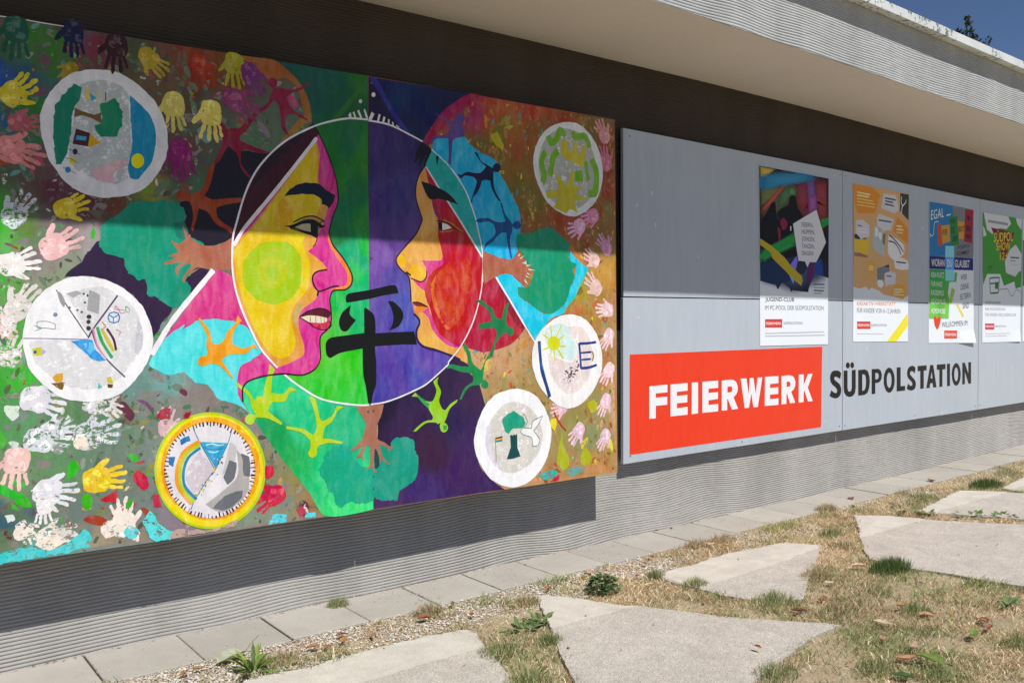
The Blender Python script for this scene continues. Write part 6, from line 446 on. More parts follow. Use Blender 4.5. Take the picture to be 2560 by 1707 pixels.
def inside(pt, poly):
    x, z = pt; c = False; n = len(poly)
    for i in range(n):
        (x0, z0), (x1, z1) = poly[i], poly[i - 1]
        if (z0 > z) != (z1 > z) and x < (x1 - x0) * (z - z0) / (z1 - z0) + x0: c = not c
    return c
def inset_band(poly, line):
    """split a stone outline along the edge of its smooth margin (wall side)"""
    (ax, ay), (bx, by) = line[0], line[-1]
    side = lambda p: (bx - ax) * (p[1] - ay) - (by - ay) * (p[0] - ax)
    up, lo = [], []
    for i, p in enumerate(poly):
        q = poly[(i + 1) % len(poly)]; sp, sq = side(p), side(q)
        (up if sp >= 0 else lo).append(p)
        if (sp >= 0) != (sq >= 0):
            t = sp / (sp - sq); c = (p[0] + t * (q[0] - p[0]), p[1] + t * (q[1] - p[1])); up.append(c); lo.append(c)
    return up, lo
def rough_outline(pts, seed, amp=.005):
    out = []
    for i, p in enumerate(pts):
        q = pts[(i + 1) % len(pts)]; L = math.hypot(q[0] - p[0], q[1] - p[1]); n = max(1, int(L / .014))
        for k in range(n):
            t = k / n; x = p[0] + t * (q[0] - p[0]); y = p[1] + t * (q[1] - p[1])
            nv = noise.noise_vector(Vector((x * 14, y * 14, seed))) + .7 * noise.noise_vector(Vector((x * 45, y * 45, seed))); out.append((x + nv.x * amp, y + nv.y * amp))
    return out
STONE_LABELS = ['broken concrete stepping slab nearest the camera at the bottom edge, with a pale smooth margin along the gravel',
    'large four-sided concrete slab in the middle of the lawn with a brown leaf on it',
    'concrete slab with a pointed left tip beside the dry grass, between the wall and the large middle slab',
    'wide concrete slab by the right edge, behind the dark green grass tuft',
    'pale concrete slab with a peaked top and weeds along its front edge, towards the right edge',
    'farthest concrete slab, a narrow pale triangle at the right edge next to the paving']
for k, (poly, line) in enumerate(GROUND['stones']):
    if (line[-1][0] - line[0][0]) < 0: line = line[::-1]
    cx = sum(p[0] for p in poly) / len(poly); cy = sum(p[1] for p in poly) / len(poly)
    root = empty('stepping_slab', (cx, cy, gz(cx)), STONE_LABELS[k], 'concrete slab', 'concrete slabs laid in the lawn')
    up, lo = inset_band(poly, line)
    cu_ = (sum(p[0] for p in up) / len(up), sum(p[1] for p in up) / len(up))
    for nm, pg, m_, h, am in (('slab_surface', poly, M_STONE, .004, .006), ('slab_margin', [(x + (cu_[0] - x) * .02, y + (cu_[1] - y) * .02) for x, y in up], M_BAND, .0062, .015)):
        pr = rough_outline(pg, k + 3, am); n = len(pr); ins = []
        ex = [Vector((x, y)) for x in np.arange(min(p[0] for p in pg), max(p[0] for p in pg), .06) for y in np.arange(min(p[1] for p in pg), max(p[1] for p in pg), .06) if inside((x, y), pg)]
        r_ = delaunay_2d_cdt([Vector(p) for p in pr] + ex, [], [list(range(n))], 1, 1e-5)
        wv = lambda x, y: .0025 * noise.noise(Vector((x * 3, y * 3, 1))) + .001 * noise.noise(Vector((x * 14, y * 14, 1)))
        m = MB(); m.add([(p.x, p.y, gz(p.x) + h + wv(p.x, p.y)) for p in r_[0]], [tuple(f) for f in r_[2]])
        m.add([(x, y, gz(x) + h + wv(x, y)) for x, y in pr] + [(x, y, gz(x) - (.08 if am == .006 else .002)) for x, y in pr], [(i, i + n, (i + 1) % n + n, (i + 1) % n) for i in range(n)])
        o = m.build(nm, m_, root)
        bm = bmesh.new(); bm.from_mesh(o.data); bmesh.ops.remove_doubles(bm, verts=bm.verts, dist=1e-4)
        bmesh.ops.recalc_face_normals(bm, faces=bm.faces); bm.to_mesh(o.data); bm.free()
        if am == .006: bevel(o, .006, 2)

# ------------------------------------------------------------ building
house = empty('building', (5, YW, 0), 'low grey building with combed plaster wall, deep beige soffit and ribbed fascia', 'building')
def pw(x, pts):
    return float(np.interp(x, [p[0] for p in pts], [p[1] for p in pts]))
z_sof_back = lambda x: EYE + pw(x, [(-4, 1.50), (2.47, 1.505), (4.98, 1.526), (6.5, 1.524), (10.1, 1.471), (16, 1.44)])
z_fas_bot = lambda x: EYE + pw(x, [(-4, 1.535), (3.77, 1.52), (4.83, 1.513), (6.23, 1.495), (7.9, 1.476), (16, 1.40)])
YF = 3.095
def ribs(name, x0, x1, zb, zt, y, parent, dx=.055, pitch=.0148, depth=.0036, seed=1, m_=None):
    """combed plaster: every rib is a flat ridge over an undercut groove, wavering along the wall as the comb was drawn"""
    xs = np.arange(x0, x1 + dx, dx); zt_a = np.array([zt(x) for x in xs]); zb_a = np.array([zb(x) for x in xs])
    n = int((zt_a.max() - zb_a.min()) / pitch) + 1
    prof = [(0.0, .35), (.10, .0), (.74, .08), (.81, 1.0), (.92, 1.0)]
    rng = np.random.default_rng(seed)
    ph = rng.uniform(0, 6.28, 12); fr = rng.uniform(.7, 9, 12); am = .017 / (1 + fr * .42)
    zz = []; dd = []
    for i in range(n):
        for t, dp in prof: zz.append((i + t) * pitch); dd.append(dp * depth)
    zz = np.array(zz) + zb_a.min(); dd = np.array(dd)
    X, Z = np.meshgrid(xs, zz); D = np.repeat(dd[:, None], len(xs), 1)
    wob = sum(a * np.sin(f * X + p_ + 1.7 * np.sin(Z * (1.1 + .37 * k)) + .8 * np.sin(X * .6 + k)) for k, (a, f, p_) in enumerate(zip(am, fr, ph)))
    amp = .35 + .95 * np.sin(X * 1.9 + 2 * np.sin(Z * 2.1) + seed) ** 2
    Zw = Z + wob * amp * (.38 + .52 * np.clip((X - 2.8) / 1.4, 0, 1))
    fade = .75 + .25 * np.sin(X * 2.3 + 3.1 * np.sin(Z * 1.7)) + rng.normal(0, .06, X.shape)
    Y = y + D * fade + .0012 * np.sin(X * 3.1 + Z * 2.2) + rng.normal(0, .00035, X.shape)
    Zw = np.clip(Zw, zb_a[None, :], zt_a[None, :])
    V = np.stack([X, Y, Zw], -1).reshape(-1, 3); nx = len(xs); ny = len(zz)
    j, i = np.meshgrid(np.arange(ny - 1), np.arange(nx - 1), indexing='ij'); a = (j * nx + i).reshape(-1)
    F = np.stack([a, a + 1, a + nx + 1, a + nx], 1)
    me = bpy.data.meshes.new(name); me.vertices.add(len(V)); me.loops.add(F.size); me.polygons.add(len(F))
    me.vertices.foreach_set('co', (V - np.array(parent_origin(parent))).reshape(-1)); me.loops.foreach_set('vertex_index', F.reshape(-1))
    me.polygons.foreach_set('loop_start', np.arange(len(F)) * 4); me.update(calc_edges=True); me.validate()
    me.materials.append(m_ or M_PLASTER); return link(name, me, parent)
ribs('wall', -1.5, 13.5, lambda x: gz(x) - .04, lambda x: 1.25, YW, house, seed=4)
ribs('upper_wall', -1.5, 13.5, lambda x: 1.25, lambda x: z_sof_back(x) + .05, YW, house, seed=5, m_=M_PLASTER_DARK)   # dark brown band of wall under the eaves
ribs('fascia', -1.5, 13.5, z_fas_bot, lambda x: z_fas_bot(x) + .46, YF, house, dx=.05, pitch=.0150, depth=.0048, seed=9, m_=M_PLASTER_LIGHT)
xs = np.linspace(-1.5, 13.5, 61)
m = MB()
for a, b in zip(xs[:-1], xs[1:]):
    m.add([(a, YF, z_fas_bot(a)), (b, YF, z_fas_bot(b)), (b, YW + .02, z_sof_back(b)), (a, YW + .02, z_sof_back(a))], [(0, 3, 2, 1)])
m.build('soffit', M_SOFFIT, house)
m = MB(); m.box((-1.5, YW + .012, -.3), (13.5, 10, 2.7)); m.box((-1.5, YF + .012, 2.95), (13.5, 10, 3.2)); m.build('core_wall', M_PLASTER, house)
zr = lambda x: EYE + pw(x, [(-4, 1.965), (5.4, 1.884), (6.5, 1.872), (7.72, 1.858), (16, 1.77)])
m = MB()
for a, b in zip(xs[:-1], xs[1:]):
    m.add([(a, YF, zr(a) + .03), (b, YF, zr(b) + .03), (b, 10, zr(b) + .03), (a, 10, zr(a) + .03)], [(0, 1, 2, 3)])
m.build('roof', M_ROOF, house)
YE = YF - .077
seams = [-1.5, .9, 2.86, 4.76, 6.44, 7.26, 9.2, 11.2, 13.5]
for a, b in zip(seams[:-1], seams[1:]):
    m = MB(); b += .012; r = random.Random(int(a * 10)); o_ = .0022 * (seams.index(a) % 2) + r.uniform(0, .0012)
    sec = lambda x: [(YF - .002, zr(x) + .002 + o_), (YE, zr(x) - .004 + o_), (YE - .004, zr(x) + .048 + o_), (YE + .01, zr(x) + .056 + o_), (YF + .2, zr(x) + .064 + o_)]
    sa, sb = sec(a), sec(b); m.add([(a, *p) for p in sa] + [(b, *p) for p in sb], [(i, i + 1, i + 6, i + 5) for i in range(4)] + [(0, 1, 2, 3, 4), (5, 6, 7, 8, 9)])
    o = m.build('roof_edge_sheet', M_FLASH, house); fix_normals(o)

# ------------------------------------------------------------ flat shapes on a wall plane (paint, print)
def spline(pts, closed=True, step=9.):
    n = len(pts); out = []
    for i in range(n if closed else n - 1):
        if closed: p0, p1, p2, p3 = pts[i - 1], pts[i], pts[(i + 1) % n], pts[(i + 2) % n]
        else: p0, p1, p2, p3 = pts[max(i - 1, 0)], pts[i], pts[i + 1], pts[min(i + 2, n - 1)]
        L = math.hypot(p2[0] - p1[0], p2[1] - p1[1]); k = max(1, min(7, int(L / step)))
        # centripetal-ish: damp tangents so that uneven spacing does not loop
        d1 = math.hypot(p1[0] - p0[0], p1[1] - p0[1]) + 1e-6; d3 = math.hypot(p3[0] - p2[0], p3[1] - p2[1]) + 1e-6
        dot = lambda a, b, c_: ((b[0]-a[0])*(c_[0]-b[0]) + (b[1]-a[1])*(c_[1]-b[1])) / ((math.hypot(b[0]-a[0], b[1]-a[1]) * math.hypot(c_[0]-b[0], c_[1]-b[1])) + 1e-9)
        k1 = max(0, min(1, (dot(p0, p1, p2) - .05) * 2)); k2 = max(0, min(1, (dot(p1, p2, p3) - .05) * 2))   # sharp turns stay corners
        m1 = min(1, 1.3 * d1 / (L + 1e-6)); m2 = min(1, 1.3 * d3 / (L + 1e-6))
        t1 = [(p2[c] - p0[c]) / (L + d1) * L * k1 * m1 for c in (0, 1)]; t2 = [(p3[c] - p1[c]) / (L + d3) * L * k2 * m2 for c in (0, 1)]
        for j in range(k):
            t = j / k; h1 = 2*t**3 - 3*t*t + 1; h2 = t**3 - 2*t*t + t; h3 = -2*t**3 + 3*t*t; h4 = t**3 - t*t
            out.append(tuple(h1 * p1[c] + h2 * t1[c] + h3 * p2[c] + h4 * t2[c] for c in (0, 1)))
    if not closed: out.append(tuple(pts[-1]))
    return out
def roughen(pts, amp, seed):
    out = []
    for i, p in enumerate(pts):
        q = pts[(i + 1) % len(pts)]; L = math.hypot(q[0] - p[0], q[1] - p[1]); n = max(1, min(40, int(L / 7)))
        for k in range(n):
            t = k / n; x = p[0] + t * (q[0] - p[0]); z = p[1] + t * (q[1] - p[1])
            v = noise.noise_vector(Vector((x * .035, z * .035, seed * 3.1))) + .6 * noise.noise_vector(Vector((x * .12, z * .12, seed)))
            out.append((x + v.x * amp * 1.5, z + v.y * amp * 1.5))
    return out
def cdt(pts, extra=()):
    n = len(pts); V = [Vector(p) for p in pts] + [Vector(p) for p in extra]
    r = delaunay_2d_cdt(V, [], [list(range(n))], 1, 1e-4); return [(v.x, v.y) for v in r[0]], [tuple(f) for f in r[2]]
class Layers:
    """each coat lies just proud of the coats it overlaps"""
    def __init__(s, y, step=.00004): s.y = y; s.step = step; s.b = []
    def put(s, pts):
        a = np.array(pts); lo = a.min(0); hi = a.max(0); L = 1
        if s.b:
            B = np.array(s.b); ov = (B[:, 0] < hi[0]) & (B[:, 2] > lo[0]) & (B[:, 1] < hi[1]) & (B[:, 3] > lo[1])
            if ov.any(): L = B[ov, 4].max() + 1
        s.b.append((lo[0], lo[1], hi[0], hi[1], L)); return s.y - L * s.step
def pairs(f): return [tuple(f[i:i + 2]) for i in range(0, len(f), 2)]
seedc = [0]; CLIP = None
def shape(mb, lay, sh):
    seedc[0] += 1; sd = seedc[0]; kind = sh[0]
    if kind in 'ps':
        c = hexcol(sh[1]); fl = sh[2]; pts = pairs(sh[3])
        if kind == 's': pts = spline(pts)
        if 'r' in fl: pts = roughen(pts, fl['r'], sd)
        if 'b' in fl:                            # out-of-focus colour in a printed photograph: its edge fades out
            cx, cz = sum(p[0] for p in pts) / len(pts), sum(p[1] for p in pts) / len(pts); n = len(pts); rings = []
            if CLIP and not inside((cx, cz), CLIP): return
            for k_, a_ in ((.35, 1.), (.7, .8), (1.22, 0.)):
                for x, z in pts:
                    q = k_
                    while CLIP and q > .05 and not inside((cx + (x - cx) * q, cz + (z - cz) * q), CLIP): q -= .02
                    rings.append((cx + (x - cx) * q, cz + (z - cz) * q, a_))
            y = lay.put([r_[:2] for r_ in rings]); fs = [tuple(range(n))] + [(k * n + i, k * n + (i + 1) % n, (k + 1) * n + (i + 1) % n, (k + 1) * n + i) for k in (0, 1) for i in range(n)]
            mb.add([(x / 1000, y, z / 1000) for x, z, _ in rings], fs, [(*c, a_) for _, _, a_ in rings], 1); return
        y = lay.put(pts); v, f = cdt(pts); al = .45 if 'd' in fl else 1.
        mb.add([(x / 1000, y, z / 1000) for x, z in v], f, (*c, al))
    elif kind == 'F':
        ctrl = np.array([(x, z) for x, z, _ in sh[1]], float); cc = np.array([hexcol(h) for _, _, h in sh[1]]); fl = sh[2]; pts = pairs(sh[3])
        big = len(pts) < 13 and fl.get('n')
        if not big and 'l' not in fl: pts = spline(pts)
        g = fl.get('g', 25); a = np.array(pts); lo = a.min(0); hi = a.max(0)
        ex = [(x + rnd.uniform(-.2, .2) * g, z + rnd.uniform(-.2, .2) * g) for x in np.arange(lo[0] + g, hi[0], g) for z in np.arange(lo[1] + g, hi[1], g)]
        ex = [e for e in ex if inside(e, pts)]
        y = lay.put(pts); v, f = cdt(pts, ex); cols = []; na = fl.get('n', 14)
        for x, z in v:
            nv = noise.noise_vector(Vector((x * .006, z * .006, sd))) * na + noise.noise_vector(Vector((x * .02, z * .02, sd))) * na * .9 + noise.noise_vector(Vector((x * .05, z * .05, sd))) * na * .5
            d2 = ((ctrl - (x + nv.x, z + nv.y)) ** 2).sum(1); wgt = 1 / (d2 + 400) ** 2.6; cols.append((*(cc * wgt[:, None]).sum(0) / wgt.sum(), 1.))
        mb.add([(x / 1000, y, z / 1000) for x, z in v], f, cols)
    elif kind in 'wW':
        c = hexcol(sh[1]); wd = sh[2] / 2; pts = pairs(sh[3]); closed = kind == 'W'
        pts = spline(pts, closed) if len(pts) > 2 else spline(pts, False, 14)
        if closed: pts = pts + [pts[0]]
        L_, R_ = [], []; n = len(pts)
        for i, p in enumerate(pts):
            a, b = pts[max(i - 1, 0)], pts[min(i + 1, n - 1)]; tx, tz = b[0] - a[0], b[1] - a[1]; q = math.hypot(tx, tz) or 1
            k = wd * (1 + .22 * noise.noise(Vector((p[0] * .02, p[1] * .02, sd)))) * (.72 if (i in (0, n - 1) and not closed and n > 3) else 1)
            L_.append((p[0] - tz / q * k, p[1] + tx / q * k)); R_.append((p[0] + tz / q * k, p[1] - tx / q * k))
        y = lay.put(L_ + R_)
        mb.add([(x / 1000, y - (i % n) * 4e-6, z / 1000) for i, (x, z) in enumerate(L_ + R_)], [(i, i + 1, n + i + 1, n + i) for i in range(n - 1)], (*c, 1.))
    elif kind == 'R':
        c = hexcol(sh[1]); po, pi_ = pairs(sh[2]), pairs(sh[3]); n = len(po); y = lay.put(po)
        mb.add([(x / 1000, y, z / 1000) for x, z in po + pi_], [(i, (i + 1) % n, n + (i + 1) % n, n + i) for i in range(n)], (*c, 1.))
    elif kind == 'h':
        handprint(mb, lay, *sh[1:])
def handprint(mb, lay, c, pos, ang, size, style):
    c = hexcol(c); sd = seedc[0]; r = random.Random(sd); mir = -1 if style == 'l' else 1
    ca, sa = math.cos(R(ang)), math.sin(R(ang)); s_ = size / 1.0; al = {'d': .34}.get(style, .56)
    def T(u, v): v *= mir; return (pos[0] + (u * ca - v * sa) * s_, pos[1] + (u * sa + v * ca) * s_)
    palm = [(-.43, -.18), (-.48, .02), (-.41, .21), (-.22, .275), (.0, .265), (.09, .19), (.10, 0), (.08, -.17), (-.04, -.24), (-.2, -.25), (-.34, -.235)]
    parts_ = [[T(u + r.uniform(-.012, .012), v + r.uniform(-.012, .012)) for u, v in palm]]
    for v0, L, a, wd in ((.185, .31, 14, .080), (.068, .40, 5, .088), (-.055, .38, -5, .085), (-.165, .28, -15, .072)):
        a += r.uniform(-5, 5); L *= r.uniform(.88, 1.08); da, db = math.cos(R(a)), math.sin(R(a)); q = []
        for t, k in ((-.02, .8), (.3, 1.0), (.52, .82), (.75, 1.0), (.93, .8), (1.0, .3)): q.append((.085 + t * L * da - db * wd * .58 * k, v0 + t * L * db + da * wd * .58 * k))
        for t, k in ((1.0, .3), (.93, .8), (.75, 1.0), (.52, .82), (.3, 1.0), (-.02, .8)): q.append((.085 + t * L * da + db * wd * .58 * k, v0 + t * L * db - da * wd * .58 * k))
        parts_.append([T(*p) for p in q])
    q = [(-.30, .20), (-.17, .32), (-.04, .425), (.05, .47), (.095, .44), (.065, .37), (-.02, .275), (-.09, .20)]
    parts_.append([T(*p) for p in q])
    for k, pg in enumerate(parts_):
        pg = roughen(spline(pg), 3.0, sd + k); y = lay.put(pg); v, f = cdt(pg); f_ = r.uniform(.9, 1.08)
        mb.add([(x / 1000, y, z / 1000) for x, z in v], f, (*[min(.88, x * f_) for x in c], al))
    hi = (*[min(.88, x * 1.25 + .06) for x in c], .25)   # thicker paint along the heel and fingertips
    for u, v in ((-.36, 0), (-.2, .12), (-.05, -.1)):
        pg = [T(u + .12 * math.cos(a) * r.uniform(.7, 1.2), v + .1 * math.sin(a) * r.uniform(.7, 1.2)) for a in np.arange(0, 6.2, .8)]
        pg = roughen(spline(pg), 2.5, sd + 9 + u); y = lay.put(pg); vv, f = cdt(pg); mb.add([(x / 1000, y, z / 1000) for x, z in vv], f, hi)
def dabs(name, pal, n, outline, lay, parent, vert, seed, sz=(4, 19)):
    r = random.Random(seed); mb = MB(); pts = [tuple(p) for p in outline]; a = np.array(pts); lo = a.min(0); hi = a.max(0)
    k = 0
    while k < n:
        x, z = r.uniform(lo[0], hi[0]), r.uniform(lo[1], hi[1])
        if not inside((x, z), pts): continue
        if noise.noise(Vector((x * .004, z * .004, seed))) + r.uniform(-.5, .5) < -.1: continue
        k += 1; c = hexcol(r.choice(pal)); L = r.uniform(*sz) * (2.2 if r.random() < .12 else 1); wd = L * r.uniform(.25, .6)
        an = (math.pi / 2 if vert else 0) + r.gauss(0, .7 if vert else 1.6); ca, sa = math.cos(an), math.sin(an)
        pg = []
        for t in np.arange(0, 6.28, .8):
            u, v = L * math.cos(t) * r.uniform(.7, 1.2), wd * math.sin(t) * r.uniform(.6, 1.2); pg.append((x + u * ca - v * sa, z + u * sa + v * ca))
        if not all(inside(p, pts) for p in pg): continue
        pg = spline(pg, step=3)
        y = lay.put(pg); mb.add([(x_ / 1000, y, z_ / 1000) for x_, z_ in pg], [tuple(range(len(pg)))], (*c, r.choice([.6, .45, .35, .3, .25])))
    o = mb.build(name, M_PAINT, parent); o['kind'] = 'stuff'; return o
def text_mesh(body, bold, ends, cap, y, c, parent, mats):
    cu = bpy.data.curves.new('lettering', 'FONT'); cu.body = body; cu.size = 1; cu.resolution_u = 4
    cu.offset = (.05 if bold == 2 else .012) if bold else .0; cu.space_character = 1.06 if bold else 1.0
    t = bpy.data.objects.new('lettering', cu); COL.objects.link(t)
    me = bpy.data.meshes.new_from_object(t); bpy.data.objects.remove(t); bpy.data.curves.remove(cu)
    co = np.zeros(len(me.vertices) * 3); me.vertices.foreach_get('co', co); co = co.reshape(-1, 3)
    x0, z0, x1, z1 = ends; w_ = co[:, 0].max() - co[:, 0].min(); u = (co[:, 0] - co[:, 0].min()) / w_
    caph = .729 + (.06 if bold == 2 else .03 if bold else 0); v = co[:, 1] / caph * cap
    P = np.stack([(x0 + u * (x1 - x0)) / 1000, np.full(len(u), y), (z0 + u * (z1 - z0) + v) / 1000], 1) - np.array(parent_origin(parent))
    me.vertices.foreach_set('co', P.reshape(-1)); me.name = 'lettering'; me.materials.clear(); me.materials.append(mats)
    a = me.color_attributes.new('Col', 'FLOAT_COLOR', 'POINT'); a.data.foreach_set('color', np.tile(np.array((*hexcol(c), 1.), np.float32), len(u)))
    me.update(); return link('lettering', me, parent)

# ------------------------------------------------------------ mural
mural = empty('mural', (2.4, YM, .42), 'large colourful painted mural of two facing profiles, handprints and white circles on wooden boards', 'mural')
for out in (OUTL, OUTR):
    m = MB(); pts = [(x / 1000, z / 1000) for x, z in out]; m.prism(pts, YM, YM + .016)
    o = m.build('panel', M_PLY, mural); fix_normals(o)
for x in (.75, 1.6, 2.372, 3.2, 3.9):
    m = MB(); m.box((x, YM + .016, OUTL[6][1] / 1000 + .002 if x == 2.372 else .47), (x + .07, YW - .001, 2.38)); m.build('batten', M_DARK, mural)
LM = Layers(YM - .0003)
cur = None
PAL_L = ['~4a2030', '~2a5a1c', '~6a6a20', '~7a2c10', '5f8660', '8a7d88', '8fa890', '3cb828', 'b04a58', 'd8d4cc', '6fa09a', '4a7a58', '9a8a60', '705060', '506a50', 'c8a060']
PAL_R = ['d08a28', 'c87838', '3a9a90', '5a9a40', 'c83c30', 'e0c828', 'a8a030', '8a5a2c', 'd8a070', '4aa870', 'c86a28', 'e8d040', '9a9a3c', 'b0502c', '38a0b0', '7a9050']
PAL_L += 3 * ['6b7f68', '7d8a80', '5c7a5a', '88807c', '56684e', '~50483c', '~3c3a30', '94988c']
PAL_R += 3 * ['b08848', 'a87838', '9a9048', 'c08850', '~6a4418', '~7a3c16', '~5a5014', 'b89860']
for nm, lev, shapes in PAINTING:
    if nm == 'DABS_L': dabs('paint_dabs', PAL_L, 2600, OUTL, LM, mural, False, 3, (5, 24)); continue
    if nm == 'DABS_R': dabs('paint_dabs', PAL_R, 2600, OUTR, LM, mural, True, 5, (5, 20)); continue
    mb = MB()
    for sh in shapes: shape(mb, LM, sh)
    if not mb.v: cur = empty_part = link(nm, None, mural); continue
    o = mb.build(nm, M_PAINT, cur if lev else mural)
    if not lev: cur = o
def screw(x, z, y, parent, r_=.006):
    m = MB(); n = 8; ring = [(x + r_ * math.cos(a * 6.2832 / n), z + r_ * math.sin(a * 6.2832 / n)) for a in range(n)]; m.prism(ring, y - .0035, y + .004)
    o = m.build('screw', M_STEEL if y < YM + .01 and 0 else M_SCREW, parent); fix_normals(o)
for x, z in SCREWS: screw(x / 1000, z / 1000, YM - .0016, mural, .0045)

# ------------------------------------------------------------ notice board
board = empty('notice_board', (4.24, YB, .45), 'long light grey panelled notice board with a red name sign and posters', 'notice board')
bt = BOARD['top']; bb = BOARD['bot']; bmid = BOARD['mid']
ext = lambda L, x: tuple([x, np.interp(x, [p[0] for p in L], [p[1] for p in L])])
cols_x = [(bt[0][0], bb[0][0]), (bt[1][0], bb[1][0]), (bt[2][0], bb[2][0]), (11430, 11430)]
for i in range(3):
    (ta, ba), (tb, bb_) = cols_x[i], cols_x[i + 1]; g = 3.6
    ta, ba, tb, bb_ = ta + (g if i else 0), ba + (g if i else 0), tb - g, bb_ - g
    for hi in (1, 0):
        gm = 3.6 if hi else -3.6
        if hi: q = [(ta, ext(bmid, ta)[1] + gm), (tb, ext(bmid, tb)[1] + gm), (tb, ext(bt, tb)[1]), (ta, ext(bt, ta)[1])]
        else: q = [(ba, ext(bb, ba)[1]), (bb_, ext(bb, bb_)[1]), (bb_, ext(bmid, bb_)[1] + gm), (ba, ext(bmid, ba)[1] + gm)]
        m = MB(); m.prism([(x / 1000, z / 1000) for x, z in q], YB, YB + .022); o = m.build('panel', M_PANEL, board); fix_normals(o); bevel(o, .0012, 1)
for x in (4.262, 5.4, 6.64, 7.8, 8.97, 10.2):
    m = MB(); m.box((x, YB + .0225, .4745), (x + .06, YW - .001, 2.36)); m.build('batten', M_DARK, board)
m = MB(); m.box((4.262, YB + .0225, 1.42), (11.4, YB + .034, 1.47)); m.build('rail', M_DARK, board)
m = MB(); pts = [(x / 1000, z / 1000) for x, z in BOARD['logo']]
LB = Layers(YB - .0009, .0001)
m.prism(pts, YB - .0008, YB + .0002); m.c = [(*hexcol('ec3c1a'), 1.)] * len(m.v); logo = m.build('red_sign', M_FILM, board); fix_normals(logo)
mb = MB()
for sh in BOARD['fe']: shape(mb, LB, sh)
mb.build('lettering', M_FILM, logo)
mb = MB()
for sh in BOARD['sp']: shape(mb, LB, sh)
mb.build('lettering', M_FILM, board)
for x, z in ((6.62, 2.39), (6.70, 2.39), (6.62, .50), (6.70, .50), (4.29, 2.40), (4.29, .50), (8.93, .51), (5.4, .49), (7.8, .5), (9.03, .51)): screw(x, z, YB, board, .004)

# ------------------------------------------------------------ posters
SHADE_LIFT = 2.7
for k, (lab, q, pic, lets) in enumerate(POSTERS):
    q = [(x / 1000, z / 1000) for x, z in q]
    root = empty('poster', ((q[3][0] + q[2][0]) / 2, YB, q[3][1]), lab, 'poster', 'posters on the notice board')
    nx, nz_ = 8, 10; v = []; f = []; yp = YB - .003
    for back in (0, 1):
        for j in range(nz_ + 1):
            for i in range(nx + 1):
                a, b = i / nx, j / nz_; x = (q[3][0] * (1 - a) + q[2][0] * a) * (1 - b) + (q[0][0] * (1 - a) + q[1][0] * a) * b
                z = (q[3][1] * (1 - a) + q[2][1] * a) * (1 - b) + (q[0][1] * (1 - a) + q[1][1] * a) * b
                cu = max(0, a - .62) * max(0, .10 - b) * (.6 if k == 2 else .25 if k == 3 else 0)
                v.append((x, yp - cu + back * .0012, z))
    n1 = nx + 1; nb = (nx + 1) * (nz_ + 1)
    for j in range(nz_):
        for i in range(nx):
            a = j * n1 + i; f.append((a, a + 1, a + n1 + 1, a + n1)); f.append((nb + a + n1, nb + a + n1 + 1, nb + a + 1, nb + a))
    ed = [i for i in range(n1)] + [j * n1 + nx for j in range(1, nz_ + 1)] + [nz_ * n1 + i for i in range(nx - 1, -1, -1)] + [j * n1 for j in range(nz_ - 1, 0, -1)]
    for a, b in zip(ed, ed[1:] + ed[:1]): f.append((a, nb + a, nb + b, b))
    o = obj('sheet', v, f, M_PAPER, root); fix_normals(o)
    LP = Layers(yp - .0002, .00005); mb = MB(); CLIP = [(x * 1000, z * 1000) for x, z in q]
    for sh in pic: shape(mb, LP, sh)
    mb.build('picture', [M_PRINT, M_SOFT], root)
    for sh in lets: text_mesh(sh[5], sh[2], sh[4], sh[3], LP.put([(sh[4][0], sh[4][1]), (sh[4][2], sh[4][3] + sh[3])]), sh[1], root, M_PRINT)

# ------------------------------------------------------------ ground cover
stones = [s[0] for s in GROUND['stones']]
def on_stone(x, y, pad=0.):
    for s in stones:
        if inside((x, y), s): return True
    return False
def scatter_blades(name, pts, cols, hs, ws, lean, seed, parent=None, origin=(0, 0, 0)):
    rng = np.random.default_rng(seed); n = len(pts); P = np.array(pts); hs = np.array(hs); ws = np.array(ws)
    th = rng.uniform(0, 6.283, n); ph = rng.uniform(0, 6.283, n); ln = np.array(lean) * np.ones(n)
    dx, dy = np.cos(th), np.sin(th); sx, sy = np.cos(ph), np.sin(ph)
    V = np.zeros((n, 5, 3))
    for k, (t, wk) in enumerate(((0, 1), (0, -1), (.55, .8), (.55, -.8), (1, 0))):
        r_ = ln * hs * t ** 1.6; V[:, k, 0] = P[:, 0] + dx * r_ + sx * ws * wk * .5; V[:, k, 1] = P[:, 1] + dy * r_ + sy * ws * wk * .5
        V[:, k, 2] = P[:, 2] + hs * t * np.sqrt(np.clip(1 - (ln * .8 * t) ** 2, .05, 1))
    V -= np.array(origin)
    b = np.arange(n)[:, None] * 5; tri = np.concatenate([b + [0, 1, 2], b + [1, 3, 2], b + [2, 3, 4]]).astype(np.int32)
    me = bpy.data.meshes.new(name); me.vertices.add(n * 5); me.loops.add(tri.size); me.polygons.add(len(tri))
    me.vertices.foreach_set('co', V.reshape(-1)); me.loops.foreach_set('vertex_index', tri.reshape(-1)); me.polygons.foreach_set('loop_start', np.arange(len(tri)) * 3)
    me.update(calc_edges=True); me.materials.append(M_GRASS)
    C = np.ones((n, 5, 4), np.float32); C[:, :, :3] = np.array(cols)[:, None, :]
    a = me.color_attributes.new('Col', 'FLOAT_COLOR', 'POINT'); a.data.foreach_set('color', C.reshape(-1)); return link(name, me, parent)
STRAW = [(.64, .54, .36), (.55, .43, .26), (.44, .31, .18), (.74, .65, .46), (.34, .25, .15), (.52, .37, .22), (.23, .155, .09), (.40, .27, .15)]
GREEN = [(.19, .25, .08), (.25, .29, .11), (.30, .31, .15), (.15, .20, .07)]
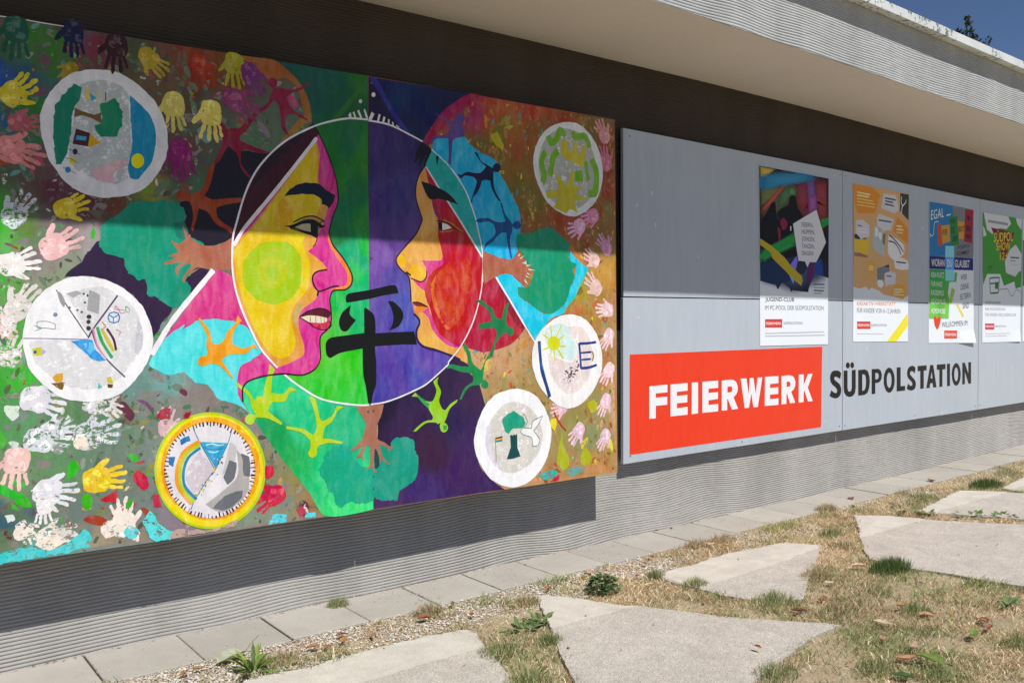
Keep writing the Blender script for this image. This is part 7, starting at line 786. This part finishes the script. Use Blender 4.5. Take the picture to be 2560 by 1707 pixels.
def lawn():
    def edge_of_stone(x, y):
        return not all(on_stone(x + a, y + b) for a, b in ((.028, 0), (-.028, 0), (0, .02), (0, -.03)))
    r = random.Random(11); pts = []; cols = []; hs = []; ws = []; ln = []
    while len(pts) < 120000:
        u = r.random() ** 1.25; x = .4 + u * 11; y = r.uniform(.9, 3.57)
        if x > 3.2 and y < .25 * x - .3 and x > 6.5: continue
        if x < .23 * y or x > 2.75 * y + .3: continue
        nn = noise.noise(Vector((x * 1.5, y * 1.5, 5))); n2 = noise.noise(Vector((x * 5, y * 5, 2)))
        if on_stone(x, y) and not (r.random() < .38 and edge_of_stone(x, y)): continue
        n3 = noise.noise(Vector((x * 2.7, y * 3.3, 14)))
        if n3 < -.18 and r.random() < .78: continue      # worn bare patches
        edge = y > 3.27
        if edge and x < 4.1 and r.random() < .66 + (.24 if n2 < .1 else -.3): continue
        if edge and x > 4.1 and r.random() < .35 and n2 < 0: continue
        g = max(0, min(1, .42 + nn * 1.3 + n2 * .7 - (.25 if edge else 0) + (.12 if x < 5 and y < 2.2 else 0)))
        c = r.choice(GREEN) if r.random() < g * .75 else r.choice(STRAW); k = r.uniform(.78, 1.25) * (1.12 + .35 * noise.noise(Vector((x * 1.1, y * 1.3, 31))))
        pts.append((x, y, gz(x) - .012)); cols.append(tuple(v * k for v in c))
        green = c in GREEN; hs.append(r.uniform(.014, .048) * (1.05 if green else 1) * (1.35 if n2 > .2 else .9)); ws.append(r.uniform(.0018, .0042)); ln.append(r.uniform(.5, 1.15) if green else r.uniform(.95, 1.3))
    o = scatter_blades('dry_grass', pts, cols, hs, ws, ln, 3); tag(o, 'short dry straw-coloured lawn with green patches between the slabs', 'grass', kind='stuff')
lawn()
def gravel():
    r = random.Random(21); V = []; F = []; C = []
    base = [(1, 0, 0), (-1, 0, 0), (0, 1, 0), (0, -1, 0), (0, 0, 1), (0, 0, -1)]; fc = [(0,2,4),(2,1,4),(1,3,4),(3,0,4),(2,0,5),(1,2,5),(3,1,5),(0,3,5)]
    pal = [(.52, .47, .40), (.40, .35, .30), (.60, .57, .52), (.30, .26, .23), (.46, .38, .30), (.66, .64, .6), (.36, .28, .22)]
    n = 0
    while n < 21000:
        x = .7 + r.random() ** 1.5 * 9; y = r.uniform(3.235, 3.60)
        d = noise.noise(Vector((x * 2.2, y * 6, 4)))
        if x > 4 and d + r.uniform(-.2, .2) < .12: continue
        if d < -.25 and r.random() < .7: continue
        if on_stone(x, y): continue
        n += 1; s_ = r.uniform(.0022, .0062) * (1.5 if r.random() < .05 else 1); a = r.uniform(0, 6.28); ca, sa = math.cos(a), math.sin(a)
        sc = (s_ * r.uniform(.8, 1.4), s_ * r.uniform(.7, 1.1), s_ * r.uniform(.5, .8)); z = gz(x) - .008 + r.uniform(0, .004); b = len(V)
        for px, py, pz in base:
            qx, qy = px * sc[0], py * sc[1]; V.append((x + qx * ca - qy * sa, y + qx * sa + qy * ca, z + pz * sc[2]))
        c = r.choice(pal); C += [(*c, 1)] * 6; F += [(b + i, b + j, b + k) for i, j, k in fc]
    tag(obj('gravel', V, F, M_PEBBLE, None, C), 'fine pale gravel strip between the paving and the lawn', 'gravel', kind='stuff')
    # grit and crumbs swept onto the paving
    V, F, C = [], [], []
    for i in range(420):
        x = r.uniform(1, 9.5); y = 3.59 + r.random() ** .6 * .36
        if r.random() < .5: x = r.choice([3.2, 3.9, 2.6, 5.1, 6.8]) + r.gauss(0, .12)
        s_ = r.uniform(.0015, .0045); b = len(V)
        for px, py, pz in base: V.append((x + px * s_, y + py * s_, gz(x) + .003 + pz * s_ * .7))
        C += [(*r.choice(pal), 1)] * 6; F += [(b + i_, b + j, b + k) for i_, j, k in fc]
    tag(obj('grit', V, F, M_PEBBLE, None, C), 'loose grit and crumbs scattered on the paving slabs along the wall', 'grit', kind='stuff')
gravel()

def litter():
    r = random.Random(77); V, F, C = [], [], []
    pal = [(.26, .14, .07), (.34, .20, .10), (.20, .11, .06), (.42, .29, .16), (.16, .10, .06), (.38, .18, .09)]
    for i in range(1500):
        x = .8 + r.random() ** 1.4 * 9; t = r.random()
        if t < .25: y = 3.952 - abs(r.gauss(0, .012)); z = gz(x) + .004          # swept against the wall foot
        elif t < .45: k = r.randrange(0, 22); x = 1.178 + .3745 * k; y = r.uniform(3.59, 3.95); x += -.034 * (3.957 - y) / .37 + r.gauss(0, .004); z = gz(x) + .002
        else: y = r.uniform(1.2, 3.58); z = gz(x) + (.009 if on_stone(x, y) else .012)
        if t >= .45 and on_stone(x, y) and r.random() < .75: continue
        L = r.uniform(.004, .013) * (.6 if t < .45 else 1); a = r.uniform(0, 6.28); b = len(V); wd = L * r.uniform(.15, .6); ca, sa = math.cos(a), math.sin(a)
        for u, v_, h in ((-1, 0, .2), (0, -1, 0), (1, 0, .5), (0, 1, .1)): V.append((x + u * L * ca - v_ * wd * sa, min(3.9545, y + u * L * sa + v_ * wd * ca), z + h * L * r.uniform(.3, 1)))
        C += [(*r.choice(pal), 1)] * 4; F.append((b, b + 1, b + 2, b + 3))
    tag(obj('leaf_litter', V, F, M_LEAF, None, C), 'crumbled brown leaf bits in the paving joints, along the wall foot and over the lawn', 'leaf litter', kind='stuff')
litter()

# tufts of grass and low weeds
def broad(mb, x, y, z, ang, L, wd, lift, col, curl=.6, seg=5, lobed=False):
    dx, dy = math.cos(ang), math.sin(ang); px, py = -dy, dx; v = []; cc = []
    for i in range(seg + 1):
        t = i / seg; r_ = L * t * math.cos(lift * (1 - .3 * t)); h = L * (math.sin(lift) * t - curl * t * t * .5); k = math.sin(math.pi * min(1, t * .9 + .1)) ** .8 * wd
        if lobed and i % 2: k *= .6
        if i == seg: k = .002
        for s_ in (-1, 0, 1):
            v.append((x + dx * r_ + px * s_ * k * .5, y + dy * r_ + py * s_ * k * .5, max(z + .003, z + h + (.12 * k if s_ else 0)))); f_ = .9 if s_ else 1.15; cc.append((*[q * f_ for q in col], 1))
    fs = []
    for i in range(seg):
        a = i * 3; fs += [(a, a + 1, a + 4, a + 3), (a + 1, a + 2, a + 5, a + 4)]
    mb.add(v, fs, cc)
TUFT_KIND = ['dry straw tuft', 'green grass tuft', 'leafy green weed', 'dense dark green tuft']
TUFT_WHERE = ['in the paving joint at the wall foot below the mural', 'in the gravel just left of the middle slab tip', 'left of the middle slab near its upper left edge', 'touching the left edge of the middle slab, upper', 'touching the left edge of the middle slab, lower', 'at the bottom edge between the two nearest slabs', 'in front of the wide right slab, darkest on lawn', 'at the right side of the pointed slab', 'by the paving where the slabs open, upper middle', 'on the far right beside the peaked slab', 'left of the peaked slab front edge', 'at the front corner of the peaked slab', 'in the middle of the peaked slab front edge', 'near the right frame edge along the peaked slab', 'in the gravel left of the farthest slab', 'between the farthest slab and the paving', 'at the lower right corner of the middle slab', 'in the gap right of the middle slab tip', 'below the pointed slab along its front', 'at the right corner of the nearest slab', 'along the gravel above the nearest slab', 'between the pointed slab and the wide right slab', 'under the pointed slab left part', 'under the pointed slab right part', 'at the left tip of the pointed slab', 'in the lawn beside an orange leaf', 'near the big green leaf at the bottom', 'left of the big green leaf at the bottom', 'near the right frame edge on the lawn', 'at the left edge of the wide right slab', 'along the paving above the pointed slab', 'at the upper edge of the pointed slab, left', 'at the upper edge of the pointed slab, right', 'on the gravel below the paving, left of centre', 'at the right frame edge low on the lawn']
for i, (x, y, rad, kd) in enumerate(GROUND['tufts']):
    r = random.Random(100 + i); z = gz(x) - .006; root = empty('weed' if kd == 2 else 'grass_tuft', (x, y, z), TUFT_KIND[kd] + ' ' + TUFT_WHERE[i % len(TUFT_WHERE)], 'weed' if kd == 2 else 'grass tuft', 'tufts and weeds between the slabs')
    if kd == 2:
        mb = MB()
        for k in range(26):
            a = r.uniform(0, 6.28); q = r.random() ** .7 * rad * .45; g = r.choice([(.10, .17, .05), (.14, .21, .07), (.08, .13, .04), (.17, .22, .10)])
            broad(mb, x + q * math.cos(a), y + q * math.sin(a) * .6, z, a + r.uniform(-.6, .6), r.uniform(.03, .07), r.uniform(.014, .026), r.uniform(.3, 1.1), g)
        mb.build('leaves', M_LEAF, root)
    else:
        n = {0: 260, 1: 300, 3: 900}[kd]; pts = []; cols = []; hs = []; ws = []; ln = []
        for k in range(n):
            a = r.uniform(0, 6.28); q = r.random() ** .6 * rad * .5; pts.append((x + q * math.cos(a), y + q * math.sin(a) * (.5 if kd == 3 else .7), z)); fall = 1 - .5 * (q / rad * 2) ** 2
            c = {0: r.choice(STRAW + GREEN[:1]), 1: r.choice(GREEN + [(.24, .27, .10), STRAW[0]]), 3: r.choice([(.07, .12, .03), (.10, .16, .04), (.13, .18, .06)])}[kd]
            cols.append(c); hs.append(r.uniform(.04, .085) * fall * (1.1 if kd == 3 else .85)); ws.append(r.uniform(.0018, .0035)); ln.append(r.uniform(.1, .9) * (.6 if kd == 3 else 1))
        scatter_blades('blades', pts, cols, hs, ws, ln, 50 + i, root, parent_origin(root))
P_ = GROUND['plants']
x, y = P_['dandelion']; z = gz(x); mb = MB(); r = random.Random(5); root = empty('dandelion', (x, y, z), 'dandelion-like weed with upright toothed green leaves in the gravel beside the pale curled leaf', 'weed')
for k in range(24):
    a = r.uniform(0, 6.28); broad(mb, x + .012 * math.cos(a), y + .012 * math.sin(a), z, a, r.uniform(.07, .125), r.uniform(.018, .026), r.uniform(.25, 1.35), r.choice([(.11, .19, .03), (.16, .25, .05), (.22, .28, .07), (.08, .13, .03)]), .55, 8, True)
mb.build('leaves', M_LEAF, root)
x, y = P_['clump']; z = gz(x); mb = MB(); r = random.Random(6); root = empty('weed', (x, y, z), 'round dense dark green leafy weed between the gravel and the middle slab', 'weed')
for k in range(210):
    a = r.uniform(0, 6.28); e = r.uniform(.05, 1.35); q = .075 * math.cos(e); h = .085 * math.sin(e) * r.uniform(.6, 1)
    broad(mb, x + q * math.cos(a), y + q * math.sin(a) * .8, z + h, a + r.uniform(-1, 1), r.uniform(.02, .038), r.uniform(.012, .02), r.uniform(-.2, .9), r.choice([(.07, .14, .04), (.10, .19, .06), (.05, .10, .03), (.13, .22, .09)]), .6, 3)
for k in range(12):
    a = k * .52; broad(mb, x, y, z, a, .085, .006, .9, (.10, .14, .05), .3, 3)
mb.build('leaves', M_LEAF, root)

# fallen leaves: each a small curled, lobed sheet lying on what is under it
def leaf(x, y, L, col, label, seed, name='fallen_leaf', curl=None, ang=None, group='fallen leaves on the ground', z=None, stem=False):
    r = random.Random(seed); z = (gz(x) + (.026 if on_stone(x, y) else .004 if y > 3.57 else .012)) if z is None else z
    ang = r.uniform(0, 6.28) if ang is None else ang; curl = r.uniform(.5, 1.5) if curl is None else curl; cu2 = r.uniform(-.5, 1.0)
    nu, nv = 8, 6; v = []; cc = []; wd = r.uniform(.42, .7); ca, sa = math.cos(ang), math.sin(ang)
    for i in range(nu + 1):
        for j in range(nv + 1):
            t = i / nu; s_ = j / nv * 2 - 1; k = math.sin(math.pi * (t * .94 + .03)) ** .75 * wd * (1 + .16 * math.sin(t * 19 + seed) * abs(s_))
            u = (t - .5) * L; w_ = s_ * k * L * .5; th = s_ * curl; rad_ = k * L * .5
            w2 = math.sin(th) / max(curl, .05) * rad_; h = (1 - math.cos(th)) / max(curl, .05) * rad_ + cu2 * L * .18 * (2 * t - 1) ** 2 + .04 * L * noise.noise(Vector((t * 5, s_ * 3, seed)))
            v.append((x + u * ca - w2 * sa, y + u * sa + w2 * ca, z + max(h, 0))); f_ = r.uniform(.85, 1.12) * (.8 if j == nv // 2 else 1); cc.append((*[q * f_ for q in col], 1))
    fs = [(i * (nv + 1) + j, i * (nv + 1) + j + 1, (i + 1) * (nv + 1) + j + 1, (i + 1) * (nv + 1) + j) for i in range(nu) for j in range(nv)]
    root = empty(name, (x, y, z), label, 'leaf', group)
    obj('blade', v, fs, M_LEAF, root, cc, True)
    m = MB(); n = 5; P = [(x + (-.5 - .35 * t) * L * ca - .1 * L * t * t * sa, y + (-.5 - .35 * t) * L * sa + .1 * L * t * t * ca, z + (.3 if stem else .04) * L * t + .003) for t in np.linspace(0, 1, n)]; w_ = .0012 if L < .1 else .002
    for dx, dz in ((w_, 0), (-w_, 0), (0, w_ * 1.6)): m.v += [(p[0] + dx, p[1] + dx, p[2] + dz) for p in P]
    m.f = [(a * n + i, a * n + i + 1, b * n + i + 1, b * n + i) for i in range(n - 1) for a, b in ((0, 1), (1, 2), (2, 0))]; m.m = [0] * len(m.f); m.c = [(.22, .15, .08, 1)] * len(m.v)
    m.build('stem', M_LEAF, root)
COLN = [((1, .55, .3), 'orange-brown'), ]
def colour_word(h):
    q = [int(h[i:i + 2], 16) for i in (0, 2, 4)]
    if min(q) > 150: return 'pale'
    if q[0] > 190 and q[1] > 150: return 'yellowish'
    if q[0] > 210: return 'pinkish'
    if q[0] < 150: return 'dark brown'
    return 'orange-brown' if q[1] > 90 else 'rust-red'
LEAF_WHERE = ['near the bottom left corner in the straw', 'beside the rust-brown one in the bottom left straw', 'standing in the grass right of the dandelion', 'in the gravel above a yellow-brown one', 'on the gravel above the nearest slab, curled with a yellow edge', 'on the gravel right of the yellow-brown one', 'long and curled at the gravel edge under the mural right half', 'thin, in the straw above the nearest slab corner', 'by the paving edge under the mural corner', 'in the dry tuft above the nearest slab', 'small, at the left edge of the nearest slab margin', 'leaning upright against the wall foot', 'tiny, at the wall foot right of the upright one', 'on the tip of the middle slab', 'flat, on the paving edge left of the round weed', 'just left of the round green weed', 'round, in the straw right of the round green weed', 'pointed, in the straw below the tip of the pointed slab', 'in the straw left of the pointed slab tip', 'curled in the straw above the pointed slab tip', 'in the dry tufts along the pointed slab', 'on the upper edge of the pointed slab', 'on the top edge of the middle slab', 'alone on the middle slab surface', 'in the grass above the middle slab, left', 'small, on the left edge of the middle slab', 'in the straw left of the wide right slab', 'long, left of the dark green tuft', 'in the straw right of the pointed slab front', 'long and crumpled at the right tip of the middle slab', 'in the centre of the right lawn beside a green tuft', 'narrow, on the right lawn', 'large and curled in the middle of the lawn', 'crumpled, left of the big green leaf', 'long, in front of the big green leaf', 'on the right lawn above a smaller rust one', 'on the right lawn beside the green leaf', 'small, in front of the wide right slab', 'in the lawn under the large curled one', 'tiny, left of the weeds by the peaked slab', 'in the straw right of the pointed slab', 'flat, at the straw corner by the wide right slab', 'on the paving at the far end', 'on the far paving near the weeds', 'in the tufts by the pointed slab, far left', 'small, near the right lawn edge', 'small, in the straw by the dark green tuft']
wallleaf = 11
for i, (x, y, hx, sz) in enumerate(GROUND['leaves']):
    c = hexcol(hx); lu_ = sum(c) / 3; c = tuple(.55 * q + .42 * lu_ * t for q, t in zip(c, (1.25, .95, .62))); leaf(x, y, min(.085, max(.034, sz * 1.6)), c, colour_word(hx) + ' fallen leaf ' + LEAF_WHERE[i % len(LEAF_WHERE)], 300 + i)
x, y = P_['curl']; leaf(x, y, .15, (.40, .42, .30), 'big pale green curled leaf with a thin stem on the paving edge beside the dandelion', 71, curl=1.1, ang=.35 + math.pi, stem=True)
x, y = P_['bigleaf']; leaf(x, y, .13, (.20, .27, .07), 'big fresh green lobed leaf lying on the lawn at the bottom right', 72, curl=1.0, ang=1.3, z=gz(x) + .03)
x, y = P_['darkleaf']; leaf(x, y, .08, (.05, .11, .03), 'dark green leaf at the bottom edge left of the big green leaf', 73, curl=.8, ang=2.0)
x, y = P_['midleaf']; leaf(x, y, .08, (.16, .27, .06), 'bright green leaf on the right lawn beside two rust leaves', 74, curl=.7, ang=.3)

# ------------------------------------------------------------ tree beyond the roof
def tree():
    bx, by = 22.34, 10.0; top = 8.18; r = random.Random(8)
    root = empty('tree', (bx, by, 0), 'slim dark tree whose tip shows above the roof edge against the blue sky', 'tree')
    m = MB(); n = 7; rings = [(0, .16), (2, .13), (4, .1), (6, .06), (7.4, .03), (8.0, .012)]
    for h, q in rings: m.v += [(bx + q * math.cos(a * 6.2832 / n), by + q * math.sin(a * 6.2832 / n), h) for a in range(n)]
    m.f = [(k * n + i, k * n + (i + 1) % n, (k + 1) * n + (i + 1) % n, (k + 1) * n + i) for k in range(len(rings) - 1) for i in range(n)]; m.m = [0] * len(m.f)
    m.build('trunk', M_BARK, root)
    mb = MB(); br = MB()
    def clump(cx, cy, cz, rr, k):
        for _ in range(k):
            g = r.choice([(.035, .06, .025), (.05, .08, .03), (.025, .045, .02)]); p = Vector((r.gauss(0, 1), r.gauss(0, 1), r.gauss(0, 1))).normalized() * rr * r.random() ** .4
            s_ = r.uniform(.035, .07); a = Vector((r.gauss(0, 1), r.gauss(0, 1), r.gauss(0, 1))).normalized() * s_; b = Vector((r.gauss(0, 1), r.gauss(0, 1), r.gauss(0, 1))).normalized() * s_ * .6
            c = Vector((cx, cy, cz)) + p; mb.add([c - a, c + b, c + a, c - b], [(0, 1, 2, 3)], (*g, 1))
    def limb(h, L, a, up):
        e = Vector((bx + L * math.cos(a), by + L * math.sin(a), h + up)); s0 = Vector((bx, by, h)); w_ = .02
        br.add([s0 + Vector((0, 0, w_)), s0 - Vector((0, 0, w_)), s0 + Vector((w_, w_, 0)), e], [(0, 1, 3), (1, 2, 3), (2, 0, 3)])
        for t in np.linspace(.3, 1, max(2, int(L / .14))): clump(*(s0.lerp(e, t)), .09 + .05 * r.random(), 9)
    h = 2.6
    while h < 7.25:
        L = .28 + (7.6 - h) * .26; limb(h, L * r.uniform(.7, 1.1), r.uniform(0, 6.28), r.uniform(-.1, .25)); h += .07
    for dx, dz, q, k in ((0, .10, .05, 14), (.02, -.05, .06, 18), (-.10, -.22, .09, 26), (.03, -.27, .10, 30), (-.13, -.36, .10, 26), (.10, -.4, .09, 22), (-.02, -.48, .11, 30), (-.06, -.62, .10, 26), (.0, -.75, .13, 30)):
        clump(bx + dx * 1.0, by - dx * 1.5, top - .16 + dz, q * 1.25, int(k * 1.5))
    limb(7.36, .42, -1.0, .1); limb(7.3, .24, -1.2, .05); limb(7.42, .5, -.9, .16)
    mb.build('crown', M_LEAF, root); br.build('branches', M_BARK, root)
tree()
